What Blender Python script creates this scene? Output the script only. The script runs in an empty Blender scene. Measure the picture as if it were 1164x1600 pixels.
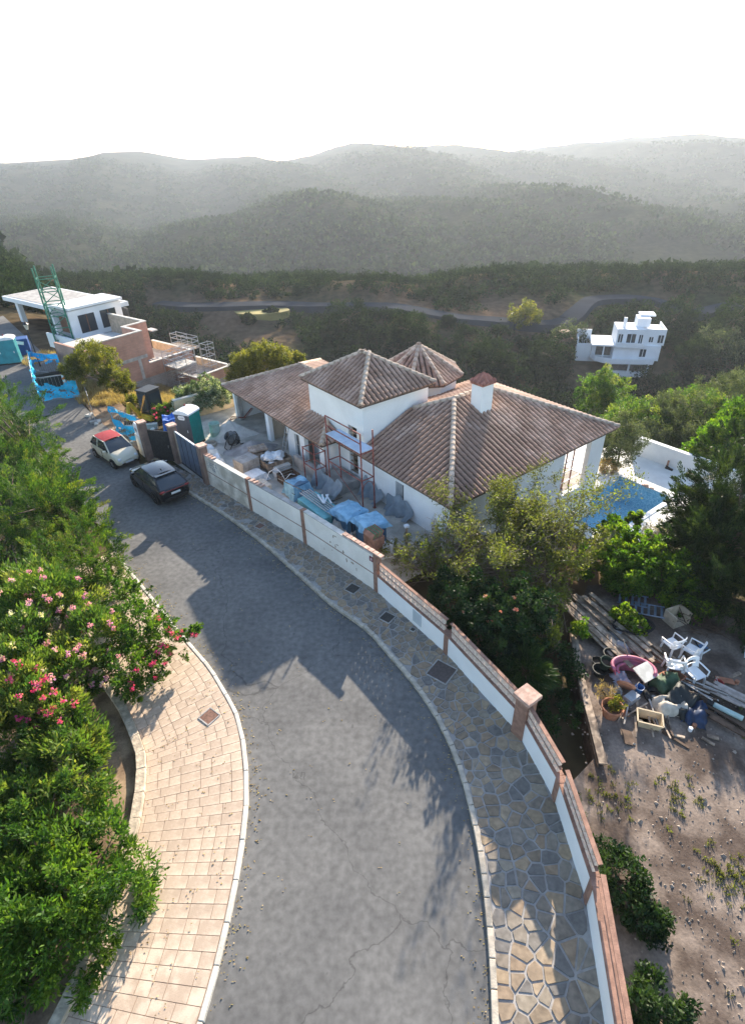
import bpy, bmesh, math, random
import numpy as np
from mathutils import Vector, Matrix
random.seed(7); RNG = np.random.default_rng(7)
S = bpy.context.scene
COL = S.collection
R = math.radians
# ------------------------------------------------------------------ camera
CAMH = 16.0; FPX = 880.0; PITCH = R(33.0); ROLL = R(-1.83)
_f = np.array([0, math.cos(PITCH), -math.sin(PITCH)]); _u = np.array([0, math.sin(PITCH), math.cos(PITCH)]); _x = np.array([1., 0, 0])
_X = _x*math.cos(ROLL)+_u*math.sin(ROLL); _U = -_x*math.sin(ROLL)+_u*math.cos(ROLL)
cam = bpy.data.cameras.new('camera'); camo = bpy.data.objects.new('camera', cam); COL.objects.link(camo)
camo.matrix_world = Matrix(((_X[0], _U[0], -_f[0], 0), (_X[1], _U[1], -_f[1], 0), (_X[2], _U[2], -_f[2], CAMH), (0, 0, 0, 1)))
cam.sensor_fit = 'HORIZONTAL'; cam.sensor_width = 36.0; cam.lens = 36.0*FPX/1164.0
cam.clip_start = 0.2; cam.clip_end = 9000
S.camera = camo
# ------------------------------------------------------------------ sky and sun
SUN_AZ = 72.5; SUN_EL = 20.8
w = bpy.data.worlds.new('World'); S.world = w; w.use_nodes = True
nt = w.node_tree; bg = nt.nodes['Background']
sky = nt.nodes.new('ShaderNodeTexSky'); sky.sky_type = 'NISHITA'; sky.sun_disc = False
sky.sun_elevation = R(SUN_EL); sky.sun_rotation = R(90-SUN_AZ); sky.altitude = 150
sky.air_density = 1.0; sky.dust_density = 0.8; sky.ozone_density = 1.0
nt.links.new(sky.outputs[0], bg.inputs[0]); bg.inputs[1].default_value = 0.135
sl = bpy.data.lights.new('sun', 'SUN'); sl.energy = 5.0; sl.angle = R(0.55); sl.color = (1.0, 0.87, 0.70)
so = bpy.data.objects.new('sun', sl); COL.objects.link(so)
_sd = Vector((math.cos(R(SUN_AZ))*math.cos(R(SUN_EL)), math.sin(R(SUN_AZ))*math.cos(R(SUN_EL)), math.sin(R(SUN_EL))))
so.rotation_euler = (-_sd).to_track_quat('-Z', 'Y').to_euler()
vs = S.view_settings; vs.view_transform = 'Standard'; vs.look = 'None'; vs.exposure = 1.5; vs.gamma = 1; vs.use_curve_mapping = False
S.render.engine = 'CYCLES'
try:
    S.cycles.use_denoising = True; S.cycles.max_bounces = 6; S.cycles.transparent_max_bounces = 6; S.cycles.volume_bounces = 0; S.cycles.diffuse_bounces = 3
except Exception: pass

# ------------------------------------------------------------------ helpers
def G(px, py, z=0.0):
    """point of the place at height z seen at a pixel of the photograph"""
    d = _f+_X*(px-582)/FPX-_U*(py-800)/FPX
    t = (z-CAMH)/d[2]
    return Vector((d[0]*t, d[1]*t, z))
def lerp(a, b, t): return a+(b-a)*t
def sst(a, b, x):
    t = np.clip((x-a)/(b-a), 0, 1); return t*t*(3-2*t)

class MB:
    def __init__(s): s.v = []; s.f = []; s.m = []; s.mi = 0; s.M = None
    def pt(s, p):
        p = Vector(p)
        s.v.append(tuple(s.M @ p) if s.M is not None else tuple(p)); return len(s.v)-1
    def face(s, idx): s.f.append(tuple(idx)); s.m.append(s.mi)
    def poly(s, pts): s.face([s.pt(p) for p in pts]); return s
    def box(s, c, d, rz=0.0, rx=0.0, ry=0.0):
        c = Vector(c); hx, hy, hz = d[0]/2, d[1]/2, d[2]/2
        q = Matrix.Rotation(rz, 3, 'Z') @ Matrix.Rotation(ry, 3, 'Y') @ Matrix.Rotation(rx, 3, 'X')
        i = [s.pt(c+q @ Vector((x*hx, y*hy, z*hz))) for z in (-1, 1) for x, y in ((-1, -1), (1, -1), (1, 1), (-1, 1))]
        for a in ((3, 2, 1, 0), (4, 5, 6, 7), (0, 1, 5, 4), (1, 2, 6, 5), (2, 3, 7, 6), (3, 0, 4, 7)): s.face([i[k] for k in a])
        return s
    def b2(s, x0, x1, y0, y1, z0, z1): return s.box(((x0+x1)/2, (y0+y1)/2, (z0+z1)/2), (x1-x0, y1-y0, z1-z0))
    def beam(s, a, b, wd, h, up=(0, 0, 1)):
        a = Vector(a); b = Vector(b); d = (b-a); L = d.length; d.normalize(); u = Vector(up)
        if abs(d.dot(u)) > .99: u = Vector((1, 0, 0))
        sx = d.cross(u).normalized()*wd/2; uz = sx.cross(d).normalized()*h/2
        i = [s.pt(p+x*sx+z*uz) for p in (a, b) for x, z in ((-1, -1), (1, -1), (1, 1), (-1, 1))]
        for q in ((0, 1, 2, 3), (7, 6, 5, 4), (0, 4, 5, 1), (1, 5, 6, 2), (2, 6, 7, 3), (3, 7, 4, 0)): s.face([i[k] for k in q])
        return s
    def cyl(s, a, b, r0, r1=None, n=8, caps=True):
        r1 = r0 if r1 is None else r1; a = Vector(a); b = Vector(b); d = (b-a).normalized()
        u = Vector((0, 0, 1)) if abs(d.z) < .9 else Vector((1, 0, 0)); x = d.cross(u).normalized(); y = d.cross(x)
        A = []; B = []
        for k in range(n):
            t = 2*math.pi*k/n; e = x*math.cos(t)+y*math.sin(t); A.append(s.pt(a+e*r0)); B.append(s.pt(b+e*r1))
        for k in range(n): s.face((A[k], A[(k+1) % n], B[(k+1) % n], B[k]))
        if caps: s.face(A[::-1]); s.face(B)
        return s
    def tube(s, pts, r, n=6, closed=False, caps=True):
        pts = [Vector(p) for p in pts]; rr = r if hasattr(r, '__len__') else [r]*len(pts); rings = []; N = len(pts)
        px = None
        for k, p in enumerate(pts):
            d = (pts[(k+1) % N]-pts[k-1]) if closed else (pts[min(k+1, N-1)]-pts[max(k-1, 0)])
            d.normalize()
            if px is None:
                u = Vector((0, 0, 1)) if abs(d.z) < .9 else Vector((1, 0, 0)); px = d.cross(u).normalized()
            else:
                px = (px-d*px.dot(d)).normalized()
            y = d.cross(px)
            rings.append([s.pt(p+(px*math.cos(2*math.pi*j/n)+y*math.sin(2*math.pi*j/n))*rr[k]) for j in range(n)])
        for k in range(N if closed else N-1):
            a = rings[k]; b = rings[(k+1) % N]
            for j in range(n): s.face((a[j], a[(j+1) % n], b[(j+1) % n], b[j]))
        if caps and not closed: s.face(rings[0][::-1]); s.face(rings[-1])
        return s
    def prism(s, poly, z0, z1, bottom=True):
        """poly: xy list, counter-clockwise"""
        n = len(poly); A = [s.pt((p[0], p[1], z0)) for p in poly]; B = [s.pt((p[0], p[1], z1)) for p in poly]
        s.face(B)
        if bottom: s.face(A[::-1])
        for k in range(n): s.face((A[k], A[(k+1) % n], B[(k+1) % n], B[k]))
        return s
    def lathe(s, prof, c=(0, 0, 0), n=14, cap0=True, cap1=False):
        c = Vector(c); rings = []
        for r, z in prof: rings.append([s.pt(c+Vector((r*math.cos(2*math.pi*k/n), r*math.sin(2*math.pi*k/n), z))) for k in range(n)])
        for a, b in zip(rings, rings[1:]):
            for k in range(n): s.face((a[k], a[(k+1) % n], b[(k+1) % n], b[k]))
        if cap0: s.face(rings[0][::-1])
        if cap1: s.face(rings[-1])
        return s
    def grid(s, rows):
        I = [[s.pt(p) for p in r] for r in rows]
        for a, b in zip(I, I[1:]):
            for k in range(len(a)-1): s.face((a[k], a[k+1], b[k+1], b[k]))
        return s

def mesh_of(name, mb, mats, smooth=False):
    me = bpy.data.meshes.new(name); me.from_pydata(mb.v, [], mb.f)
    for m in (mats if isinstance(mats, (list, tuple)) else [mats]): me.materials.append(m)
    if any(mb.m): me.polygons.foreach_set('material_index', mb.m)
    if smooth: me.polygons.foreach_set('use_smooth', [True]*len(me.polygons))
    me.update(); return me
ROOT = {}
def link(name, me, parent=None):
    o = bpy.data.objects.new(name, me); COL.objects.link(o)
    if parent is not None:
        o.parent = parent; ROOT[o.name] = ROOT.get(parent.name)
    return o
def build(name, mb, mats, parent=None, smooth=False, world=False, bevel=0):
    if world and parent is not None and ROOT.get(parent.name) is not None:
        inv = ROOT[parent.name].inverted(); mb.v = [tuple(inv @ Vector(p)) for p in mb.v]
    o = link(name, mesh_of(name, mb, mats, smooth), parent)
    if bevel:
        b = o.modifiers.new('bevel', 'BEVEL'); b.width = bevel; b.segments = 2; b.limit_method = 'ANGLE'; b.angle_limit = R(40)
    return o
def tag(o, label, cat, group=None):
    o['label'] = label; o['category'] = cat
    if group: o['group'] = group
    return o
def thing(name, label, cat, loc=(0, 0, 0), rz=0.0, group=None):
    o = bpy.data.objects.new(name, None); COL.objects.link(o); o.empty_display_size = .2
    o.location = loc; o.rotation_euler = (0, 0, rz)
    ROOT[o.name] = Matrix.Translation(Vector(loc)) @ Matrix.Rotation(rz, 4, 'Z')
    return tag(o, label, cat, group)
def struct(name, mb, mats, smooth=False):
    o = build(name, mb, mats, None, smooth); o['kind'] = 'structure'; return o
def copy_tree(root, loc, rz, label=None, scale=None):
    def cp(o, par):
        c = o.copy(); COL.objects.link(c); c.parent = par
        for ch in [k for k in KIDS.get(o.name, [])]: cp(ch, c)
        return c
    KIDS = {}
    for o in bpy.data.objects:
        if o.parent: KIDS.setdefault(o.parent.name, []).append(o)
    r = cp(root, None); r.location = loc; r.rotation_euler = (0, 0, rz)
    if scale: r.scale = (scale,)*3
    if label: r['label'] = label
    return r

# ------------------------------------------------------------------ materials
MATS = {}
def mat(name, col, rough=.8, var=.12, scale=6.0, bump=0.0, bscale=30.0, metal=0.0, spec=.3, col2=None, island=0.0, detail=5.0, coat=0.0, mixlo=.42, mixhi=.62, fine=0.0):
    if name in MATS: return MATS[name]
    m = bpy.data.materials.new(name); m.use_nodes = True; t = m.node_tree; N = t.nodes; L = t.links
    p = N['Principled BSDF']; p.inputs['Roughness'].default_value = rough; p.inputs['Metallic'].default_value = metal
    p.inputs['Specular IOR Level'].default_value = spec; p.inputs['Coat Weight'].default_value = coat
    tc = N.new('ShaderNodeTexCoord'); nz = N.new('ShaderNodeTexNoise'); nz.inputs['Scale'].default_value = scale; nz.inputs['Detail'].default_value = detail
    L.new(tc.outputs['Object'], nz.inputs['Vector'])
    ramp = N.new('ShaderNodeValToRGB'); e = ramp.color_ramp.elements
    c1 = [max(0, c*(1-var)) for c in col]; c2 = list(col2) if col2 else [min(1, c*(1+var)) for c in col]
    e[0].position = mixlo; e[1].position = mixhi; e[0].color = (*c1, 1); e[1].color = (*c2, 1)
    L.new(nz.outputs[0], ramp.inputs[0]); out = ramp.outputs[0]
    if fine:
        n2 = N.new('ShaderNodeTexNoise'); n2.inputs['Scale'].default_value = scale*14; n2.inputs['Detail'].default_value = 3
        L.new(tc.outputs['Object'], n2.inputs['Vector'])
        mr = N.new('ShaderNodeMapRange'); mr.inputs[1].default_value = .3; mr.inputs[2].default_value = .7; mr.inputs[3].default_value = 1-fine; mr.inputs[4].default_value = 1+fine
        L.new(n2.outputs[0], mr.inputs[0]); mx = N.new('ShaderNodeVectorMath'); mx.operation = 'SCALE'; L.new(out, mx.inputs[0]); L.new(mr.outputs[0], mx.inputs[3]); out = mx.outputs[0]
    if island:
        g = N.new('ShaderNodeNewGeometry'); oi = N.new('ShaderNodeObjectInfo'); ad = N.new('ShaderNodeMath'); ad.operation = 'ADD'
        L.new(g.outputs['Random Per Island'], ad.inputs[0]); L.new(oi.outputs['Random'], ad.inputs[1])
        fr = N.new('ShaderNodeMath'); fr.operation = 'FRACT'; L.new(ad.outputs[0], fr.inputs[0])
        mr = N.new('ShaderNodeMapRange'); mr.inputs[3].default_value = 1-island; mr.inputs[4].default_value = 1+island; L.new(fr.outputs[0], mr.inputs[0])
        mx = N.new('ShaderNodeVectorMath'); mx.operation = 'SCALE'; L.new(out, mx.inputs[0]); L.new(mr.outputs[0], mx.inputs[3]); out = mx.outputs[0]
    L.new(out, p.inputs['Base Color'])
    if bump:
        nb = N.new('ShaderNodeTexNoise'); nb.inputs['Scale'].default_value = bscale; nb.inputs['Detail'].default_value = 4; L.new(tc.outputs['Object'], nb.inputs['Vector'])
        b = N.new('ShaderNodeBump'); b.inputs['Strength'].default_value = bump; b.inputs['Distance'].default_value = .03; L.new(nb.outputs[0], b.inputs['Height']); L.new(b.outputs[0], p.inputs['Normal'])
    MATS[name] = m; return m
def leafmat(name, cols, trans=.4, rough=.55, spec=.25):
    """leaf colours picked per leaf; light shines through"""
    if name in MATS: return MATS[name]
    m = bpy.data.materials.new(name); m.use_nodes = True; t = m.node_tree; N = t.nodes; L = t.links
    p = N['Principled BSDF']; p.inputs['Roughness'].default_value = rough; p.inputs['Specular IOR Level'].default_value = spec
    a = N.new('ShaderNodeAttribute'); a.attribute_name = 'tint'
    ramp = N.new('ShaderNodeValToRGB'); cr = ramp.color_ramp
    while len(cr.elements) < len(cols): cr.elements.new(.5)
    for k, c in enumerate(cols): cr.elements[k].position = k/(len(cols)-1); cr.elements[k].color = (*c, 1)
    L.new(a.outputs['Fac'], ramp.inputs[0]); L.new(ramp.outputs[0], p.inputs['Base Color'])
    tr = N.new('ShaderNodeBsdfTranslucent'); mx = N.new('ShaderNodeMixShader'); mx.inputs[0].default_value = trans
    vm = N.new('ShaderNodeVectorMath'); vm.operation = 'MULTIPLY'; vm.inputs[1].default_value = (1.5, 1.6, .6); L.new(ramp.outputs[0], vm.inputs[0]); L.new(vm.outputs[0], tr.inputs[0])
    L.new(p.outputs[0], mx.inputs[1]); L.new(tr.outputs[0], mx.inputs[2]); L.new(mx.outputs[0], N['Material Output'].inputs[0])
    MATS[name] = m; return m
def glassmat(name, col=(.03, .04, .05), rough=.06):
    m = bpy.data.materials.new(name); m.use_nodes = True; p = m.node_tree.nodes['Principled BSDF']
    p.inputs['Base Color'].default_value = (*col, 1); p.inputs['Roughness'].default_value = rough; p.inputs['Specular IOR Level'].default_value = .8; MATS[name] = m; return m

M_white = mat('white_render', (.83, .83, .82), .9, .05, .6, .06, 40, detail=9, fine=.015)
M_whitew = mat('weathered_white_wall', (.56, .52, .48), .92, .22, 1.1, .15, 20, col2=(.70, .66, .61), detail=8, fine=.06)
M_tile = mat('clay_tile', (.365, .225, .165), .85, .12, .8, .12, 60, col2=(.47, .315, .245), island=.13, fine=.12)
M_ridge = mat('ridge_clay', (.44, .33, .25), .85, .18, 4, .12, 50, col2=(.55, .43, .34), island=.15)
M_tilebase = mat('roof_base_shade', (.13, .092, .075), .95, .2, 3)  # roof base coloured dark to paint the shade in the valleys between tiles
M_conc = mat('concrete', (.36, .34, .32), .9, .18, 2.2, .2, 30, fine=.08)
M_concl = mat('pale_concrete', (.55, .52, .47), .9, .14, 2.0, .15, 30, fine=.06)
M_terra = mat('brown_brick_pillar', (.29, .165, .12), .85, .18, 5, .25, 35, fine=.1)
M_brickcap = mat('pink_brick', (.50, .33, .26), .85, .2, 6, .2, 40, island=.15)
M_wood = mat('weathered_wood', (.27, .205, .155), .85, .3, 4, .25, 40, col2=(.42, .33, .25), island=.25)
M_woodd = mat('dark_wood', (.10, .065, .045), .8, .3, 4, .25, 40)
M_steel = mat('galvanised_steel', (.42, .43, .44), .45, .12, 8, metal=.7)
M_dark = mat('dark_metal', (.035, .037, .04), .5, .2, 8, metal=.3)
M_red = mat('red_oxide_paint', (.26, .06, .05), .6, .3, 5, col2=(.36, .12, .09))
M_black = mat('black_plastic', (.018, .019, .02), .5, .2, 10)
M_rubber = mat('rubber', (.02, .02, .021), .85, .2, 10)
M_glass = glassmat('dark_glass')
M_dirt = mat('dirt', (.24, .165, .11), .95, .25, 1.2, .3, 12, col2=(.36, .26, .17), fine=.15, spec=.05)
M_wplastic = mat('white_plastic', (.80, .81, .82), .4, .04, 6, spec=.45)
M_steel_b = mat('blue_grey_paint', (.13, .16, .21), .5, .1, 3)
M_inner = mat('interior_shade', (.12, .11, .10), .95, .2, 2)  # dark colour stands in for the shade inside open rooms
# ------------------------------------------------------------------ terrain
HA = R(126.8); HX, HY = 3.478, 21.052
_A = np.array([math.cos(HA), math.sin(HA)]); _B = np.array([math.sin(HA), -math.cos(HA)])
def zterr(x, y):
    x = np.asarray(x, float); y = np.asarray(y, float)
    u = (x-HX)*_A[0]+(y-HY)*_A[1]; v = (x-HX)*_B[0]+(y-HY)*_B[1]
    zr = np.interp(v, [-4.4, -3.6, 0, 6, 11, 24, 34], [-.12, -1.2, -1.8, -1.7, -2.9, -3.1, -6])
    zl = np.interp(v, [-4.4, 1, 12, 24, 34], [-.12, -.12, -2.9, -3.3, -6])
    zq = np.interp(v, [-7.5, -5.5, 0, 10, 25], [-.12, -.25, -2.3, -4.6, -9])
    a = sst(-1.2, -.2, u); b = sst(20, 27, u)
    zn = (zr*(1-a)+zl*a)*(1-b)+zq*b
    zn = np.where((v < -4.4) & (u < 20), -.12, zn)
    zn = np.where((x > 4.9) & (y < 12.6), -1.9, zn)
    Dn = y-1.4*np.maximum(0, -x-10)
    D = y+6*np.sin(x*.021+.5)+4*np.sin(x*.05+2.0)+1.5*np.sin(x*.11)
    zf = np.interp(D, [30, 60, 80, 90, 137, 150, 168, 300, 420, 500, 700, 1000, 1400, 3000], [-3, -16, -25, -24, -14.5, -12, -15, -52, -34, -27, -38, -6, 8, -40])
    far = sst(300, 500, D)
    zf = zf+far*(9*np.sin(x*.011+1)+6*np.sin(x*.027+y*.006)+3*np.sin(x*.06+y*.02))+(1-far)*(.7*np.sin(x*.17+y*.1)+.5*np.sin(y*.23-x*.08))
    zn = np.where((v > 9.2) & (v < 17.6) & (u > -3.0) & (u < 2.0), -5.2, zn)
    zf = zf-3.2*np.exp(-((x-47)**2/140+(y-98)**2/70))
    t = sst(36, 60, Dn)*np.where((v > 8) & (v < 22) & (u > -5) & (u < 7), 0, 1)
    return zn*(1-t)+zf*t
def zt(x, y): return float(zterr(x, y))
def axis(lo, hi, lo2, hi2, st, k):
    a = list(np.arange(lo, hi, st)); s = st; p = a[-1]
    while p < hi2: s *= k; p += s; a.append(p)
    s = st; p = a[0]; b = []
    while p > lo2: s *= k; p -= s; b.append(p)
    return np.array(b[::-1]+a)
xs = axis(-60, 60, -2600, 2600, 1.0, 1.11); ys = axis(-12, 160, -60, 3200, 1.0, 1.07)
XX, YY = np.meshgrid(xs, ys); ZZ = zterr(XX, YY)
nx, ny = len(xs), len(ys); vv = np.stack([XX.ravel(), YY.ravel(), ZZ.ravel()], 1)
ii = np.arange(nx*ny).reshape(ny, nx); ff = np.stack([ii[:-1, :-1], ii[:-1, 1:], ii[1:, 1:], ii[1:, :-1]], -1).reshape(-1, 4)
me = bpy.data.meshes.new('ground'); me.from_pydata(vv.tolist(), [], ff.tolist()); me.polygons.foreach_set('use_smooth', [True]*len(ff))
M_ground = mat('dry_hillside', (.045, .05, .025), .95, .1, .05, .5, .6, col2=(.13, .088, .058), spec=0, fine=.35, mixlo=.38, mixhi=.62)
me.materials.append(M_ground); me.materials.append(mat('wooded_hill', (.014, .020, .010), .95, .1, .02, .5, .3, col2=(.032, .034, .018), spec=0, fine=.4, mixlo=.4, mixhi=.65)); me.polygons.foreach_set('material_index', (vv[ff[:, 0], 1] > 172).astype(np.int32)); go = link('ground', me); go['kind'] = 'structure'

# ------------------------------------------------------------------ road and pavements
def crom(P, step=.5):
    P = [Vector(p).to_2d() if len(p) > 2 else Vector(p) for p in P]; out = []
    for k in range(len(P)-1):
        p0 = P[max(k-1, 0)]; p1 = P[k]; p2 = P[k+1]; p3 = P[min(k+2, len(P)-1)]
        n = max(1, int((p2-p1).length/step))
        for j in range(n):
            t = j/n
            out.append(.5*((2*p1)+(p2-p0)*t+(2*p0-5*p1+4*p2-p3)*t*t+(3*p1-p0-3*p2+p3)*t**3))
    out.append(P[-1]); return out
class Curve:
    def __init__(s, P, step=.25):
        s.p = crom(P, step); s.d = [0]
        for a, b in zip(s.p, s.p[1:]): s.d.append(s.d[-1]+(b-a).length)
        s.L = s.d[-1]
    def at(s, l):
        l = min(max(l, 0), s.L); k = int(np.searchsorted(s.d, l))-1; k = min(max(k, 0), len(s.p)-2)
        t = (l-s.d[k])/max(1e-6, s.d[k+1]-s.d[k]); return s.p[k].lerp(s.p[k+1], t)
    def dir(s, l): return (s.at(l+.1)-s.at(l-.1)).normalized()
g2 = lambda a, b: G(a, b).to_2d()
KR = [(-11.2, 28.0)]+[g2(*q) for q in ((300, 775), (340, 800), (380, 828), (420, 860), (470, 905), (520, 950), (570, 985), (610, 1030), (640, 1065), (665, 1100), (682, 1127))]+[(2.3, 10.3), (2.5, 8.5), (2.45, 6), (2, 3), (1, -1), (-1, -6)]
KL = [(-46, 61), (-38, 52.5), (-30, 43.8), (-24, 36.8), (-18.6, 30), (-14.6, 24.8)]+[g2(*q) for q in ((196, 883), (235, 930), (270, 975), (300, 1010), (330, 1045), (355, 1085), (376, 1127))]+[(-4.15, 10.6), (-3.85, 9), (-3.8, 7), (-4, 4.5), (-4.6, 2), (-5.6, -1), (-7.5, -6)]
RE = [(-44, 71), (-37, 62), (-32.2, 55.8), (-27, 49.5)]+[g2(*q) for q in ((126, 626), (143, 645), (163, 664), (190, 683), (212, 700))]+[(-14.2, 30.9), (-12.6, 29.4)]+KR[:1]
WB = [(-13.7, 31.75), (-12.0, 30.35)]+[g2(*q) for q in ((323, 756), (394, 800), (478, 852), (588, 927), (696, 1024), (765, 1100), (790, 1127))]+[(4.6, 10.7), (4.95, 9), (5.0, 7), (4.75, 4.5), (4.1, 1), (3, -2.5), (1.5, -6)]
cKR = Curve(KR); cKL = Curve(KL); cWB = Curve(WB); cRE = Curve(RE+KR[1:])
def roadmat():
    m = mat('asphalt', (.130, .128, .125), .9, .10, .35, .12, 90, spec=.15, col2=(.172, .168, .160), fine=.2, detail=10, mixlo=.3, mixhi=.7)
    t = m.node_tree; N = t.nodes; L = t.links; p = N['Principled BSDF']; src = p.inputs['Base Color'].links[0].from_socket
    tc = N.new('ShaderNodeTexCoord'); nz = N.new('ShaderNodeTexNoise'); nz.inputs['Scale'].default_value = .9; nz.inputs['Detail'].default_value = 6; L.new(tc.outputs['Object'], nz.inputs['Vector'])
    vm = N.new('ShaderNodeVectorMath'); vm.operation = 'MULTIPLY_ADD'; vm.inputs[1].default_value = (1.6, 1.6, 0); L.new(nz.outputs['Color'], vm.inputs[0]); L.new(tc.outputs['Object'], vm.inputs[2])
    vo = N.new('ShaderNodeTexVoronoi'); vo.feature = 'DISTANCE_TO_EDGE'; vo.inputs['Scale'].default_value = .11; L.new(vm.outputs[0], vo.inputs['Vector'])
    cr = N.new('ShaderNodeMapRange'); cr.inputs[1].default_value = 0; cr.inputs[2].default_value = .0022; cr.inputs[3].default_value = .62; cr.inputs[4].default_value = 1; L.new(vo.outputs[0], cr.inputs[0])
    n2 = N.new('ShaderNodeTexNoise'); n2.inputs['Scale'].default_value = .55; n2.inputs['Detail'].default_value = 7; n2.inputs['Roughness'].default_value = .6; L.new(tc.outputs['Object'], n2.inputs['Vector'])
    st = N.new('ShaderNodeMapRange'); st.inputs[1].default_value = .56; st.inputs[2].default_value = .68; st.inputs[3].default_value = 1; st.inputs[4].default_value = .84; L.new(n2.outputs[0], st.inputs[0])
    n3 = N.new('ShaderNodeTexNoise'); n3.inputs['Scale'].default_value = 2.6; n3.inputs['Detail'].default_value = 2; L.new(tc.outputs['Object'], n3.inputs['Vector'])
    s3 = N.new('ShaderNodeMapRange'); s3.inputs[1].default_value = .72; s3.inputs[2].default_value = .76; s3.inputs[3].default_value = 1; s3.inputs[4].default_value = .7; L.new(n3.outputs[0], s3.inputs[0])
    a = N.new('ShaderNodeMath'); a.operation = 'MULTIPLY'; L.new(cr.outputs[0], a.inputs[0]); L.new(st.outputs[0], a.inputs[1]); b = N.new('ShaderNodeMath'); b.operation = 'MULTIPLY'; L.new(a.outputs[0], b.inputs[0]); L.new(s3.outputs[0], b.inputs[1])
    sc = N.new('ShaderNodeVectorMath'); sc.operation = 'SCALE'; L.new(src, sc.inputs[0]); L.new(b.outputs[0], sc.inputs[3]); L.new(sc.outputs[0], p.inputs['Base Color']); return m
M_road = roadmat()
def strip(c0, c1, n, z):
    mb = MB(); rows = []
    for k in range(n+1):
        a = c0.at(c0.L*k/n); b = c1.at(c1.L*k/n); rows.append([(*a.lerp(b, j/6), z) for j in range(7)])
    return mb.grid(rows)
struct('road', strip(cRE, cKL, 90, 0.0), M_road)
M_grout = mat('grout', (.33, .31, .29), .95, .12, 5, .2, 50)
def palmat(name, cols, rough=.8, bump=.2):
    m = bpy.data.materials.new(name); m.use_nodes = True; t = m.node_tree; N = t.nodes; L = t.links; p = N['Principled BSDF']; p.inputs['Roughness'].default_value = rough; p.inputs['Specular IOR Level'].default_value = .3
    g = N.new('ShaderNodeNewGeometry'); oi = N.new('ShaderNodeObjectInfo'); ad = N.new('ShaderNodeMath'); ad.operation = 'ADD'
    L.new(g.outputs['Random Per Island'], ad.inputs[0]); L.new(oi.outputs['Random'], ad.inputs[1]); fr = N.new('ShaderNodeMath'); fr.operation = 'FRACT'; L.new(ad.outputs[0], fr.inputs[0])
    r = N.new('ShaderNodeValToRGB'); cr = r.color_ramp; cr.interpolation = 'CONSTANT'
    while len(cr.elements) < len(cols): cr.elements.new(.5)
    for k, c in enumerate(cols): cr.elements[k].position = k/len(cols); cr.elements[k].color = (*c, 1)
    L.new(fr.outputs[0], r.inputs[0])
    tc = N.new('ShaderNodeTexCoord'); nz = N.new('ShaderNodeTexNoise'); nz.inputs['Scale'].default_value = 7; nz.inputs['Detail'].default_value = 6; L.new(tc.outputs['Object'], nz.inputs['Vector'])
    mr = N.new('ShaderNodeMapRange'); mr.inputs[1].default_value = .3; mr.inputs[2].default_value = .7; mr.inputs[3].default_value = .72; mr.inputs[4].default_value = 1.25; L.new(nz.outputs[0], mr.inputs[0])
    vm = N.new('ShaderNodeVectorMath'); vm.operation = 'SCALE'; L.new(r.outputs[0], vm.inputs[0]); L.new(mr.outputs[0], vm.inputs[3]); L.new(vm.outputs[0], p.inputs['Base Color'])
    b = N.new('ShaderNodeBump'); b.inputs['Strength'].default_value = bump; b.inputs['Distance'].default_value = .02; L.new(nz.outputs[0], b.inputs['Height']); L.new(b.outputs[0], p.inputs['Normal'])
    MATS[name] = m; return m
M_stone = palmat('flagstone', [(0.197, 0.177, 0.153), (0.267, 0.201, 0.138), (0.313, 0.232, 0.15), (0.215, 0.177, 0.138), (0.29, 0.211, 0.142), (0.168, 0.154, 0.139), (0.336, 0.258, 0.176), (0.238, 0.201, 0.159), (0.226, 0.173, 0.12), (0.278, 0.232, 0.176)])
M_kerb = mat('kerb_stone', (.42, .37, .30), .9, .2, 4, .3, 30, island=.14, fine=.08)
M_kerbw = mat('pale_kerb', (.58, .54, .47), .9, .12, 4, .2, 30, island=.08)
def strip_solid(c0, c1, n, z0, z1, m=3):
    mb = MB(); rows = []
    for k in range(n+1):
        a = c0.at(c0.L*k/n); b = c1.at(c1.L*k/n)
        rows.append([(*a, z0)]+[(*a.lerp(b, j/m), z1) for j in range(m+1)]+[(*b, z0)])
    return mb.grid(rows)
class Off:
    def __init__(s, c, off, l0=0, l1=None):
        s.c = c; s.o = off; s.l0 = l0; s.L = (l1 or c.L)-l0
    def at(s, l):
        p = s.c.at(l+s.l0); d = s.c.dir(l+s.l0); return p+Vector((-d.y, d.x))*s.o
pav = struct('pavement', strip_solid(Off(cKR, .14), cWB, 110, -.05, .105), M_grout)
# crazy paving: Voronoi stones between kerb and wall
cin = Off(cKR, .16)
def pavpt(s, t):
    a = cin.at(s*cin.L); b = cWB.at(s*cWB.L); return a.lerp(b, t)
ptsi = []; outs = []
NS = 150; NT = 6
for i in range(-1, NS+1):
    for j in range(-1, NT+1):
        s = (i+.5+random.uniform(-.36, .36)+(.5 if j % 2 else 0))/NS; t = (j+.5+random.uniform(-.34, .34))/NT
        if random.random() < .16 and 0 <= j < NT: continue
        inside = (0 <= i < NS and 0 <= j < NT)
        if not inside: t = -.5/NT if j < 0 else (1+.5/NT if j >= NT else t)
        p = pavpt(min(max(s, 0), 1), t) if 0 <= t <= 1 else pavpt(min(max(s, 0), 1), 0).lerp(pavpt(min(max(s, 0), 1), 1), t)
        if i < 0: p = pavpt(0, min(max(t, 0), 1))+(pavpt(0, .5)-pavpt(.004, .5)).normalized()*.2
        (ptsi if inside else outs).append(p)
allp = np.array([(p.x, p.y) for p in ptsi+outs])
def clip(poly, a, n):
    out = []
    for k in range(len(poly)):
        p = poly[k]; q = poly[(k+1) % len(poly)]; dp = (p-a) @ n; dq = (q-a) @ n
        if dp <= 0: out.append(p)
        if dp*dq < 0: out.append(p+(q-p)*(dp/(dp-dq)))
    return out
stones = []
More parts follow.
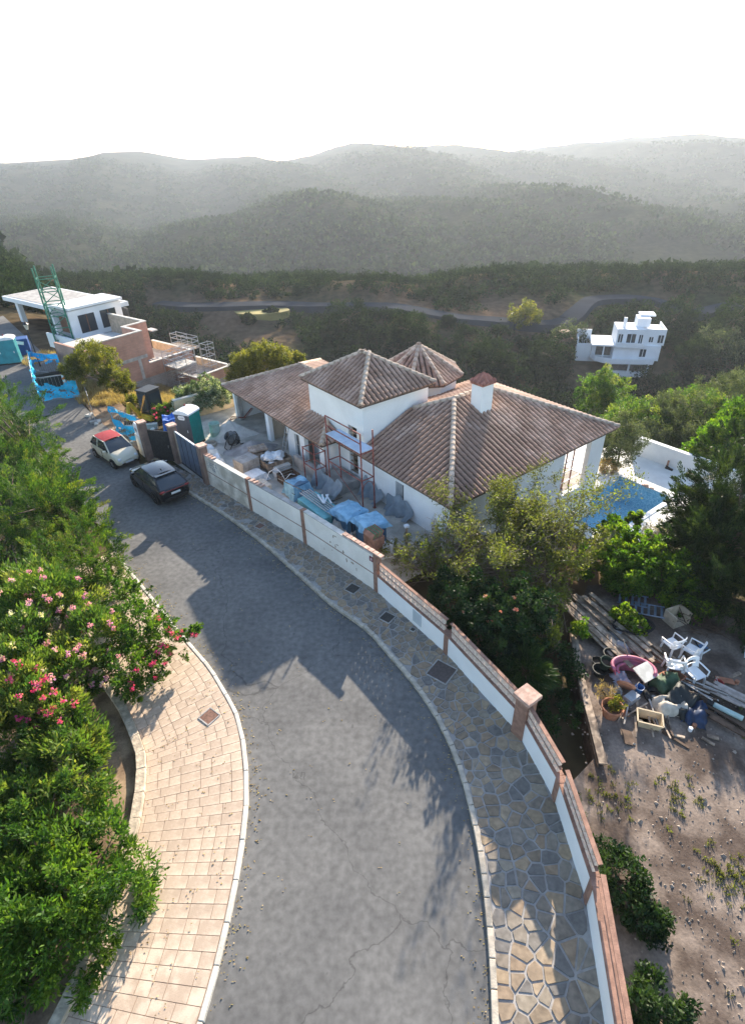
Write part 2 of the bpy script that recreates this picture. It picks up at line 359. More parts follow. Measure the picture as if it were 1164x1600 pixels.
for k in range(len(ptsi)):
    c = allp[k]; d = np.hypot(*(allp-c).T); nb = np.argsort(d)[1:22]
    poly = [c+np.array(q) for q in ((-1, -1), (1, -1), (1, 1), (-1, 1))]
    for j in nb:
        n = allp[j]-c; L = np.hypot(*n)
        if L < 1e-3: continue
        n = n/L; poly = clip(poly, c+n*(L/2-random.uniform(.012, .03)), n)
        if len(poly) < 3: break
    if len(poly) >= 3 and d[nb[0]] > .08: stones.append((c, poly))
stones.sort(key=lambda s: abs(s[0][1]-19)+.3*abs(s[0][0]))
def stone_mb(mb, c, poly, z):
    n = len(poly); h = random.uniform(.012, .028); tx, ty = random.uniform(-.01, .01), random.uniform(-.01, .01)
    A = [mb.pt((p[0]-c[0], p[1]-c[1], -.01)) if z is None else mb.pt((p[0], p[1], z-.01)) for p in poly]
    Bv = []
    for p in poly:
        q = c+(p-c)*.94; zz = h+(q[0]-c[0])*tx+(q[1]-c[1])*ty
        Bv.append(mb.pt((q[0]-c[0], q[1]-c[1], zz)) if z is None else mb.pt((q[0], q[1], z+zz)))
    mb.face(Bv)
    for k in range(n): mb.face((A[k], A[(k+1) % n], Bv[(k+1) % n], Bv[k]))
rest = MB()
for k, (c, poly) in enumerate(stones):
    if k < 300:
        mb = MB(); stone_mb(mb, c, poly, None); o = link('paving_stone', mesh_of('paving_stone', mb, M_stone), pav); o.location = (c[0], c[1], .105)
    else: stone_mb(rest, c, poly, .105)
if rest.f: o = build('paving_stones', rest, M_stone, pav); o['kind'] = 'stuff'
# kerb stones
def kerb_run(curve, off, wdt, ln, h, m, parent, l0=0, l1=None, name='kerb_stone'):
    l = l0; l1 = l1 or curve.L
    while l < l1-.1:
        e = min(l+ln*random.uniform(.85, 1.15), l1); a = curve.at(l+.008); b = curve.at(e-.008); d = (b-a).normalized(); nrm = Vector((-d.y, d.x))
        mb = MB(); c = (a+b)/2; j = random.uniform(-.006, .006)
        q = [a+nrm*j, b+nrm*j, b+nrm*(off+j), a+nrm*(off+j)]
        if off < 0: q = q[::-1]
        mb.prism([(p.x-c.x, p.y-c.y) for p in q], -.06, h+random.uniform(-.006, .006))
        o = build(name, mb, m, parent, bevel=.018); o.location = (c.x, c.y, 0); l = e
kerb_run(cKR, .15, .15, .62, .135, M_kerb, pav)
# left pavement with stamped slabs
l0 = 0
for k in range(int(cKL.L*4)):
    if cKL.at(k/4).y < 21.8: l0 = k/4; break
M_slab = mat('stamped_slab', (.52, .40, .30), .88, .12, 3, .15, 40, col2=(.60, .48, .37), island=.09, fine=.06)
M_slabj = mat('slab_joint', (.30, .22, .165), .95, .1, 5)
lp = struct('left_pavement', strip_solid(Off(cKL, -3.1, l0), Off(cKL, -.12, l0), 60, -.05, .10), M_slabj)
kerb_run(cKL, -.13, .13, 1.0, .13, M_kerbw, lp, l0)
cell = .34; nn = 0; slabs = []
s = l0+.0
while s < cKL.L-1:
    row = 0; t = .15
    while t < 2.95:
        wdt = random.choice([cell, cell, cell*1.7]); wdt = min(wdt, 3.0-t)
        ln = cell*random.choice([.97, .97, .97]); slabs.append((s, s+cell, t, t+wdt)); t += wdt
    s += cell
slabs.sort(key=lambda q: abs(cKL.at(q[0]).y-12)+q[2]*.3)
restl = MB()
def slab_poly(q, g=.008):
    out = []
    for l, t in ((q[0]+g, q[2]+g), (q[1]-g, q[2]+g), (q[1]-g, q[3]-g), (q[0]+g, q[3]-g)):
        p = cKL.at(l); d = cKL.dir(l); out.append(p-Vector((-d.y, d.x))*t)
    return out[::-1]
for k, q in enumerate(slabs):
    P = slab_poly(q); c = sum(P, Vector((0, 0)))/4; h = .113+random.uniform(-.002, .002)
    if k < 290:
        mb = MB(); mb.prism([(p.x-c.x, p.y-c.y) for p in P], .09, h, bottom=False); o = build('slab', mb, M_slab, lp); o.location = (c.x, c.y, 0)
    else: restl.prism([(p.x, p.y) for p in P], .09, h, bottom=False)
o = build('slabs', restl, M_slab, lp); o['kind'] = 'stuff'
# manhole covers
M_iron = mat('cast_iron', (.06, .055, .05), .7, .2, 20, .3, 80); M_rust = mat('rusty_cover', (.20, .11, .08), .8, .2, 12, .2, 60)
def manhole(px, py, sz, label, m, z=.128):
    p = G(px, py, z); t = thing('manhole_cover', label, 'manhole cover', (p.x, p.y, z), R(-48+10))
    mb = MB(); h = sz/2
    for a, b in (((-h, -h), (h, -h)), ((h, -h), (h, h)), ((h, h), (-h, h)), ((-h, h), (-h, -h))): mb.beam((*a, .006), (*b, .006), .04, .03)
    build('frame', mb, M_conc, t)
    mb = MB(); mb.box((0, 0, .004), (sz-.05, sz-.05, .016))
    n = max(2, int(sz/.09))
    for i in range(n): mb.box((-h+.06+(sz-.12)*i/(n-1), 0, .014), (.02, sz-.12, .006))
    build('plate', mb, m, t)
manhole(406, 822, .42, 'small rusty red cover in flagstones near the wall pilaster', M_rust)
manhole(551, 920, .52, 'dark square cover ringed by pale stones below the plaque', M_iron)
manhole(605, 965, .50, 'dark square cover beside the kerb before the white wall', M_iron)
manhole(645, 984, .20, 'tiny dark cover close against the white wall', M_iron)
manhole(690, 1050, .82, 'large brown cover set in flagstones beside the wall', mat('brown_cover', (.11, .085, .075), .7, .15, 10))
manhole(327, 1120, .5, 'brownish cover in the beige stamped pavement', M_rust, .118)

# rough pale stone edging of the planting strip behind the left pavement
_ed = Off(cKL, -3.0, l0+1.0); ced = Curve([_ed.at(q) for q in np.arange(0, _ed.L-1, 1.0)])
kerb_run(ced, -.28, .28, .7, .28, mat('rough_edging', (.50, .42, .32), .95, .2, 5, .5, 14, island=.12), lp, name='edging_stone')
_so = strip(Off(cKL, -9.0, l0), Off(cKL, -3.1, l0), 50, .06); struct('planting_bed', _so, M_dirt)
# ------------------------------------------------------------------ the villa; local x = across (v), y = along the left side (u)
VRZ = R(36.8); VM = Matrix.Translation((HX, HY, 0)) @ Matrix.Rotation(VRZ, 4, 'Z')
def VW(v, u, z=0): return VM @ Vector((v, u, z))
villa = thing('villa', 'white rendered villa with brown clay tile hip roofs and a square tower', 'house', (HX, HY, 0), VRZ)
def wall_y(mb, x, th, y0, y1, z0, z1, ops=()):
    ops = sorted(ops); y = y0
    for a, b, za, zb in ops:
        if a > y: mb.b2(x, x+th, y, a, z0, z1)
        if za > z0: mb.b2(x, x+th, a, b, z0, za)
        if zb < z1: mb.b2(x, x+th, a, b, zb, z1)
        y = b
    if y < y1: mb.b2(x, x+th, y, y1, z0, z1)
def wall_x(mb, y, th, x0, x1, z0, z1, ops=()):
    ops = sorted(ops); x = x0
    for a, b, za, zb in ops:
        if a > x: mb.b2(x, a, y, y+th, z0, z1)
        if za > z0: mb.b2(a, b, y, y+th, z0, za)
        if zb < z1: mb.b2(a, b, y, y+th, zb, z1)
        x = b
    if x < x1: mb.b2(x, x1, y, y+th, z0, z1)
ZE = 2.4; TP = math.tan(R(22))
mb = MB(); wall_y(mb, .4, .28, .35, 7.0, -.3, 2.42, [(3.68, 4.32, -.3, 1.78)]); build('wall', mb, M_white, villa)
mb = MB(); wall_x(mb, .35, .28, .69, 12.55, -3.4, 2.35, [(8.9, 11.25, -.8, 2.05)]); build('wall', mb, M_white, villa)
mb = MB(); wall_y(mb, 12.25, .28, .64, 3.0, -3.4, 2.35, [(.85, 2.7, -.8, 2.05)]); build('wall', mb, M_white, villa)     # terrace end, open to the sun
mb = MB(); mb.b2(12.25, 12.53, 9.7, 10.2, -3.4, 2.35); build('pillar', mb, M_white, villa)
mb = MB(); wall_y(mb, 8.2, .2, .64, 10.2, -3.4, 2.5, [(1.2, 2.4, -.78, 1.5)]); build('wall', mb, M_white, villa)
mb = MB(); wall_x(mb, 10.0, .2, .69, 8.2, -3.4, 2.5); build('wall', mb, M_white, villa)
mb = MB(); mb.b2(8.4, 12.6, .64, 10.3, -3.4, -.82); build('terrace_floor', mb, M_conc, villa)
for py in (9.35, 9.95, 10.6):
    mb = MB(); mb.cyl((py, .9, -.8), (py, .9, 2.3), .045, n=6); mb.box((py, .9, 2.25), (.2, .1, .1)); mb.box((py, .9, -.78), (.12, .12, .02)); build('prop', mb, M_red, villa)
for z_ in (-.3, .35, .95, 1.6): mb = MB(); mb.cyl((8.95, .75, z_), (11.2, .75, z_+.05), .026, n=5); build('guard_rail', mb, M_steel, villa)
d = thing  # (alias kept short below)
mb = MB(); mb.b2(.47, .52, 3.7, 4.3, -.28, 1.76); o = build('door', mb, mat('grey_door', (.30, .31, .32), .7, .1, 3), villa)
mb = MB(); mb.b2(.45, .46, 3.7, 3.8, -.28, 1.76); build('door_gap', mb, M_black, o)
# tower
TX0, TX1, TY0, TY1, TZ = .22, 5.36, 6.85, 12.55, 5.02
mb = MB(); wall_y(mb, .55, .28, 7.1, 12.3, 0, 5.0, [(7.72, 8.5, .55, 3.42)]); build('wall', mb, M_white, villa)
mb = MB(); wall_x(mb, 7.1, .28, .83, 5.08, 2.0, 5.0); build('wall', mb, M_white, villa)
mb = MB(); wall_x(mb, 12.02, .28, .83, 5.08, 0, 5.0); build('wall', mb, M_white, villa)
mb = MB(); wall_y(mb, 4.8, .28, 7.38, 12.02, 0, 5.0, [(7.8, 8.6, .5, 3.6)]); build('wall', mb, M_white, villa)
mb = MB(); mb.b2(.6, .66, 8.52, 9.2, .6, 3.38); build('shutter', mb, mat('grey_shutter', (.42, .42, .42), .8, .08, 3), villa)
mb = MB()
for z in (.6, 1.2, 1.55, 2.6, 3.0, 3.38): mb.b2(.62, .68, 7.72, 8.5, z-.025, z+.025)
mb.b2(.63, .67, 8.2, 8.26, .55, 3.42); build('window_bars', mb, M_wood, villa)
mb = MB(); mb.b2(.9, 4.75, 7.4, 12.0, -.02, .05); build('floor', mb, M_concl, villa)
# wing
mb = MB(); wall_y(mb, -.5, .26, 9.5, 16.35, -.1, 2.42, [(10.0, 11.6, -.1, 1.95), (12.15, 12.75, .15, 1.75), (13.6, 15.9, -.1, 1.85)]); build('wall', mb, M_white, villa)
mb = MB(); wall_x(mb, 16.09, .26, -.24, 6.5, -1.5, 2.42); build('wall', mb, mat('beige_render', (.52, .43, .33), .9, .12, 1.5), villa)
mb = MB(); wall_x(mb, 9.5, .2, -.24, .55, -.1, 2.42, [(-.1, .45, -.1, 1.9)]); build('wall', mb, M_white, villa)
mb = MB(); wall_y(mb, 1.6, .2, 9.5, 16.0, -.1, 2.6, [(14.7, 15.2, .6, 1.6)]); build('wall', mb, mat('beige_render', (.52, .43, .33), .9, .12, 1.5), villa)
mb = MB(); wall_y(mb, 6.5, .26, 9.5, 21, -2.8, 2.42, [(13.5, 15.9, -.6, 2.0)]); build('wall', mb, M_white, villa)
mb = MB(); wall_x(mb, 20.7, .26, -.5, 6.5, -2.5, 2.42); build('wall', mb, M_white, villa)
mb = MB(); mb.b2(-.5, -.2, 20.3, 20.7, -.3, 2.42); build('pillar', mb, M_conc, villa)
mb = MB(); mb.b2(2.6, 2.7, 16.4, 20.7, -.3, 2.42); build('wall', mb, mat('beige_render', (.52, .43, .33), .9, .12, 1.5), villa)
mb = MB(); mb.b2(2.55, 2.59, 18.3, 19.2, -.2, 1.75); build('door', mb, mat('ochre_board', (.50, .38, .20), .85, .1, 4), villa)
mb = MB(); mb.b2(-.35, -.3, 12.17, 12.73, .17, 1.73); w_ = build('window', mb, M_glass, villa)
mb = MB(); mb.b2(-.38, -.29, 12.42, 12.48, .17, 1.73); mb.b2(-.38, -.29, 12.17, 12.73, .92, .97); build('window_frame', mb, M_conc, w_)
mb = MB(); mb.b2(-.3, 1.6, 9.6, 16.0, -.12, -.02); build('floor', mb, M_concl, villa)
# porch plinth in front of the tower, with low wall
mb = MB(); mb.b2(-1.0, .5, 7.4, 9.3, -.1, .55); build('plinth', mb, M_conc, villa)
mb = MB(); mb.b2(-1.1, -.85, 9.6, 12.0, -.1, .75); build('low_wall', mb, M_conc, villa)
# ---------------- roofs
def tile_mesh(r0, r1, L, name, m, seg=6):
    mb = MB(); A = []; B = []
    for k in range(seg+1):
        t = math.pi*k/seg; A.append(mb.pt((r0*math.cos(t), 0, r0*1.05*math.sin(t)+.018))); B.append(mb.pt((r1*math.cos(t), L, r1*1.1*math.sin(t))))
    for k in range(seg): mb.face((A[k], B[k], B[k+1], A[k+1]))
    mb.face(A[::-1] if False else A)
    return mesh_of(name, mb, m)
TILE = tile_mesh(.112, .092, .46, 'tile', M_tile); RTILE = tile_mesh(.15, .12, .46, 'ridge_tile', M_ridge)
tiles = []; rtiles = []
def tile_face(p0, p1, up, inside):
    """p0->p1 eave edge (local), up: unit upslope vector; inside(a) -> length of slope at a"""
    p0 = Vector(p0); p1 = Vector(p1); e = (p1-p0); L = e.length; e.normalize(); n = e.cross(up).normalized()
    if n.z < 0: n = -n
    na = int(L/.292); st = L/na
    for i in range(na):
        a = (i+.5)*st; bm = inside(a)
        k = 0
        while True:
            b = -.06+k*.365
            if b > bm-.12: break
            pos = p0+e*(a+random.uniform(-.008, .008))+up*b+n*(.012+random.uniform(0, .008))
            ang = random.uniform(-.02, .02); y = (up+e*ang).normalized(); x = y.cross(n)
            mt = Matrix(((x.x, y.x, n.x, pos.x), (x.y, y.y, n.y, pos.y), (x.z, y.z, n.z, pos.z), (0, 0, 0, 1)))
            if b+.44 > bm+.05:
                mt = mt @ Matrix.Diagonal((1, max(.3, (bm+.05-b)/.44), 1, 1))
            tiles.append(mt); k += 1
def ridge_run(a, b, ov=.37):
    a = Vector(a); b = Vector(b); d = b-a; L = d.length; y = d.normalized(); x = y.cross(Vector((0, 0, 1))).normalized(); n = x.cross(y)
    k = 0
    while k*ov < L-.1:
        pos = a+y*(k*ov)+n*(.03+random.uniform(0, .01)); rtiles.append(Matrix(((x.x, y.x, n.x, pos.x), (x.y, y.y, n.y, pos.y), (x.z, y.z, n.z, pos.z), (0, 0, 0, 1)))); k += 1
def hip_roof(x0, x1, y0, y1, z, tp, th=.12, skip=()):
    W = x1-x0; H = y1-y0; s = min(W, H)/2; zr = z+s*tp
    if W >= H: r0 = Vector((x0+s, y0+s, zr)); r1 = Vector((x1-s, y0+s, zr))
    else: r0 = Vector((x0+s, y0+s, zr)); r1 = Vector((x0+s, y1-s, zr))
    c = [Vector(p) for p in ((x0, y0, z), (x1, y0, z), (x1, y1, z), (x0, y1, z))]
    mb = MB()
    if W >= H: faces = [(c[0], c[1], r1, r0), (c[1], c[2], r1), (c[2], c[3], r0, r1), (c[3], c[0], r0)]
    else: faces = [(c[0], c[1], r0), (c[1], c[2], r1, r0), (c[2], c[3], r1), (c[3], c[0], r0, r1)]
    for f in faces: mb.poly(f)
    dn = Vector((0, 0, -th))
    for k in range(4): mb.poly((c[k]+dn, c[(k+1) % 4]+dn, c[(k+1) % 4], c[k]))
    mb.poly([p+dn for p in c][::-1])
    cs = 1/math.cos(math.atan(tp))
    sides = [(c[0], c[1], Vector((0, 1, tp))), (c[1], c[2], Vector((-1, 0, tp))), (c[2], c[3], Vector((0, -1, tp))), (c[3], c[0], Vector((1, 0, tp)))]
    for i, (a, b, up) in enumerate(sides):
        L = (b-a).length; tile_face(a, b, up.normalized(), lambda q, L=L: min(q, L-q, s)*cs)
    ridge_run(c[0], r0)
    if W >= H: ridge_run(c[3], r0); ridge_run(c[1], r1); ridge_run(c[2], r1)
    else: ridge_run(c[1], r0); ridge_run(c[3], r1); ridge_run(c[2], r1)
    if (r1-r0).length > .2: ridge_run(r0, r1)
    return mb
roof = build('roof', hip_roof(0, 13.1, 0, 10.6, ZE, TP), [M_tilebase], villa)
build('tower_roof', hip_roof(TX0, TX1, TY0, TY1, TZ, math.tan(R(30))), [M_tilebase], villa)
build('wing_roof', hip_roof(-.95, 7.1, 9.0, 21.35, ZE, math.tan(R(21))), [M_tilebase], villa)
# octagonal cupola
CC = Vector((7.75, 10.9, 0)); CR = 2.75; ZC = 4.0; ZA = 5.65
octv = [CC+Vector((CR*math.cos(R(-98+45*k)), CR*math.sin(R(-98+45*k)), ZC)) for k in range(8)]; ap = CC+Vector((0, 0, ZA))
mb = MB()
for k in range(8): mb.poly((octv[k], octv[(k+1) % 8], ap))
for k in range(8): mb.poly((octv[k]-Vector((0, 0, .12)), octv[(k+1) % 8]-Vector((0, 0, .12)), octv[(k+1) % 8], octv[k]))
mb.poly([p-Vector((0, 0, .12)) for p in octv][::-1])
build('cupola_roof', mb, M_tilebase, villa)
for k in range(8):
    a, b = octv[k], octv[(k+1) % 8]; m = (a+b)/2; up = ap-m; Ls = up.length; up.normalize(); L = (b-a).length
    tile_face(a, b, up, lambda q, L=L, Ls=Ls: Ls*min(q, L-q)/(L/2))
    ridge_run(a, ap)
mb = MB(); mb.prism([(CC.x+2.4*math.cos(R(-98+45*k)), CC.y+2.4*math.sin(R(-98+45*k))) for k in range(8)], -1, 3.9); build('cupola_wall', mb, M_white, villa)
# chimney
mb = MB(); mb.b2(5.85, 6.7, 3.85, 4.6, 3.7, 5.5); ch = build('chimney', mb, M_white, villa, bevel=.02)
mb = MB(); mb.b2(5.78, 6.77, 3.78, 4.67, 5.5, 5.62); q = [(5.74, 3.74, 5.62), (6.81, 3.74, 5.62), (6.81, 4.71, 5.62), (5.74, 4.71, 5.62)]; a = (6.275, 4.225, 6.1)
for k in range(4): mb.poly((q[k], q[(k+1) % 4], a))
build('chimney_cap', mb, mat('red_cap_tile', (.36, .16, .12), .85, .2, 5), ch)
for k in range(4):
    p0 = Vector(q[k]); p1 = Vector(q[(k+1) % 4]); m = (p0+p1)/2; up = Vector(a)-m; Ls = up.length; up.normalize()
    for i in range(4):
        f = (i+.5)/4; pos = p0.lerp(p1, f); top = Vector(a).lerp(pos, .0) if False else pos+up*Ls*(1-abs(2*f-1))
        mbb = MB(); mbb.cyl(pos+Vector((0, 0, .02)), pos+(top-pos)*.95+Vector((0, 0, .03)), .075, .05, n=6); build('cap_tile', mbb, mat('red_cap_tile', (.36, .16, .12)), ch)
# place tiles
cl = VM.inverted() @ Vector((0, 0, CAMH))
def vis_key(mt):
    p = Vector((mt[0][3], mt[1][3], mt[2][3])); n = Vector((mt[0][2], mt[1][2], mt[2][2])); dd = cl-p
    return dd.length if n.dot(dd.normalized()) > .12 else 1e6
def inside_tower(p): return (.5 < p.x < 5.1 and 7.05 < p.y < 12.3 and p.z < 4.9)
tiles = [m for m in tiles if not inside_tower(m.translation)]; rtiles = [m for m in rtiles if not inside_tower(m.translation)]
tiles.sort(key=vis_key); rtiles.sort(key=vis_key)
def place_tiles(lst, me_t, nm, nmj, limit, m):
    for mt in lst[:limit]:
        o = link(nm, me_t, roof); o.matrix_local = mt
    V = np.array([v.co[:] for v in me_t.vertices]); V = np.c_[V, np.ones(len(V))]; F = [tuple(p.vertices) for p in me_t.polygons]
    vs_ = []; fs_ = []
    for k, mt in enumerate(lst[limit:]):
        vs_.append((V @ np.array(mt).T)[:, :3]); b = k*len(V); fs_ += [tuple(i+b for i in f) for f in F]
    if vs_:
        me_ = bpy.data.meshes.new(nmj); me_.from_pydata(np.concatenate(vs_).tolist(), [], fs_); me_.materials.append(m); o = link(nmj, me_, roof); o['kind'] = 'stuff'
place_tiles(tiles, TILE, 'tile', 'tile_field', 300, M_tile)
place_tiles(rtiles, RTILE, 'ridge_tile', 'ridge_tiles', 160, M_ridge)

# ------------------------------------------------------------------ courtyard, pool terrace
M_sand = mat('courtyard_sand', (.42, .39, .34), .95, .15, .9, .3, 25, col2=(.56, .52, .46), fine=.08)
mb = MB(); mb.poly([tuple(VW(x, y, .0)) for x, y in ((-5.2, -.4), (.4, -.4), (.4, 7.2), (.55, 12), (3.6, 20.5), (3.2, 23.0), (-3.6, 23.0), (-6.6, 18.3), (-6.15, 13.4), (-5.55, 9), (-4.95, 4.7), (-4.5, .0))])
struct('courtyard', mb, M_sand)
# pool deck with hole for the basin
ZD = -2.7
M_deck = mat('white_deck', (.74, .73, .70), .8, .06, 1.2, .05, 30)
deck = MB()
PX0, PX1, PY0, PY1 = 10.4, 17.0, -2.3, 1.2
for a, b, c, d_ in ((PX1, 20.6, -3.6, 6.0), (12.6, PX1, PY1, 6.0), (8.6, PX1, -3.6, PY0)): deck.b2(a, b, c, d_, ZD-.3, ZD)
deck.b2(8.6, PX0, PY0, .3, ZD-.3, ZD)
deck.M = None
deck.v = [tuple(VM @ Vector(p)) for p in deck.v]
struct('pool_deck', deck, M_deck)
pool = thing('swimming_pool', 'blue mosaic swimming pool beside the white villa wall', 'swimming pool', tuple(VW(14, -.5, ZD)), VRZ)
def poolmat():
    m = bpy.data.materials.new('pool_mosaic'); m.use_nodes = True; t = m.node_tree; N = t.nodes; L = t.links; p = N['Principled BSDF']; p.inputs['Roughness'].default_value = .25
    tc = N.new('ShaderNodeTexCoord'); vo = N.new('ShaderNodeTexVoronoi'); vo.inputs['Scale'].default_value = 14; L.new(tc.outputs['Object'], vo.inputs['Vector'])
    r = N.new('ShaderNodeValToRGB'); r.color_ramp.elements[0].color = (.13, .40, .62, 1); r.color_ramp.elements[1].color = (.34, .66, .84, 1); sp = N.new('ShaderNodeSeparateColor'); L.new(vo.outputs['Color'], sp.inputs[0]); L.new(sp.outputs[0], r.inputs[0]); L.new(r.outputs[0], p.inputs['Base Color'])
    return m
M_pool = poolmat()
mb = MB(); zb = ZD-1.7
mb.M = None
def pq(*pts): mb.poly([tuple(VM @ Vector(p)) for p in pts])
pq((PX0, PY0, zb), (PX1, PY0, zb), (PX1, PY1, zb), (PX0, PY1, zb))
pq((PX0, PY0, zb), (PX0, PY0, ZD), (PX1, PY0, ZD), (PX1, PY0, zb)); pq((PX1, PY0, zb), (PX1, PY0, ZD), (PX1, PY1, ZD), (PX1, PY1, zb))
pq((PX1, PY1, zb), (PX1, PY1, ZD), (PX0, PY1, ZD), (PX0, PY1, zb)); pq((PX0, PY1, zb), (PX0, PY1, ZD), (PX0, PY0, ZD), (PX0, PY0, zb))
build('basin', mb, M_pool, pool, world=True)
for (a, b) in (((PX1+.15, PY0-.3), (PX1+.15, PY1+.3)), ((12.6, PY1+.15), (PX1, PY1+.15)), ((PX0, PY0-.15), (PX1, PY0-.15))):
    mb = MB(); A_ = Vector((*a, ZD+.02)); B_ = Vector((*b, ZD+.02)); mb.beam(A_, B_, .3, .05); mb.v = [tuple(VM @ Vector(p)) for p in mb.v]; build('coping', mb, M_white, pool, world=True, bevel=.01)
mb = MB(); mb.poly([(PX0, PY0, zb+.05), (PX1, PY0, zb+.05), (PX1, PY1, zb+.05), (PX0, PY1, zb+.05)]); mb.v = [tuple(VM @ Vector((p[0], p[1], zb+.9))) for p in mb.v]
def watermat():
    m = bpy.data.materials.new('pool_water'); m.use_nodes = True; N = m.node_tree.nodes; L = m.node_tree.links; p = N['Principled BSDF']
    p.inputs['Transmission Weight'].default_value = .85; p.inputs['IOR'].default_value = 1.33; p.inputs['Roughness'].default_value = .03; p.inputs['Base Color'].default_value = (.25, .62, .85, 1)
    return m
# white boundary wall of the terrace
bw = thing('terrace_wall', 'white rendered wall bounding the pool terrace on its far side', 'wall', tuple(VW(20.7, 0, ZD)), VRZ)
mb = MB(); mb.b2(20.6, 20.85, -5.0, 2.6, ZD-1.5, -1.45); mb.v = [tuple(VM @ Vector(p)) for p in mb.v]; build('panel', mb, M_white, bw, world=True)
mb = MB(); mb.b2(20.55, 20.9, -5.0, 2.6, -1.45, -1.39); mb.v = [tuple(VM @ Vector(p)) for p in mb.v]; build('coping', mb, M_white, bw, world=True)
t = thing('pool_pump', 'small rusty fitting standing against the white terrace wall', 'fitting', tuple(VW(20.35, -.2, ZD)), VRZ)
mb = MB(); mb.cyl((0, 0, 0), (0, 0, .55), .07, n=8); build('post', mb, M_terra, t); mb = MB(); mb.box((-.1, -.2, .06), (.12, .5, .12)); mb.cyl((-.1, -.45, .06), (-.1, .05, .2), .04); build('pipe', mb, M_dark, t)
t = thing('stacked_blocks', 'little heap of bricks on the pool coping', 'bricks', tuple(VW(16.9, -.75, ZD+.05)), VRZ)
for k, (x, y, z, a) in enumerate(((0, 0, .05, .1), (.05, .22, .05, .4), (0, .05, .15, .9), (.1, -.3, .04, .3))):
    mb = MB(); mb.box((x, y, z), (.12, .25, .09), rz=a); build('brick', mb, M_brickcap, t)
# ------------------------------------------------------------------ front wall
M_wallA = mat('stained_cream_wall', (.60, .52, .42), .92, .2, 1.3, .2, 18, col2=(.80, .72, .62), detail=9, fine=.08)
M_wallB = mat('worn_white_wall', (.80, .75, .68), .92, .06, .9, .12, 18, col2=(.86, .81, .74), detail=9, fine=.03)
M_wallC = mat('clean_white_wall', (.84, .83, .81), .9, .04, .8, .06, 25)
M_peel = mat('peeled_render', (.40, .31, .24), .95, .25, 8, .3, 40)
WP = [G(323, 756), G(394, 800), G(478, 852), G(588, 927), G(696, 1024), Vector((4.42, 11.2, 0)), Vector((4.95, 9.0, 0)), Vector((5.0, 6.4, 0)), Vector((4.5, 3.4, 0))]
fw = thing('boundary_wall', 'long stained white boundary wall with brown pilasters along the flagstone pavement', 'wall', tuple(WP[3]))
def wallbox(a, b, z0, z1, th, out=0.0, cut=.0):
    a = a.copy(); b = b.copy(); d = (b-a).normalized(); n = Vector((-d.y, d.x, 0)); a += d*cut; b -= d*cut
    q = [a-n*out, b-n*out, b+n*th, a+n*th]; mb = MB(); mb.prism([(p.x, p.y) for p in q], z0, z1); return mb
def seg(k):
    a, b = WP[k], WP[k+1]; d = (b-a).normalized(); return a, b, d, Vector((-d.y, d.x, 0)), (b-a).length
tops = [1.93, 1.93, 1.95, 1.02, 1.02, 1.02, 1.02, 1.02]
for k in range(8):
    a, b, d, n, L = seg(k); m = [M_wallA, M_wallB, M_wallB, M_wallC, M_wallC, M_wallC, M_wallC, M_wallC][k]
    build('wall_panel', wallbox(a, b, -.1 if k < 3 else -2.1, tops[k], .2, 0, .1), m, fw, world=True)
    if k < 3:
        build('dado_strip', wallbox(a, b, .98, 1.02, .02, .012, .13), M_terra, fw, world=True)
        build('coping', wallbox(a, b, tops[k], tops[k]+.05, .24, .02, .1), [M_concl, M_conc, M_concl][k], fw, world=True)
    else:
        build('coping', wallbox(a, b, 1.02, 1.07, .22, .03, .1), M_terra, fw, world=True)
        build('lattice_rail', wallbox(a, b, 1.345, 1.37, .12, -.04, .1), M_terra, fw, world=True)
        build('lattice_cap', wallbox(a, b, 1.645, 1.68, .16, -.04, .1), M_terra, fw, world=True)
for k in range(9):
    p = WP[k]; d = ((WP[min(k+1, 8)]-p) if k < 8 else (p-WP[k-1])).normalized()
    h = 2.03 if k < 4 else 1.08
    if k in (0, 5): continue
    mb = MB(); mb.box((p.x, p.y, h/2-.05), (.22, .26, h+.1), rz=math.atan2(d.y, d.x)); mb.v = [tuple(Vector(v)+Vector((-d.y, d.x, 0))*.08) for v in mb.v]; build('pilaster', mb, M_terra, fw, world=True, bevel=.01)
for pk in (5,):
    p = WP[pk]; mb = MB(); rz = R(-55); mb.box((p.x+.1, p.y, .9), (.46, .46, 1.9), rz=rz); build('pier', mb, M_terra, fw, world=True, bevel=.012)
    mb = MB(); mb.box((p.x+.1, p.y, 1.91), (.62, .62, .14), rz=rz); build('pier_cap', mb, M_brickcap, fw, world=True, bevel=.015)
# ceramic lattice blocks
M_latt = mat('ceramic_lattice', (.74, .60, .50), .85, .12, 6, island=.12)
def lattice_mesh():
    mb = MB(); s = .115; t = .035; th = .05
    for a, b in (((-s, -s), (s, -s)), ((-s, s), (s, s)), ((-s, -s), (-s, s)), ((s, -s), (s, s))): mb.beam((a[0], 0, a[1]), (b[0], 0, b[1]), .09, t, up=(0, 1, 0) if False else (0, 0, 1)) if a[1] == b[1] else mb.beam((a[0], 0, a[1]), (b[0], 0, b[1]), .035, .09, up=(0, 1, 0))
    mb.beam((-s, 0, -s), (s, 0, s), .07, .03); mb.beam((-s, 0, s), (s, 0, -s), .068, .028)
    return mesh_of('lattice_block', mb, M_latt)
LB = lattice_mesh()
for k in range(3, 7):
    a, b, d, n, L = seg(k); nb = int((L-.3)/.262)
    for j in range(nb):
        for z in (1.207, 1.507):
            p = a+d*(.2+(L-.4)*(j+.5)/nb)+n*.1; o = link('lattice_block', LB, fw); o.matrix_local = ROOT[fw.name].inverted() @ (Matrix.Translation((p.x, p.y, z)) @ Matrix.Rotation(math.atan2(d.y, d.x), 4, 'Z'))
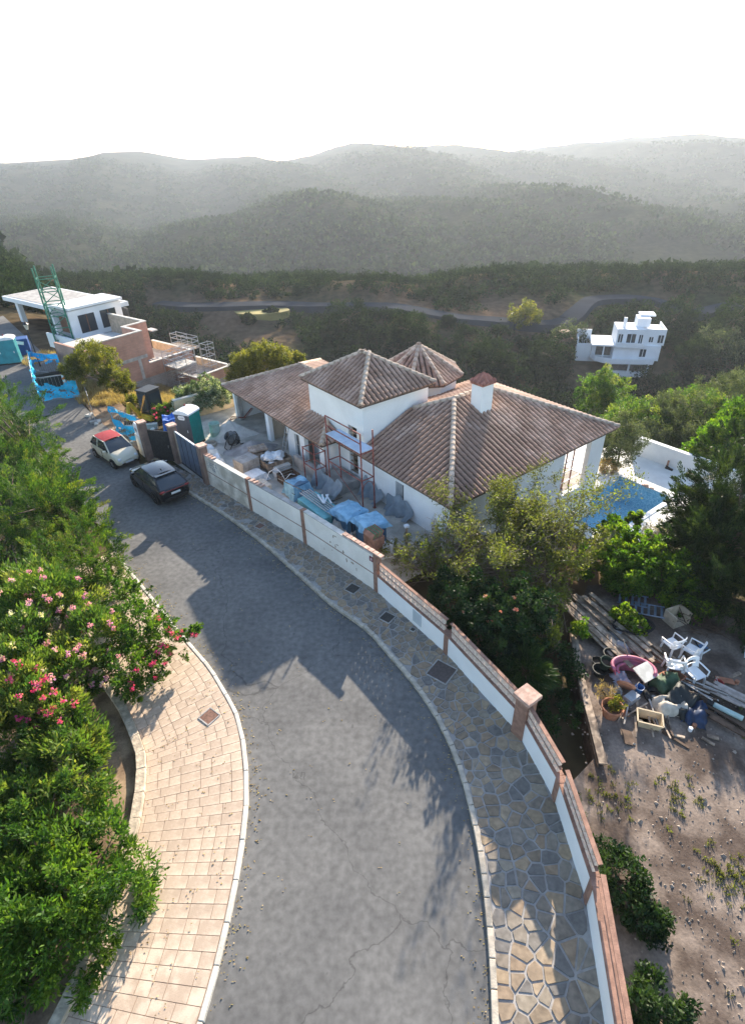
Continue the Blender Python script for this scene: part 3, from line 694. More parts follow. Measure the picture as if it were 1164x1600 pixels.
# loose bricks on the wall head
for k, f0, cnt in ((0, .03, 4), (1, .03, 4), (2, .55, 9)):
    a, b, d, n, L = seg(k)
    for j in range(cnt):
        p = a+d*(.25+f0*L+j*.27)+n*.11; mb = MB(); mb.box((p.x, p.y, tops[k]+.05+.045), (.13 if k < 2 else .24, .27 if k < 2 else .2, .07), rz=math.atan2(d.y, d.x)+random.uniform(-.12, .12), rx=random.uniform(-.1, .1)); build('brick', mb, M_brickcap, fw, world=True)
# peeled patches on the second long panel, thin scabs
a, b, d, n, L = seg(2)
for (f, z, w_, h_) in ((.45, 1.62, .10, .25), (.40, 1.2, .16, .12), (.47, 1.15, .1, .3), (.5, 1.28, .2, .1), (.58, 1.1, .16, .22), (.62, .75, .12, .3), (.70, .82, .3, .12), (.42, .8, .08, .12), (.30, .55, .06, .22), (.48, 1.7, .3, .08), (.75, .6, .08, .3)):
    c = a+d*(f*L)-n*.004; P = []
    for j in range(9):
        t = 2*math.pi*j/9; rr = random.uniform(.5, 1); P.append(c+d*(w_/2*rr*math.cos(t))+Vector((0, 0, z+h_/2*rr*math.sin(t))))
    mb = MB(); mb.poly([tuple(p) for p in P]); build('peeled_patch', mb, M_peel, fw, world=True)
# blue painted writing, two short worn lines, on the first panel
a, b, d, n, L = seg(0); M_bluep = mat('blue_paint', (.05, .09, .16), .7, .3, 20)
mb = MB()
def stroke(x0, z0, x1, z1, wd=.03):
    p = a+d*x0-n*.006+Vector((0, 0, z0)); q = a+d*x1-n*.006+Vector((0, 0, z1)); e = (q-p).normalized().cross(n)*wd/2; mb.poly([tuple(p-e), tuple(q-e), tuple(q+e), tuple(p+e)])
GL = {'O': [(0, 0, 0, 1), (0, 1, .7, 1), (.7, 1, .7, 0), (.7, 0, 0, 0)], 'B': [(0, 0, 0, 1), (0, 1, .6, 1), (.6, 1, .6, .5), (0, .5, .7, .5), (.7, .5, .7, 0), (.7, 0, 0, 0)], 'R': [(0, 0, 0, 1), (0, 1, .65, 1), (.65, 1, .65, .5), (.65, .5, 0, .5), (.2, .5, .7, 0)], 'A': [(0, 0, .35, 1), (.35, 1, .7, 0), (.15, .4, .55, .4)], 'S': [(.7, 1, 0, 1), (0, 1, 0, .5), (0, .5, .7, .5), (.7, .5, .7, 0), (.7, 0, 0, 0)], 'I': [(.3, 0, .3, 1)]}
for row, (word, z) in enumerate((('OBRAS', 1.52), ('RIOS', 1.22))):
    for i, chh in enumerate(word):
        for s_ in [q_ for q_ in sum(GL.values(), []) if random.random() < .16]: stroke(.62+i*.2+s_[0]*.17, z+s_[1]*.2, .62+i*.2+s_[2]*.17, z+s_[3]*.2)
build('painted_lettering', mb, M_bluep, fw, world=True)
# maroon plaque and meter box
a, b, d, n, L = seg(2); c = a+d*(L*.955)
mb = MB(); mb.box((c.x-n.x*.012, c.y-n.y*.012, 1.72), (.24, .025, .24), rz=math.atan2(d.y, d.x)); pq_ = build('plaque', mb, mat('maroon_plaque', (.16, .03, .05), .5, .1, 5), fw, world=True)
mb = MB(); mb.box((c.x-n.x*.027, c.y-n.y*.027, 1.72), (.09, .006, .11), rz=math.atan2(d.y, d.x)); mb.box((c.x-n.x*.029, c.y-n.y*.029, 1.72), (.03, .006, .15), rz=math.atan2(d.y, d.x)); build('emblem', mb, mat('pale_emblem', (.55, .42, .42), .6), pq_, world=True)
a, b, d, n, L = seg(3); c = a+d*(L*.62)
mb = MB(); mb.box((c.x-n.x*.012, c.y-n.y*.012, .62), (.5, .03, .58), rz=math.atan2(d.y, d.x)); build('meter_box', mb, mat('grey_box', (.50, .54, .56), .6, .05, 3), fw, world=True, bevel=.008)

# ------------------------------------------------------------------ gate and its pillars
gp = [Vector((-13.75, 31.55, 0)), G(281, 722), G(327, 757)]
gd = (gp[2]-gp[1]).normalized(); grz = math.atan2(gd.y, gd.x)
M_pillar = mat('brown_pillar', (.23, .155, .125), .85, .15, 3, .15, 30, fine=.06)
for p, lab in ((gp[0], 'brown gate pillar beside the pale mailbox panel'), (gp[1], 'brown gate pillar at the far end of the grey gate'), (gp[2], 'brown gate pillar where the stained wall begins')):
    t = thing('gate_pillar', lab, 'pillar', tuple(p), grz, 'brown pillars of the gateway')
    mb = MB(); mb.box((0, 0, 1.2), (.44, .44, 2.5)); build('shaft', mb, M_pillar, t, bevel=.01)
    mb = MB(); mb.box((0, 0, 2.49), (.52, .52, .1)); build('cap', mb, M_brickcap, t, bevel=.012)
t = thing('sliding_gate', 'dark blue grey sheet metal sliding gate between two brown pillars', 'gate', tuple((gp[1]+gp[2])/2), grz); L = (gp[2]-gp[1]).length-.46
mb = MB(); mb.box((0, .05, 1.1), (L, .05, 2.0)); build('panel', mb, M_steel_b, t)
mb = MB(); mb.box((0, .05, 2.13), (L, .09, .06)); build('top_rail', mb, M_wplastic, t)
mb = MB(); mb.box((-L/2+.05, .0, 1.1), (.06, .07, 2.0)); build('stile', mb, mat('beige_stile', (.5, .42, .33), .7), t)
mb = MB(); mb.box((0, .05, .06), (L, .1, .08)); build('bottom_rail', mb, M_dark, t)
for k in range(1, 5):
    mb = MB(); mb.box((-L/2+L*k/5, .02, 1.1), (.012, .02, 1.98)); build('seam', mb, M_dark, t)
t = thing('mailbox_wall', 'short pale wall with arched mailbox panel left of the gate pillars', 'wall', tuple(gp[0]+Vector((-.55, .62, 0))), grz)
mb = MB(); mb.box((0, 0, .65), (1.0, .25, 1.4)); build('base', mb, mat('greyish_white', (.58, .60, .58), .9, .08, 2), t)
mb = MB(); prof = [(-.3, 1.35), (.3, 1.35), (.3, 2.0)]+[(.3*math.cos(R(a_)), 2.0+.22*math.sin(R(a_))) for a_ in range(20, 181, 20)]
A_ = [mb.pt((x, -.13, z)) for x, z in prof]; B_ = [mb.pt((x, .13, z)) for x, z in prof]; mb.face(A_); mb.face(B_[::-1])
for k in range(len(prof)): mb.face((A_[k], B_[k], B_[(k+1) % len(prof)], A_[(k+1) % len(prof)]))
build('arched_panel', mb, M_white, t)
mb = MB(); mb.box((0, -.14, 1.75), (.3, .03, .22)); build('letter_slot', mb, M_conc, t)
pm = (gp[0]+gp[1])/2; t = thing('side_door', 'narrow dark metal door between the two left gate pillars', 'door', tuple(pm), math.atan2((gp[1]-gp[0]).y, (gp[1]-gp[0]).x))
mb = MB(); mb.box((0, .05, 1.0), ((gp[1]-gp[0]).length-.46, .05, 2.0)); build('leaf', mb, M_dark, t); mb = MB(); mb.box((.5, .0, 1.0), (.03, .06, .16)); build('handle', mb, M_steel, t)

# ------------------------------------------------------------------ unfinished brick building
def brickmat(name, c1, c2, cm, sc):
    m = bpy.data.materials.new(name); m.use_nodes = True; t = m.node_tree; N = t.nodes; L = t.links; p = N['Principled BSDF']; p.inputs['Roughness'].default_value = .92
    tc = N.new('ShaderNodeTexCoord'); sx = N.new('ShaderNodeSeparateXYZ'); L.new(tc.outputs['Object'], sx.inputs[0]); ad = N.new('ShaderNodeMath'); ad.operation = 'ADD'; L.new(sx.outputs[0], ad.inputs[0]); L.new(sx.outputs[1], ad.inputs[1])
    cb = N.new('ShaderNodeCombineXYZ'); L.new(ad.outputs[0], cb.inputs[0]); L.new(sx.outputs[2], cb.inputs[1])
    br = N.new('ShaderNodeTexBrick'); br.inputs['Scale'].default_value = sc; br.inputs['Color1'].default_value = (*c1, 1); br.inputs['Color2'].default_value = (*c2, 1); br.inputs['Mortar'].default_value = (*cm, 1); br.inputs['Mortar Size'].default_value = .018; br.inputs['Brick Width'].default_value = .5; br.inputs['Row Height'].default_value = .18
    L.new(cb.outputs[0], br.inputs['Vector'])
    nz = N.new('ShaderNodeTexNoise'); nz.inputs['Scale'].default_value = .8; nz.inputs['Detail'].default_value = 6; L.new(tc.outputs['Object'], nz.inputs['Vector'])
    mr = N.new('ShaderNodeMapRange'); mr.inputs[1].default_value = .3; mr.inputs[2].default_value = .7; mr.inputs[3].default_value = .75; mr.inputs[4].default_value = 1.2; L.new(nz.outputs[0], mr.inputs[0]); vm = N.new('ShaderNodeVectorMath'); vm.operation = 'SCALE'; L.new(br.outputs[0], vm.inputs[0]); L.new(mr.outputs[0], vm.inputs[3]); L.new(vm.outputs[0], p.inputs['Base Color'])
    return m
M_brick = brickmat('hollow_brick', (.46, .24, .17), (.38, .20, .145), (.30, .24, .21), 1.9)
M_block = brickmat('grey_block', (.30, .275, .265), (.26, .24, .23), (.34, .31, .29), 1.1)
M_brickl = mat('pale_inner_brick', (.52, .40, .30), .92, .15, 3, .2, 20)
KB = Vector((-19.3, 49.3, 0)); brz = R(-37)
bb = thing('brick_building', 'unfinished red brick building with stepped terraces and pale parapet tops', 'building', (KB.x, KB.y, -2.5), brz)
def lb(parent, name, m, *bx, bevel=0):
    mb = MB()
    for q in bx: mb.b2(q[0], q[1], q[2], q[3], q[4]+2.5, q[5]+2.5)
    return build(name, mb, m, parent, bevel=bevel)
lb(bb, 'base_wall', M_block, (-6, 0, -4.6, 4.7, -4, -.75)); lb(bb, 'base_wall', M_block, (-2.2, 3.0, 4.72, 6.6, -5, -1.9), (.02, 3.0, 2.4, 4.72, -5, -1.9))
w1 = lb(bb, 'brick_wall', M_brick, (-.2, .004, -4.6, 0, -.75, 3.25), (-6, -.2, -4.8, -4.6, -3, 2.6)); lb(bb, 'brick_wall', M_brick, (-2.5, -.2, -.2, .004, -.3, 3.25)); lb(bb, 'brick_wall', M_brick, (-2.7, -2.5, -.2, 2.2, -.3, 3.25)); lb(bb, 'brick_wall', M_brickl, (-9, -2.7, 2.0, 2.2, -.3, 3.25)); lb(bb, 'brick_wall', M_brick, (-.2, .002, .004, 4.7, -.75, .42)); lb(bb, 'brick_wall', M_brickl, (-6, -.2, 4.5, 4.7, -.3, .42))
lb(bb, 'brick_wall', M_brick, (2.8, 3.004, 2.4, 6.6, -1.9, -1.1), (.0, 2.8, 2.4, 2.6, -1.9, -1.1)); lb(bb, 'brick_wall', M_brickl, (-2.2, 2.8, 6.4, 6.6, -1.9, -1.1))
lb(bb, 'coping', M_concl, (-.24, .04, -4.8, .04, 3.25, 3.33), (-2.74, -.24, -.24, .04, 3.25, 3.33), (-2.74, -2.46, .04, 2.24, 3.25, 3.33), (-9, -2.74, 1.96, 2.24, 3.25, 3.33))
lb(bb, 'coping', M_concl, (-.24, .04, .044, 4.74, .42, .5), (-6, -.24, 4.46, 4.74, .42, .5)); lb(bb, 'coping', M_concl, (2.76, 3.04, 2.36, 6.64, -1.1, -1.03), (0, 2.76, 2.36, 2.64, -1.1, -1.03), (-2.2, 2.76, 6.36, 6.64, -1.1, -1.03))
lb(bb, 'terrace_floor', M_concl, (-6, -.2, .0, 4.5, -.75, -.3)); lb(bb, 'terrace_floor', M_concl, (-6, -.2, -4.6, -.2, 1.6, 2.3)); lb(bb, 'terrace_floor', M_conc, (-2.2, 2.8, 2.6, 6.4, -1.95, -1.8))
lb(bb, 'concrete_band', M_conc, (-.1, .012, -4.6, .012, 1.0, 1.3)); lb(bb, 'concrete_column', M_conc, (-.1, .014, -1.0, -.7, -.75, 1.0))
lb(bb, 'ledge', M_concl, (-2.9, -1.9, 2.2, 2.8, 2.4, 2.5))
t = thing('blue_tub', 'bright blue tub on the brick building lower terrace', 'tub', tuple(Matrix.Translation(KB) @ Matrix.Rotation(brz, 4, 'Z') @ Vector((-1.6, .7, -.3))))
mb = MB(); mb.lathe([(.22, 0), (.3, .42), (.33, .42), (.33, .46), (.28, .45), (.2, .05)], n=12); build('shell', mb, mat('blue_plastic', (.03, .28, .62), .4, .06, 4), t); mb = MB(); mb.tube([(.3, 0, .42), (.15, .1, .62), (-.15, .1, .62), (-.3, 0, .42)], .012, 5); build('handle', mb, M_steel, t)
for k, (x, y, sx, sy, h, lab) in enumerate(((-2.0, 2.0, .5, .9, .25, 'pale sacks heaped on the brick building terrace'), (-1.0, 1.8, .7, .4, .18, 'low pile of boards on the brick building terrace'))):
    p = Matrix.Translation(KB) @ Matrix.Rotation(brz, 4, 'Z') @ Vector((x, y, -.3)); t = thing('material_pile', lab, 'pile', tuple(p), brz)
    for j in range(4):
        mb = MB(); mb.box((random.uniform(-.2, .2), -.3+j*.2, h/2+.05*(j % 2)), (sx, sy*.4, h), rz=random.uniform(-.3, .3)); build('sack' if k == 0 else 'board', mb, M_concl if k == 0 else M_wood, t, bevel=.05 if k == 0 else 0)
# scaffolding on the brick building
def scaffold(name, label, loc, rz, xs_, ys_, zs, r, m, decks=(), diag=True, rails=(), group=None):
    t = thing(name, label, 'scaffold', loc, rz, group); top = zs[-1]
    for x in xs_:
        for y in ys_:
            mb = MB(); mb.cyl((x, y, 0), (x, y, top), r, n=6); build('standard', mb, m, t)
            mb = MB(); mb.box((x, y, .02), (.14, .14, .03)); build('base_plate', mb, m, t)
    for z in zs:
        for y in ys_:
            mb = MB(); mb.cyl((xs_[0], y, z-.05), (xs_[-1], y, z-.05), r*.85, n=6); build('ledger', mb, m, t)
        for x in xs_:
            mb = MB(); mb.cyl((x, ys_[0], z-.08), (x, ys_[-1], z-.08), r*.85, n=6); build('transom', mb, m, t)
    if diag:
        z0 = .2
        for i, z in enumerate(zs):
            for y in (ys_[0], ys_[-1]):
                mb = MB(); a, b = (xs_[0], xs_[-1]) if i % 2 else (xs_[-1], xs_[0]); mb.cyl((a, y-.03, z0), (b, y-.03, z-.1), r*.7, n=5); build('brace', mb, m, t)
            for x in (xs_[0], xs_[-1]):
                mb = MB(); a, b = (ys_[0], ys_[-1]) if i % 2 else (ys_[-1], ys_[0]); mb.cyl((x-.03, a, z0), (x-.03, b, z-.1), r*.7, n=5); build('brace', mb, m, t)
            z0 = z
    for (z, mm) in decks:
        n = 4; W_ = (ys_[-1]-ys_[0])
        for j in range(n):
            mb = MB(); mb.box(((xs_[0]+xs_[-1])/2, ys_[0]+W_*(j+.5)/n, z+.02+.003*j), (xs_[-1]-xs_[0]+.1, W_/n-.02, .045)); build('deck_board', mb, mm, t)
    return t
p = Matrix.Translation(KB) @ Matrix.Rotation(brz, 4, 'Z') @ Vector((.15, 1.3, -2.9))
sc1 = scaffold('tube_scaffold', 'galvanised tube scaffold tower against the grey block wall of the brick building', tuple(p), brz, (0, .9, 1.8), (0, 1.1, 2.2), (.7, 1.4, 2.1, 2.8, 3.5, 4.1), .028, M_steel, [(2.8, M_concl)])
p = Matrix.Translation(KB) @ Matrix.Rotation(brz, 4, 'Z') @ Vector((-3.2, 4.85, -2.6))
scaffold('rear_scaffold', 'pale scaffold guard rails rising behind the brick terrace parapet', tuple(p), brz, (0, 1.6, 3.2), (0, .7), (3.2, 3.7, 4.1), .03, M_steel, [(3.0, M_wood)], diag=False)
p = Matrix.Translation(KB) @ Matrix.Rotation(brz, 4, 'Z') @ Vector((.9, 5.0, -2.4))
scaffold('short_scaffold', 'small open scaffold frame between the two lower brick terraces', tuple(p), brz, (0, .8), (0, .9), (1.5, 2.4, 3.0, 3.5), .028, M_steel, diag=False)

# ------------------------------------------------------------------ white modern house behind, mast, street items at far left
wh = thing('modern_house', 'white flat roofed house under construction with dark openings at upper left', 'house', tuple(Matrix.Translation(KB) @ Matrix.Rotation(brz, 4, 'Z') @ Vector((-6.5, 6.0, -4.4))), brz)
M_panel = mat('white_panel', (.72, .73, .74), .7, .05, 1); M_grey = mat('mid_grey_render', (.33, .34, .36), .9, .08, 1.5); M_brownp = mat('brown_panel', (.15, .075, .05), .7, .15, 3)
lb(wh, 'roof_slab', M_panel, (-24, -8.0, -3.8, 2.2, 4.0, 4.45)); lb(wh, 'roof_deck', M_conc, (-23.7, -8.3, -3.5, 1.9, 4.45, 4.49))
lb(wh, 'inner_wall', M_inner, (-24, -7, 1.2, 1.4, -1, 4.0)); lb(wh, 'floor', M_concl, (-24, -8.0, -3.6, 1.2, -1.2, .2))
for k in range(4): lb(wh, 'facing_panel', M_panel, (-14.6, -12.6, -3.5, -3.2, .2+k*.95+.006, .2+(k+1)*.95-.006))
lb(wh, 'column', M_panel, (-22, -21.4, -3.5, -3.0, .2, 4.0)); lb(wh, 'brown_panel', M_brownp, (-12.3, -10.6, -3.0, -2.9, .2, 3.9)); lb(wh, 'glazing', M_glass, (-10.5, -8.2, -3.0, -2.95, .2, 3.9)); lb(wh, 'window_frame', M_conc, (-10.62, -10.48, -3.05, -2.9, .2, 4.0))
lb(wh, 'back_room', M_brickl, (-20, -15.5, 0, .3, .2, 2.0)); lb(wh, 'upper_wall', M_grey, (-5, -2.4, -7.6, -2.4, 3.5, 6.2)); lb(wh, 'brown_window', M_brownp, (-3.8, -2.4, -7.66, -7.6, 4.1, 5.5)); lb(wh, 'white_wall', M_panel, (-2.4, -1.8, -7.7, -2.4, 3.55, 6.1), (-5, -1.6, -7.7, -2.2, 6.2, 6.4)); lb(wh, 'balcony_wall', M_panel, (-4.8, -0.2, -8.8, -8.6, 2.8, 4.1)); lb(wh, 'balcony_floor', M_panel, (-4.8, -0.2, -8.6, -3.7, 3.4, 3.48))
for q_ in ((-6.9, -5.3), (-4.7, -3.1)): wv_ = lb(wh, 'window', M_glass, (-1.8, -1.77, q_[0], q_[1], 4.0, 5.6)); lb(wv_, 'window_frame', M_brownp, (-1.79, -1.74, (q_[0]+q_[1])/2-.05, (q_[0]+q_[1])/2+.05, 4.0, 5.6))
lb(wh, 'garden_wall', M_brick, (-16, -5, -6.4, -6.15, -.4, .6)); lb(wh, 'garden_wall_cap', M_concl, (-16, -5, -6.45, -6.1, .6, .68))
M_green = mat('green_mast_paint', (.03, .16, .11), .5, .15, 4)
p = Matrix.Translation(KB) @ Matrix.Rotation(brz, 4, 'Z') @ Vector((-9.6, -2.0, 0)); cm = thing('crane_mast', 'green lattice mast standing before the white house', 'crane', (p.x, p.y, -.6), R(20))
hs = .75
for sx in (-1, 1):
    for sy in (-1, 1):
        mb = MB(); mb.beam((sx*hs, sy*hs, 0), (sx*hs, sy*hs, 8.6), .12, .12); build('leg', mb, M_green, cm)
for k in range(8):
    z = .3+k*1.05; q = [(-hs, -hs), (hs, -hs), (hs, hs), (-hs, hs)]
    for j in range(4):
        a, b = q[j], q[(j+1) % 4]
        mb = MB(); mb.beam((*a, z), (*b, z), .07, .07); build('strut', mb, M_green, cm)
        if k < 7: mb = MB(); mb.beam((*(a if k % 2 else b), z), (*(b if k % 2 else a), z+1.05), .06, .06); build('diagonal', mb, M_green, cm)
mb = MB(); mb.box((0, 0, .12), (2.4, 2.4, .3)); build('base', mb, M_conc, cm)
# far white villa across the valley
fv = thing('hillside_villa', 'large white villa with balconies among dark trees across the valley', 'house', (48.6, 103, -22.6), R(-14)); fv.scale = (.76, .9, .95)
fw_ = lambda nm, m, *bx, bevel=0: (lambda mb: ([mb.b2(*q) for q in bx], build(nm, mb, m, fv, bevel=bevel))[1])(MB())
M_farw = mat('far_white', (.78, .79, .80), .85, .04, .4)
fw_('lower_storey', M_farw, (-3.6, 5.6, 1.2, 9, -3, 1.3), (-3.6, 5.6, 1.8, 9, 1.3, 3.0)); fw_('opening_shade', M_inner, (-3.2, 5.2, 1.7, 1.79, 1.35, 2.95))  # dark sheets on solid storeys paint the shade of the openings
for x in (-3.4, .9, 5.3): fw_('post', M_farw, (x-.2, x+.2, 1.2, 1.6, 1.3, 3.0))
mb = MB(); P = [(-8.2, 9), (-8.2, 4.0), (-7.4, 2.0), (-5.4, .7), (-3.4, .2), (6.2, .9), (6.6, 2.0), (6.6, 9)]; mb.prism(P, 3.0, 3.25); build('balcony_slab', mb, M_farw, fv)
mb = MB()
for a, b in zip(P[1:], P[2:-1]): mb.beam((*a, 3.65), (*b, 3.65), .1, .8)
build('parapet', mb, M_farw, fv)
fw_('middle_storey', M_farw, (-3.2, 7.6, 2.6, 9.5, 3.25, 6.2)); fw_('left_storey', M_farw, (-8, -3.2, 5, 9.5, 3.25, 5.9)); fw_('opening_shade', M_inner, (-7, -3.4, 4.9, 4.99, 3.4, 5.4))
fw_('post', M_farw, (-5.6, -5.3, 3.0, 3.3, 3.25, 5.9)); fw_('terrace_slab', M_farw, (-8.6, -2.6, 2.2, 9.5, 5.9, 6.2)); fw_('upper_balcony', M_farw, (-3.0, 3.2, 1.5, 2.6, 5.95, 6.2), (-3.0, 3.2, 1.5, 1.62, 6.2, 6.9))
fw_('upper_storey', M_farw, (-3.0, 3.4, 3.0, 9.5, 6.2, 9.0)); fw_('side_storey', M_farw, (3.4, 8.2, 3.2, 10, 6.2, 8.6)); fw_('roof_parapet', M_farw, (3.4, 8.2, 3.2, 3.4, 8.6, 9.3), (8.0, 8.2, 3.4, 10, 8.6, 9.3), (-3.0, 3.4, 3.0, 3.2, 9.0, 9.2))
fw_('stair_box', M_farw, (1.8, 4.8, 6, 9.5, 9.0, 10.6)); fw_('stair_roof', M_farw, (2.6, 6.2, 8, 11, 10.6, 10.9)); fw_('chimney', M_farw, (-1.6, -.9, 5, 5.7, 9.0, 10.9)); fw_('side_wall', M_farw, (-11.8, -8.2, 8.4, 8.7, 4, 7.6), (-11.8, -11.5, 5, 8.4, 3, 6.6), (-11.8, -8.2, 4.9, 5.1, 1, 5.6)); fw_('retaining_wall', M_farw, (-8.4, -3.6, 4.9, 5.2, -3, 3.0))
def fwin(x0, x1, z0, z1, y):
    wv = fw_('window', M_glass, (x0, x1, y-.05, y-.02, z0, z1)); mb = MB(); mb.b2((x0+x1)/2-.06, (x0+x1)/2+.06, y-.1, y-.03, z0, z1); mb.b2(x0-.1, x1+.1, y-.12, y-.03, z0-.12, z0); build('window_frame', mb, M_farw, wv)
for q in ((-.6, 1.4, 6.6, 8.3, 3.0), (2.2, 3.0, 6.4, 8.2, 3.0), (4.6, 5.5, 6.8, 7.8, 3.2), (6.6, 7.8, 6.7, 8.2, 3.2), (3.0, 4.4, 4.0, 5.5, 2.6), (-2.6, -1.6, 6.6, 8.2, 3.0)): fwin(*q)
t = thing('roadside_shrine', 'small reddish brick turret beside the far hillside road', 'turret', tuple(G(884, 512, -15)), R(20))
pz = G(884, 512, -15)
zz = zt(pz.x, pz.y); t.location = (pz.x, pz.y, zz-.5); ROOT[t.name] = Matrix.Translation(t.location)
mb = MB(); mb.box((0, 0, 1.5), (2.2, 2.2, 4)); build('body', mb, M_brick, t); mb = MB(); mb.box((0, 0, 3.7), (2.7, 2.7, .4)); mb.box((0, 0, 4.4), (1.9, 1.9, 1.0)); build('top', mb, M_brick, t); mb = MB(); mb.box((0, 0, 5.0), (2.2, 2.2, .25)); build('cap', mb, M_brickcap, t)
# ------------------------------------------------------------------ cars
def paint(name, col, rough=.25, metal=.0):
    m = bpy.data.materials.new(name); m.use_nodes = True; p = m.node_tree.nodes['Principled BSDF']; p.inputs['Base Color'].default_value = (*col, 1); p.inputs['Roughness'].default_value = rough; p.inputs['Metallic'].default_value = metal; p.inputs['Coat Weight'].default_value = .6; p.inputs['Coat Roughness'].default_value = .08
    t = m.node_tree; N = t.nodes; tc = N.new('ShaderNodeTexCoord'); nz = N.new('ShaderNodeTexNoise'); nz.inputs['Scale'].default_value = 3; nz.inputs['Detail'].default_value = 6; t.links.new(tc.outputs['Object'], nz.inputs['Vector']); mr = N.new('ShaderNodeMapRange'); mr.inputs[3].default_value = rough*.8; mr.inputs[4].default_value = rough*1.5; t.links.new(nz.outputs[0], mr.inputs[0]); t.links.new(mr.outputs[0], p.inputs['Roughness'])
    return m
M_tyre = M_rubber; M_rim = mat('alloy', (.5, .5, .52), .3, .05, 5, metal=.9)
def car(name, label, cat, loc, rz, st, cab, wheels, wr, M_body, M_roof, plate_rear, details):
    t = thing(name, label, cat, loc, rz)
    mb = MB(); rows = []
    for (x, hw, zb, zbelt, ztop) in st:
        half = [(hw*.86, zb), (hw*.98, zb+.10), (hw, zb+(zbelt-zb)*.45), (hw*.985, zb+(zbelt-zb)*.8), (hw*.93, zbelt), (hw*.7, zbelt+(ztop-zbelt)*.65), (hw*.35, ztop-.008), (0, ztop)]
        rows.append([(x, y, z) for y, z in half]+[(x, -y, z) for y, z in half[-2::-1]])
    mb.grid(rows); mb.poly(rows[0][::-1]); mb.poly(rows[-1])
    for a, b in zip(rows, rows[1:]): mb.poly((a[0], a[-1], b[-1], b[0]))
    bo = build('body', mb, M_body, t, smooth=True); sb_ = bo.modifiers.new('sub', 'SUBSURF'); sb_.levels = 2; sb_.render_levels = 2
    x0, x1, xr0, xr1, zbel, zro, hwb, hwr, zcr = cab    # rear/front at belt, rear/front at roof
    n = 6
    # roof, slightly crowned
    mb = MB(); rows = []
    for i in range(n+1):
        f = i/n; x = lerp(xr0, xr1, f); e = 4*f*(1-f)
        rows.append([(x, hwr*s*(.94+.06*e), zro+zcr*e*.6+zcr*(1-s*s)) for s in (-1, -.66, -.33, 0, .33, .66, 1)])
    mb.grid(rows)
    for i in range(n): pass
    lo = [[(p[0], p[1], p[2]-.04) for p in r] for r in rows]
    mb.grid([[r[0] for r in rows], [r[0] for r in lo]]); mb.grid([[r[-1] for r in lo], [r[-1] for r in rows]])
    build('roof', mb, M_roof, t, smooth=True)
    def pane(nm, a, b, c, d, bul=(0, 0, 0), m=M_glass):
        mb = MB(); rows = []
        for i in range(5):
            r = []
            for j in range(5):
                fi, fj = i/4, j/4; p = Vector(a).lerp(Vector(b), fj).lerp(Vector(d).lerp(Vector(c), fj), fi); k = 16*fi*(1-fi)*fj*(1-fj); p = p+Vector(bul)*k; r.append(tuple(p))
            rows.append(r)
        mb.grid(rows); return build(nm, mb, m, t, smooth=True)
    zr = zro-.03
    pane('windscreen', (x1, -hwb*.93, zbel), (x1, hwb*.93, zbel), (xr1, hwr*.93, zr), (xr1, -hwr*.93, zr), (.06, 0, .02))
    pane('rear_window', (x0, hwb*.88, zbel), (x0, -hwb*.88, zbel), (xr0, -hwr*.9, zr), (xr0, hwr*.9, zr), (-.05, 0, .02))
    for s in (-1, 1):
        pane('side_window', (x0+.06, s*hwb, zbel), (x1-.1, s*hwb, zbel), (xr1-.05, s*hwr, zr), (xr0+.04, s*hwr, zr), (0, s*.03, 0))
        for (a, b) in (((x1-.03, s*hwb*.96, zbel-.02), (xr1, s*hwr*.97, zro)), ((x0+.02, s*hwb*.95, zbel-.02), (xr0, s*hwr*.96, zro)), ((lerp(x0, x1, .42), s*(hwb+.008), zbel), (lerp(xr0, xr1, .42), s*(hwr+.008), zr))):
            mb = MB(); mb.beam(a, b, .07, .05); build('pillar', mb, M_body, t)
        mb = MB(); mb.beam((xr0, s*hwr, zro-.01), (xr1, s*hwr, zro-.01), .05, .04); build('roof_rail', mb, M_body, t)
        mb = MB(); mb.box((x1-.32, s*(hwb+.13), zbel+.06), (.13, .2, .13)); build('mirror', mb, M_body, t, bevel=.03)
        hw = max(q[1] for q in st)
        for fx in (.10, .62):
            xx = lerp(x0, x1, fx); mb = MB(); mb.box((xx, s*hw*.995, .62), (.012, .02, .5)); build('door_seam', mb, M_black, t)
        mb = MB(); mb.box((lerp(x0, x1, .28), s*hw*1.0, .78), (.16, .03, .03)); build('door_handle', mb, M_body, t)
        mb = MB(); mb.box((0, s*hw*.98, .26), (wheels[1]-wheels[0]-2*wr-.1, .05, .1)); build('sill', mb, M_black, t)
        for wx in wheels:
            mb = MB(); mb.cyl((wx, s*(hw-.16), wr), (wx, s*(hw-.002), wr), wr+.055, n=20); build('wheel_arch', mb, M_black, t)
            mb = MB(); mb.lathe([(wr*.62, -.1), (wr*.92, -.1), (wr, -.06), (wr, .06), (wr*.92, .1), (wr*.62, .1)], n=20, cap0=False); mb.v = [(wx+v[0], s*(hw-.085)+v[2], wr+v[1]) for v in mb.v]; wv = build('wheel', mb, M_tyre, t, smooth=True)
            mb = MB(); yy = s*(hw+.002); mb.cyl((wx, yy-s*.02, wr), (wx, yy-s*.012, wr), wr*.62, n=16)
            for k in range(5):
                a_ = 2*math.pi*k/5; mb.beam((wx, yy, wr), (wx+wr*.58*math.cos(a_), yy, wr+wr*.58*math.sin(a_)), .035, .07, up=(0, 1, 0))
            build('rim', mb, details.get('rim', M_rim), wv)
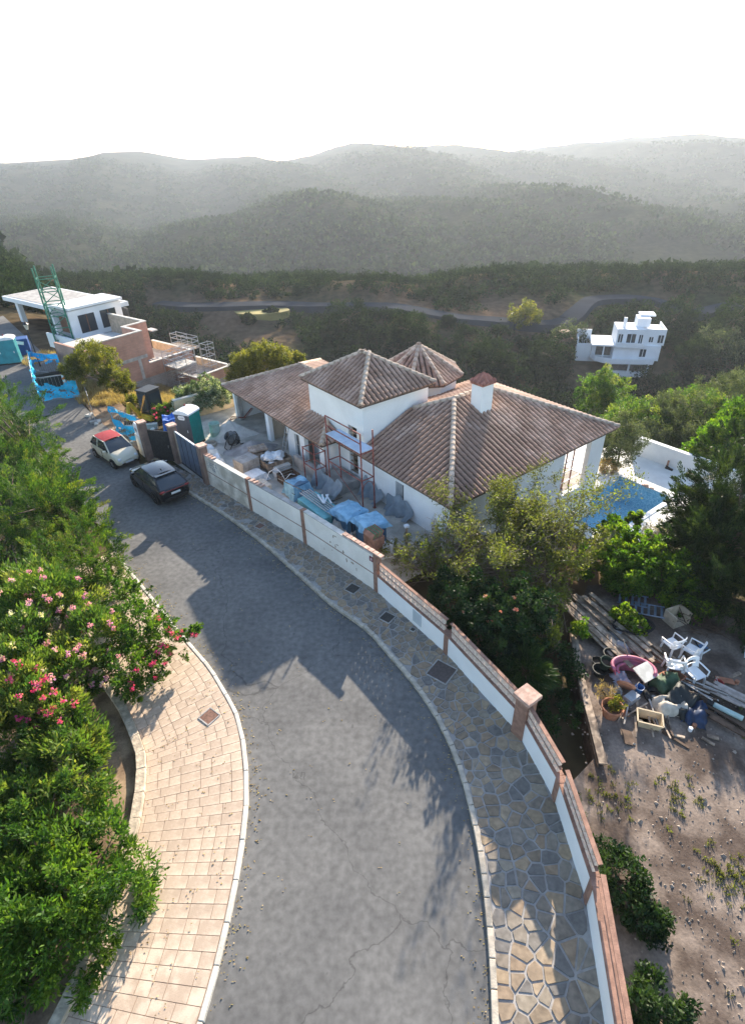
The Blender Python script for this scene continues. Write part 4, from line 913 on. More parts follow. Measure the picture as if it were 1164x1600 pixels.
    for q in details['lights']:
        mb = MB(); c, r, m, nm = q
        for s in (-1, 1):
            mb = MB(); mb.lathe([(.001, 0), (.5, .12), (.86, .4), (1, 1), (.86, 1.6), (.5, 1.88), (.001, 2)], n=12); mb.v = [(c[0]+v[0]*r[0], s*c[1]+v[1]*r[1], c[2]+(v[2]-1)*r[2]) for v in mb.v]; build(nm, mb, m, t, smooth=True)
    for nm, c, d_, m in details['boxes']:
        mb = MB(); mb.box(c, d_); build(nm, mb, m, t, bevel=.008)
    return t
M_cream = paint('cream_paint', (.62, .56, .42), .3); M_redtop = mat('red_fabric_top', (.30, .03, .04), .85, .08, 8); M_blackp = paint('black_paint', (.004, .005, .007), .16)
M_lamp = mat('lamp_glass', (.65, .66, .68), .1, .03, 5, spec=.8); M_tail = mat('tail_lamp', (.22, .01, .01), .2, .05, 5, spec=.6); M_plate = mat('number_plate', (.72, .72, .70), .5, .04, 5)
def heading(a, b):
    d = G(*b)-G(*a); return math.atan2(d.y, d.x)
fh = heading((151.7, 714), (179.6, 732)); fm = (G(151.7, 714)+G(179.6, 732))/2; nrm = Vector((-math.sin(fh), math.cos(fh), 0)); fc = fm+nrm*.76
car('hatchback', 'small cream hatchback with a red fabric roof parked nose to the black car', 'car', tuple(fc), fh,
    [(-1.76, .55, .38, .72, .76), (-1.7, .68, .3, .86, .92), (-1.45, .77, .24, .92, .97), (-1.0, .80, .21, .94, .97), (0, .815, .2, .94, .96), (.7, .81, .2, .93, .97), (1.0, .80, .21, .90, .97), (1.35, .77, .22, .80, .90), (1.6, .71, .26, .68, .80), (1.73, .62, .3, .58, .68), (1.78, .5, .36, .5, .56)],
    (-1.62, .98, -1.18, .22, .93, 1.43, .76, .59, .05), (-1.15, 1.15), .29, M_cream, M_redtop, False,
    {'lights': [((1.66, .52, .62), (.1, .12, .11), M_lamp, 'headlight'), ((1.74, .42, .44), (.05, .08, .07), M_lamp, 'fog_light'), ((-1.7, .6, .75), (.06, .06, .13), M_tail, 'tail_light')], 'boxes': [('grille', (1.74, 0, .36), (.08, .9, .1), M_black), ('chrome_bar', (1.79, 0, .55), (.02, .3, .03), M_steel), ('number_plate', (1.80, 0, .42), (.015, .5, .11), M_plate), ('bonnet_seam', (1.02, 0, .972), (.012, 1.1, .01), M_black)]})
bh = heading((245.5, 787), (212, 759)); bm = (G(245.5, 787)+G(212, 759))/2; nrm = Vector((math.sin(bh), -math.cos(bh), 0)); bc = bm+nrm*.86
bc_ = bc
suv = car('crossover', 'glossy black crossover car parked by the flagstone pavement, rear towards us', 'car', tuple(bc), bh,
    [(-2.2, .72, .42, .86, .92), (-2.15, .82, .34, .98, 1.04), (-1.85, .89, .28, 1.02, 1.06), (-1.2, .91, .25, 1.02, 1.04), (0, .915, .24, 1.0, 1.02), (.9, .91, .24, .98, 1.03), (1.2, .90, .25, .96, 1.03), (1.65, .87, .27, .90, .98), (1.98, .80, .3, .80, .88), (2.15, .70, .34, .70, .76), (2.2, .6, .4, .6, .64)],
    (-2.08, 1.15, -1.18, .34, 1.01, 1.50, .86, .61, .06), (-1.36, 1.36), .35, M_blackp, M_blackp, True,
    {'rim': mat('dark_alloy', (.06, .06, .065), .35, .1, 5, metal=.7), 'lights': [((2.02, .62, .72), (.12, .14, .08), M_lamp, 'headlight'), ((-2.13, .68, .92), (.07, .18, .06), M_tail, 'tail_light')], 'boxes': [('light_bar', (-2.19, 0, .92), (.03, 1.1, .04), M_tail), ('number_plate', (-2.22, 0, .74), (.02, .52, .12), M_plate), ('rear_bumper', (-2.2, 0, .45), (.08, 1.3, .16), M_black), ('spoiler', (-1.28, 0, 1.50), (.26, 1.16, .04), M_blackp), ('antenna_fin', (-.85, 0, 1.60), (.16, .03, .07), M_black), ('grille', (2.2, 0, .58), (.04, .9, .2), M_black)]})

# ------------------------------------------------------------------ building site
def toilet(name, label, loc, rz, M_side, M_front, M_top, plate=True, group=None):
    t = thing(name, label, 'portable toilet', loc, rz, group); w_, h = 1.1, 2.1
    mb = MB(); mb.box((0, 0, .06), (1.16, 1.16, .12)); build('base', mb, M_black, t)
    for s, m, nm in ((-1, M_front, 'front_wall'), (1, M_side, 'back_wall')):
        mb = MB(); mb.box((0, s*.535, .12+h/2), (w_, .03, h)); build(nm, mb, m, t)
    for s in (-1, 1):
        mb = MB(); mb.box((s*.535, 0, .12+h/2), (.03, 1.04, h)); sd = build('side_wall', mb, M_side, t)
        for k in range(4):
            mb = MB(); mb.box((s*.555, -.36+k*.24, .12+h/2), (.02, .1, h-.2)); build('rib', mb, M_side, sd)
    mb = MB(); mb.box((0, -.56, 1.15), (.72, .03, 1.9)); dd = build('door', mb, M_front, t, bevel=.01)
    mb = MB(); mb.box((.28, -.585, 1.1), (.05, .03, .16)); build('door_latch', mb, M_wplastic, dd)
    prof = [(-.6, 2.2), (.6, 2.2), (.58, 2.3), (.38, 2.42), (0, 2.48), (-.38, 2.42), (-.58, 2.3)]
    mb = MB(); A_ = [mb.pt((x, -.6, z)) for x, z in prof]; B_ = [mb.pt((x, .6, z)) for x, z in prof]; mb.face(A_); mb.face(B_[::-1])
    for k in range(7): mb.face((A_[k], B_[k], B_[(k+1) % 7], A_[(k+1) % 7]))
    rr = build('roof', mb, M_top, t)
    mb = MB(); mb.cyl((-.3, .3, 2.4), (-.3, .3, 2.56), .06, n=8); build('vent_pipe', mb, M_red, rr)
    if plate:
        mb = MB(); mb.prism([(-.27, 0), (-.2, -.14), (.2, -.14), (.27, 0), (.2, .14), (-.2, .14)], 0, .02); mb.v = [(v[0], -.58-v[2], 2.0+v[1]) for v in mb.v]; pl = build('name_plate', mb, M_wplastic, t)
        mb = MB()
        for k in range(6): mb.box((-.16+k*.062, -.603, 2.0), (.035, .006, .07))
        build('lettering', mb, M_conc, pl)
    return t
M_tgrey = mat('grey_polyethylene', (.085, .095, .11), .55, .08, 3); M_tteal = mat('teal_polyethylene', (.0, .19, .17), .5, .08, 3); M_tteal2 = mat('turquoise_polyethylene', (.03, .26, .30), .55, .1, 2); M_twhite = mat('translucent_white_roof', (.74, .76, .78), .5, .05, 3)
toilet('portable_toilet', 'grey and green portable toilet with white roof behind the sliding gate', tuple(G(302, 692)), R(-22), M_tteal, M_tgrey, M_twhite)
toilet('portable_toilet', 'turquoise portable toilet nearest the left picture edge by the road', tuple(G(4, 568)), R(20), M_tteal2, M_tteal2, M_twhite, False)
toilet('portable_toilet', 'turquoise portable toilet beside the blue skip near the lamp post', tuple(G(25, 566)), R(20), M_tteal2, M_tteal2, M_twhite, False)
def lumpy(w_, d_, h, n=9, amp=.05, seed=0, taper=.0, overhang=0.0):
    """sheet draped over a boxy pile: top and skirts with folds"""
    rg = random.Random(seed); mb = MB(); rows = []
    N = n
    for i in range(-2, N+3):
        r = []
        for j in range(-2, N+3):
            fi = min(max(i, 0), N)/N; fj = min(max(j, 0), N)/N
            x = (fi-.5)*w_; y = (fj-.5)*d_; z = h+amp*(math.sin(fi*7+seed)+math.cos(fj*6+seed*2)+rg.uniform(-.6, .6))*.6+(taper*(.5-abs(fj-.5)))
            oi = (-i if i < 0 else (i-N if i > N else 0)); oj = (-j if j < 0 else (j-N if j > N else 0)); o = max(oi, oj)
            if o:
                z = h-(h-.04)*(.5 if o == 1 else 1.0)+rg.uniform(-.03, .03); ex = (.03+.05*o)*(1+rg.uniform(-.5, .5))
                if oi: x += math.copysign(ex, x)
                if oj: y += math.copysign(ex, y)
            r.append((x+rg.uniform(-.02, .02), y+rg.uniform(-.02, .02), z))
        rows.append(r)
    return mb.grid(rows)
def pallet(t, w_=1.2, d_=1.0, z=0):
    for k in range(3):
        mb = MB(); mb.box((0, (-.42+k*.42)*d_, z+.05), (w_, .1, .09)); build('bearer', mb, M_wood, t)
    for k in range(6):
        mb = MB(); mb.box((-w_/2+w_*(k+.5)/6, 0, z+.115), (w_/6-.05, d_, .022)); build('slat', mb, M_wood, t)
M_tarp = mat('pale_blue_tarp', (.20, .42, .60), .45, .12, 3, .2, 12, col2=(.30, .54, .70)); M_tarpd = mat('blue_wrap', (.05, .14, .24), .4, .2, 3, .2, 12); M_tarps = mat('strong_blue_tarp', (.01, .10, .42), .45, .15, 3, .2, 10)
M_gtarp = mat('grey_dust_sheet', (.26, .30, .33), .8, .15, 2, .3, 9); M_wrap = mat('white_wrap', (.62, .65, .68), .35, .1, 4, .2, 14); M_insul = mat('turquoise_board', (.16, .42, .45), .7, .1, 3, island=.15)
def at_uv(v, u, z=0): return tuple(VW(v, u, z))
t = thing('tarpaulin_heap', 'strong blue tarpaulin slumped behind the portable toilet', 'tarpaulin', tuple(G(278, 684)), R(20)); build('sheet', lumpy(1.3, 1.1, 1.5, 8, .12, 3), M_tarps, t)
mb = MB(); mb.cyl((-.6, -.6, .2), (.2, -.65, 1.7), .012, n=5); build('rope', mb, M_wplastic, t)
# cement mixer
t = thing('cement_mixer', 'dusty cement mixer with black hoop standing on pale courtyard sand', 'cement mixer', tuple(G(366, 700)), R(35))
mb = MB(); mb.lathe([(.02, 0), (.26, .03), (.42, .22), (.44, .42), (.26, .78), (.27, .8), (.24, .8), (.4, .42)], n=18); q = Matrix.Translation((0, 0, .7)) @ Matrix.Rotation(R(-52), 4, 'Y') @ Matrix.Translation((0, 0, -.35)); mb.v = [tuple(q @ Vector(v)) for v in mb.v]; dr = build('drum', mb, mat('mixer_grey', (.10, .12, .13), .7, .2, 5), t, smooth=True)
mb = MB(); mb.tube([tuple(q @ Vector((.455*math.cos(a_/16*2*math.pi), .455*math.sin(a_/16*2*math.pi), .36))) for a_ in range(16)], .035, 6, closed=True); build('gear_ring', mb, M_black, dr)
for s in (-1, 1):
    mb = MB(); mb.tube([(-.5, s*.35, 0), (-.1, s*.5, .75), (.1, s*.5, .75), (.45, s*.35, .18)], .03, 6); build('leg', mb, M_dark, t)
    mb = MB(); mb.lathe([(.05, -.04), (.17, -.05), (.2, 0), (.17, .05), (.05, .04)], n=14); mb.v = [(.45+v[0], s*.42+v[2], .2+v[1]) for v in mb.v]; build('wheel', mb, M_rubber, t)
mb = MB(); mb.tube([(-.15, -.62, .85+.0)]+[(-.15+.38*math.sin(a_), -.62, .85+.38*math.cos(a_)-.38+.38) for a_ in np.linspace(0, 6, 14)], .022, 5); build('tipping_wheel', mb, M_black, t)
mb = MB(); mb.box((.12, .62, .72), (.34, .26, .34)); build('motor_box', mb, M_dark, t, bevel=.03)
mb = MB(); mb.cyl((-.5, -.35, .04), (-.5, .35, .04), .025); build('crossbar', mb, M_dark, t)
# piles, drums, rings
def mound(label, loc, rx, ry, h, m, seed, name='sand_pile', cat='sand pile'):
    rg = random.Random(seed); mb = MB(); rows = []; n = 18
    for i in range(n+1):
        f = i/n; r = []
        for k in range(28):
            a_ = 2*math.pi*k/28; w_ = 1+.12*math.sin(3*a_+seed)+.07*math.sin(7*a_+2*seed)
            r.append((rx*f*w_*math.cos(a_), ry*f*w_*math.sin(a_), h*(1-f)**1.25*(1+.06*rg.uniform(-1, 1))+.03*rg.uniform(-1, 1)*(f > .2)*(f < .95)-.02*(f == 1)))
        r.append(r[0]); rows.append(r)
    mb.grid(rows); o = build(name, mb, m, None, smooth=True); o.location = loc; return tag(o, label, cat)
M_sandw = mat('white_sand', (.62, .58, .52), .95, .12, 2, .4, 20, fine=.1)
mound('pale sand pile heaped behind the cement mixer', tuple(G(362, 678)), 1.7, 1.2, 1.0, M_sandw, 1); mound('grey gravel pile beside the villa wing pillars', tuple(G(395, 705)), 1.7, 1.3, .75, mat('grey_gravel', (.36, .34, .33), .95, .15, 3, .5, 30, fine=.15), 5)
t = thing('water_drum', 'pale green plastic drum standing behind the cement mixer', 'drum', tuple(G(338, 682))); mb = MB(); mb.lathe([(.3, 0), (.34, .05), (.34, .4), (.36, .42), (.34, .45), (.34, .95), (.37, .98), (.33, 1.0), (.3, .6)], n=16); build('shell', mb, mat('pale_green_plastic', (.34, .50, .44), .5, .1, 3), t, smooth=True); mb = MB(); mb.lathe([(.001, .72), (.31, .72)], n=16); build('water', mb, M_dark, t)
t = thing('hose_ring', 'beige coiled hose lying on the sand beside the gate', 'hose', tuple(G(330, 696)))
for k in range(3):
    mb = MB(); mb.tube([(.34*math.cos(a_/14*6.283)+.02*k, .34*math.sin(a_/14*6.283), .05+.07*k) for a_ in range(14)], .045, 6, closed=True); build('coil', mb, mat('beige_hose', (.45, .40, .33), .7), t, smooth=True)
for k, (px, py, lab) in enumerate(((375, 662, 'rusty bent bars lying by the ochre wall'),)):
    t = thing('rebar_bundle', lab, 'steel bars', tuple(G(px, py)), R(60))
    for j in range(6):
        mb = MB(); x = random.uniform(-.2, .2); mb.tube([(-1.6, x, .2), (-.6, x+.1, .5+.06*j), (.5, x-.1, .3), (1.5, x, .6)], .016, 5); build('bar', mb, M_red, t)
# side wall of the courtyard, ochre
t = thing('courtyard_wall', 'ochre rendered wall closing the courtyard beneath the white oleander', 'wall', at_uv(-1.2, 23.2), VRZ); mb = MB(); mb.box((0, 0, .7), (5.5, .22, 1.7)); build('panel', mb, mat('ochre_render', (.55, .42, .26), .92, .2, 1.5, .2, 15), t); mb = MB(); mb.box((0, 0, 1.58), (5.6, .3, .06)); build('coping', mb, M_concl, t)
# pallets and stacks along the wall
t = thing('pallet_stack', 'white wrapped slabs on a pallet just inside the stained wall', 'pallet', tuple(G(397, 752)), VRZ+R(8)); pallet(t); build('wrapped_load', lumpy(1.2, .9, .5, 6, .02, 4), M_wrap, t)
t = thing('rubble_pallet', 'timber tray of rubble and white blocks before the villa porch', 'pallet', tuple(G(430, 728)), VRZ); pallet(t, 1.6, 1.4)
for s in (-1, 1):
    mb = MB(); mb.box((s*.8, 0, .4), (.04, 1.4, .5)); build('side_board', mb, M_wood, t); mb = MB(); mb.box((0, s*.7, .4), (1.6, .04, .5)); build('end_board', mb, M_wood, t)
for k in range(12):
    mb = MB(); mb.box((random.uniform(-.6, .6), random.uniform(-.5, .5), .5+random.uniform(0, .25)), (random.uniform(.2, .4), random.uniform(.15, .25), random.uniform(.1, .2)), rz=random.uniform(0, 3), rx=random.uniform(-.4, .4)); build('block', mb, random.choice([M_wrap, M_white, M_conc, M_wrap]), t, bevel=.015)
t = thing('plastic_sheet', 'crumpled clear plastic sheet on top of the rubble tray', 'plastic sheet', tuple(Vector(G(430, 728))+Vector((0, 0, .62)))); build('sheet', lumpy(.9, .7, .25, 8, .08, 8), M_wrap, t)
t = thing('crate', 'dark empty crate between the rubble tray and the blue pallet', 'crate', tuple(G(452, 752)), VRZ)
for s in (-1, 1):
    for k in range(3):
        mb = MB(); mb.box((s*.5, 0, .1+k*.17), (.03, .9, .13)); build('slat', mb, M_woodd, t); mb = MB(); mb.box((0, s*.45, .1+k*.17), (1.0, .03, .13)); build('slat', mb, M_woodd, t)
mb = MB(); mb.box((0, 0, .03), (1.0, .9, .04)); build('floor', mb, M_woodd, t)
def tarp_stack(label, px, py, w_, d_, h, seed, rz=0, m1=None):
    t = thing('covered_pallet', label, 'pallet', tuple(G(px, py)), VRZ+rz, 'pallets under blue covers'); pallet(t, w_, d_)
    mb = MB(); mb.box((0, 0, .13+h*.45), (w_*.96, d_*.96, h*.86)); build('load', mb, M_tarpd, t, bevel=.04); build('cover', lumpy(w_, d_, h, 7, .045, seed, .15), m1 or M_tarp, t)
    mb = MB(); mb.v = []; mb.beam((-w_*.5-.06, 0, h*.55), (w_*.5+.06, 0, h*.55), d_+.14, .02); 
    build('strap', mb, M_dark, t); return t
tarp_stack('small blue covered pallet between the crate and the turquoise boards', 466, 772, 1.0, 1.0, .8, 1)
def wrapped(label, px, py, w_, d_, h, seed, rz=0):
    t = thing('covered_pallet', label, 'pallet', tuple(G(px, py)), VRZ+rz, 'pallets under blue covers'); pallet(t, w_, d_)
    mb = MB(); mb.box((0, 0, .13+h*.44), (w_*.98, d_*.98, h*.88)); build('load', mb, M_tarpd, t, bevel=.04)
    top = lumpy(w_+.06, d_+.06, .25, 7, .05, seed, .12); top.v = [(v[0], v[1], v[2]+h-.18) for v in top.v]; build('cover', top, M_tarp, t)
    for s in (-.25, .25):
        mb = MB(); mb.box((s*w_, 0, .15+h*.45), (.04, d_+.02, h*.9)); build('strap', mb, M_black, t)
wrapped('blue covered pallet beside the turquoise boards, scaffold behind', 545, 826, 1.15, 1.15, 1.15, 11, R(6)); wrapped('blue covered pallet nearest the brown brick stack', 580, 846, 1.15, 1.1, 1.2, 12, R(-10))
t = thing('board_stack', 'stack of turquoise insulation boards with grey rails on top', 'boards', tuple(G(503, 808)), VRZ+R(90))
for k in range(6):
    mb = MB(); mb.box((random.uniform(-.05, .05), random.uniform(-.05, .05), .1+k*.12), (2.5, 1.15, .115), rz=random.uniform(-.02, .02)); build('board', mb, M_insul, t)
for k in range(5):
    mb = MB(); mb.beam((-1.4, -.3+k*.13, .86), (1.5, -.25+k*.14, .9), .05, .05); build('rail', mb, M_steel, t)
mb = MB(); mb.cyl((.9, -1.0, .05), (2.6, .9, 1.5), .025, n=6); build('pole', mb, M_wood, t)
t = thing('offcut_pile', 'white profile offcuts lying across the turquoise boards', 'offcuts', tuple(Vector(G(503, 808))+Vector((.4, .3, .86))), VRZ+R(70))
for k in range(4):
    mb = MB(); mb.box((0, k*.14, .04+.03*k), (.9, .08, .06), rz=random.uniform(-.5, .5)); build('profile', mb, M_wplastic, t)
t = thing('brick_stack', 'stack of brown hollow bricks topped by green edged tiles behind the wall', 'bricks', tuple(G(585, 868)), VRZ)
for k in range(6):
    for i in range(2):
        for j in range(3):
            mb = MB(); mb.box((-.16+i*.32, -.26+j*.26, .1+k*.2), (.3, .245, .19), rz=random.uniform(-.03, .03)); build('brick', mb, M_terra, t)
for k in range(7):
    mb = MB(); mb.box((-.28+k*.09, 0, 1.36), (.035, .7, .25), ry=.5); build('tile', mb, [M_terra, mat('green_edge', (.12, .22, .12), .6)][k % 2], t)
t = thing('upright_bag', 'pale sack leaning by the brick stack near the shrubs', 'sack', tuple(G(607, 868))); build('bag', lumpy(.45, .4, .7, 6, .04, 9), M_wrap, t)
t = thing('post', 'short wooden post with a white cap at the corner of the villa', 'post', tuple(G(635, 850))); mb = MB(); mb.box((0, 0, .5), (.12, .12, 1.0)); build('shaft', mb, M_wood, t); mb = MB(); mb.box((0, 0, 1.04), (.22, .2, .1), rz=.4); build('cap', mb, M_wplastic, t)
# boards leaning inside the wall
lean = [('red brown plank leaning inside the front wall', M_red, .22, 1.15), ('grey plank leaning next to the red brown plank', M_conc, .2, .95), ('dark plank leaning inside the front wall', M_woodd, .2, 1.2), ('white framed pane leaning inside the front wall', M_wrap, .6, 1.15), ('stack of grey roof slates leaning inside the front wall', M_conc, .8, .8), ('stack of rusty roof slates leaning by the turquoise boards', M_terra, .9, .8)]
a, b, d_, n_, L = seg(1)
for k, (lab, m, wd, ln) in enumerate(lean):
    base = a+d_*(1.2+k*.62)+n_*.75; t = thing('leaning_board', lab, 'board', tuple(base), math.atan2(d_.y, d_.x))
    cnt = 1 if k < 4 else 6
    for j in range(cnt):
        mb = MB(); y0 = j*.06; mb.beam(((j-cnt/2)*.09*(cnt > 1), y0, 0), ((j-cnt/2)*.09*(cnt > 1), -.42+y0, 1.55 if cnt == 1 else 1.3), wd, .035, up=(0, 1, 0)); build('plank' if cnt == 1 else 'slate', mb, m, t)
t = thing('cable_loop', 'loose white cable looping over the pallets by the wall', 'cable', tuple(G(440, 760))); mb = MB(); mb.tube([(-.8, -.2, .5), (-.6, .1, .9), (-.2, .2, 1.1), (.1, -.1, .9), (.3, -.3, .6), (.6, -.2, .9), (.8, .1, .7)], .02, 5); build('cable', mb, M_wplastic, t)
# red scaffolds at the villa
M_blued = mat('pale_deck', (.50, .58, .68), .6, .08, 3)
sc = scaffold('facade_scaffold', 'red steel scaffold with a pale deck against the tower window', at_uv(-1.05, 5.2), VRZ, (0, .75), (0, 3.0), (1.95, 3.45), .038, M_red, [(3.45, M_blued)], diag=False)
for s in (0, .75):
    for y in (0, 3.0):
        if s == 0 or y == 0:
            mb = MB(); mb.cyl((s, y, 3.45), (s, y, 4.5), .038, n=6); build('guard_post', mb, M_red, sc)
for z in (3.95, 4.48):
    mb = MB(); mb.cyl((0, 0, z), (0, 3.0, z), .032, n=6); build('guard_rail', mb, M_red, sc)
for y in (0,):
    mb = MB(); mb.tube([(0, y, 1.3), (.12, y, 1.62), (.38, y, 1.75), (.63, y, 1.62), (.75, y, 1.3)], .022, 5); build('arch_brace', mb, M_red, sc)
mb = MB(); mb.cyl((0, 0, .3), (0, 3.0, 1.9), .02, n=5); build('brace', mb, M_red, sc)
sc = scaffold('trestle', 'low red scaffold trestle in front of the villa porch', at_uv(-1.5, 8.9), VRZ, (0, .7), (0, 1.2), (1.2, 2.15), .036, M_red, diag=False)
# dust sheets
def drape(label, p0, p1, zt_, out, seed, m=None):
    rg = random.Random(seed); t = thing('dust_sheet', label, 'dust sheet', at_uv(p0[0], p0[1]), VRZ); mb = MB(); rows = []
    for i in range(9):
        f = i/8; r = []
        for j in range(17):
            g = j/16; bx = lerp(p0[0], p1[0], g)-p0[0]; by = lerp(p0[1], p1[1], g)-p0[1]
            r.append((bx-(out*(1+.35*math.sin(g*8+seed))*f**1.4+.11*math.sin(g*26+seed)*(.3+f)+.08*f*math.sin(g*11+f*4)), by+.08*math.sin(f*6+g*9), max(.01, zt_*(1-f)*(1+.22*math.sin(g*5+seed)+.12*math.sin(g*17))+.02)))
        rows.append(r)
    mb.grid(rows); build('sheet', mb, m or M_gtarp, t, smooth=True)
drape('grey dust sheet hung over the plinth beside the porch door', (-1.05, 9.3), (-1.05, 7.0), .95, .6, 2); drape('grey dust sheet draped below the villa wall by the doorway', (.36, 5.0), (.36, 2.9), .85, .4, 5); drape('grey dust sheet against the villa wall behind the scaffold', (.36, 6.9), (.36, 5.2), .8, .45, 7)

# more material in the courtyard
t = thing('cement_pallet', 'pallet of grey cement sacks beside the front wall', 'pallet', at_uv(-4.3, 10.4), VRZ); pallet(t)
for k in range(4):
    for q in range(6):
        mb = MB(); mb.box((-.38+(q % 3)*.38, -.24+(q//3)*.48, .2+k*.13), (.36, .46, .12), rz=random.uniform(-.05, .05)); build('sack', mb, mat('paper_sack', (.46, .43, .38), .85, .1, 4, island=.1), t, bevel=.035)
t = thing('timber_bundle', 'bundle of sawn planks lying along the inside of the wall', 'planks', at_uv(-4.3, 6.9), VRZ+R(86))
for k in range(11): mb = MB(); mb.box((random.uniform(-.2, .2), -.3+.15*(k % 5), .06+.07*(k//5)), (2.4, .13, .055), rz=random.uniform(-.03, .03)); build('plank', mb, M_wood, t)
for k, (v_, u_, lab) in enumerate(((-1.9, 3.6, 'white plaster bucket by the villa doorway'), (-2.3, 3.0, 'white plaster bucket nearer the brick stack'), (-2.1, 9.9, 'white plaster bucket beside the low porch wall'), (-2.6, 11.6, 'white plaster bucket near the rubble tray'))):
    t = thing('plaster_bucket', lab, 'bucket', at_uv(v_, u_), k); mb = MB(); mb.lathe([(.13, 0), (.16, .32), (.175, .32), (.175, .35), (.15, .34), (.12, .03), (.001, .03)], n=14); build('shell', mb, M_wplastic, t); mb = MB(); mb.tube([(.165, 0, .32), (.1, .12, .45), (-.1, .12, .45), (-.165, 0, .32)], .008, 5); build('handle', mb, M_steel, t)
t = thing('wheelbarrow', 'grey wheelbarrow standing between the pallets and the scaffold', 'wheelbarrow', at_uv(-2.3, 7.0), VRZ+R(120)); q0 = [(-.25, -.18, .3), (.3, -.18, .3), (.3, .18, .3), (-.25, .18, .3)]; q = [(-.45, -.32, .58), (.5, -.32, .62), (.5, .32, .62), (-.45, .32, .58)]
mb = MB(); [mb.poly((q0[k], q0[(k+1) % 4], q[(k+1) % 4], q[k])) for k in range(4)]; mb.poly(q0); o = build('tray', mb, mat('barrow_grey', (.20, .24, .24), .6, .15, 4), t); o.modifiers.new('s', 'SOLIDIFY').thickness = .015
for s_ in (-1, 1): mb = MB(); mb.tube([(.62, s_*.06, .2), (.2, s_*.22, .3), (-.4, s_*.28, .3), (-.95, s_*.3, .62)], .02, 6); build('handle', mb, M_dark, t); mb = MB(); mb.tube([(-.35, s_*.27, .3), (-.4, s_*.27, .0)], .018, 6); build('leg', mb, M_dark, t)
mb = MB(); mb.lathe([(.05, -.04), (.15, -.05), (.19, 0), (.15, .05), (.05, .04)], n=14); mb.v = [(.66+v[0], v[2], .19+v[1]) for v in mb.v]; build('wheel', mb, M_rubber, t)
t = thing('panel_stack', 'stack of pale plasterboard sheets before the low porch wall', 'panels', at_uv(-2.0, 12.6), VRZ)
for k in range(7): mb = MB(); mb.box((random.uniform(-.03, .03), random.uniform(-.03, .03), .08+k*.05), (1.0, 1.7, .045)); build('sheet', mb, M_wrap if k % 3 else M_concl, t)
t = thing('bag_heap', 'heap of dusty white rubble bags beside the blue pallets', 'bags', at_uv(-2.9, 4.6), VRZ)
for k in range(6):
    lm = lumpy(.55, .45, .38, 5, .06, 50+k); a_ = k*1.05; lm.v = [(v[0]+.42*math.cos(a_)*(k > 0), v[1]+.42*math.sin(a_)*(k > 0), v[2]+(.25 if k == 0 else 0)) for v in lm.v]; build('bag', lm, M_wrap if k % 2 else M_concl, t, smooth=True)
t = thing('block_pallet', 'pallet of grey concrete blocks near the gravel pile', 'pallet', at_uv(-3.6, 13.2), VRZ+R(10)); pallet(t)
for k in range(4):
    for q in range(6): mb = MB(); mb.box((-.4+(q % 3)*.4, -.24+(q//3)*.48, .23+k*.2), (.385, .46, .19)); build('block', mb, M_conc, t)
t = thing('tile_pallet', 'pallet of clay roof tiles between the gravel pile and the porch', 'pallet', at_uv(-2.2, 14.4), VRZ-R(12)); pallet(t)
for k in range(3):
    for q in range(9): mb = MB(); mb.cyl((-.5+q*.12, -.42, .2+k*.22), (-.5+q*.12, .42, .2+k*.22), .065, n=6); build('tile', mb, M_ridge, t)
t = thing('white_sacks', 'row of white builders sacks along the courtyard beside the gate', 'sacks', at_uv(-4.6, 15.6), VRZ+R(80))
for k in range(4):
    lm = lumpy(.7, .65, .6, 6, .07, 90+k); lm.v = [(v[0]-1.2+.8*k, v[1]+.08*(k % 2), v[2]) for v in lm.v]; build('sack', lm, M_wrap if k % 2 else mat('off_white_sack', (.66, .62, .55), .8, .1, 4), t, smooth=True)
t = thing('step_ladder', 'aluminium ladder leaning against a villa porch pillar', 'ladder', at_uv(-1.25, 13.2), VRZ)
for s_ in (-1, 1): mb = MB(); mb.beam((0, s_*.2, 0), (.65, s_*.17, 2.2), .05, .03); build('stile', mb, M_steel, t)
for k in range(7): f = (k+1)/8; mb = MB(); mb.cyl((.65*f, -.19, 2.2*f), (.65*f, .19, 2.2*f), .015, n=6); build('rung', mb, M_steel, t)
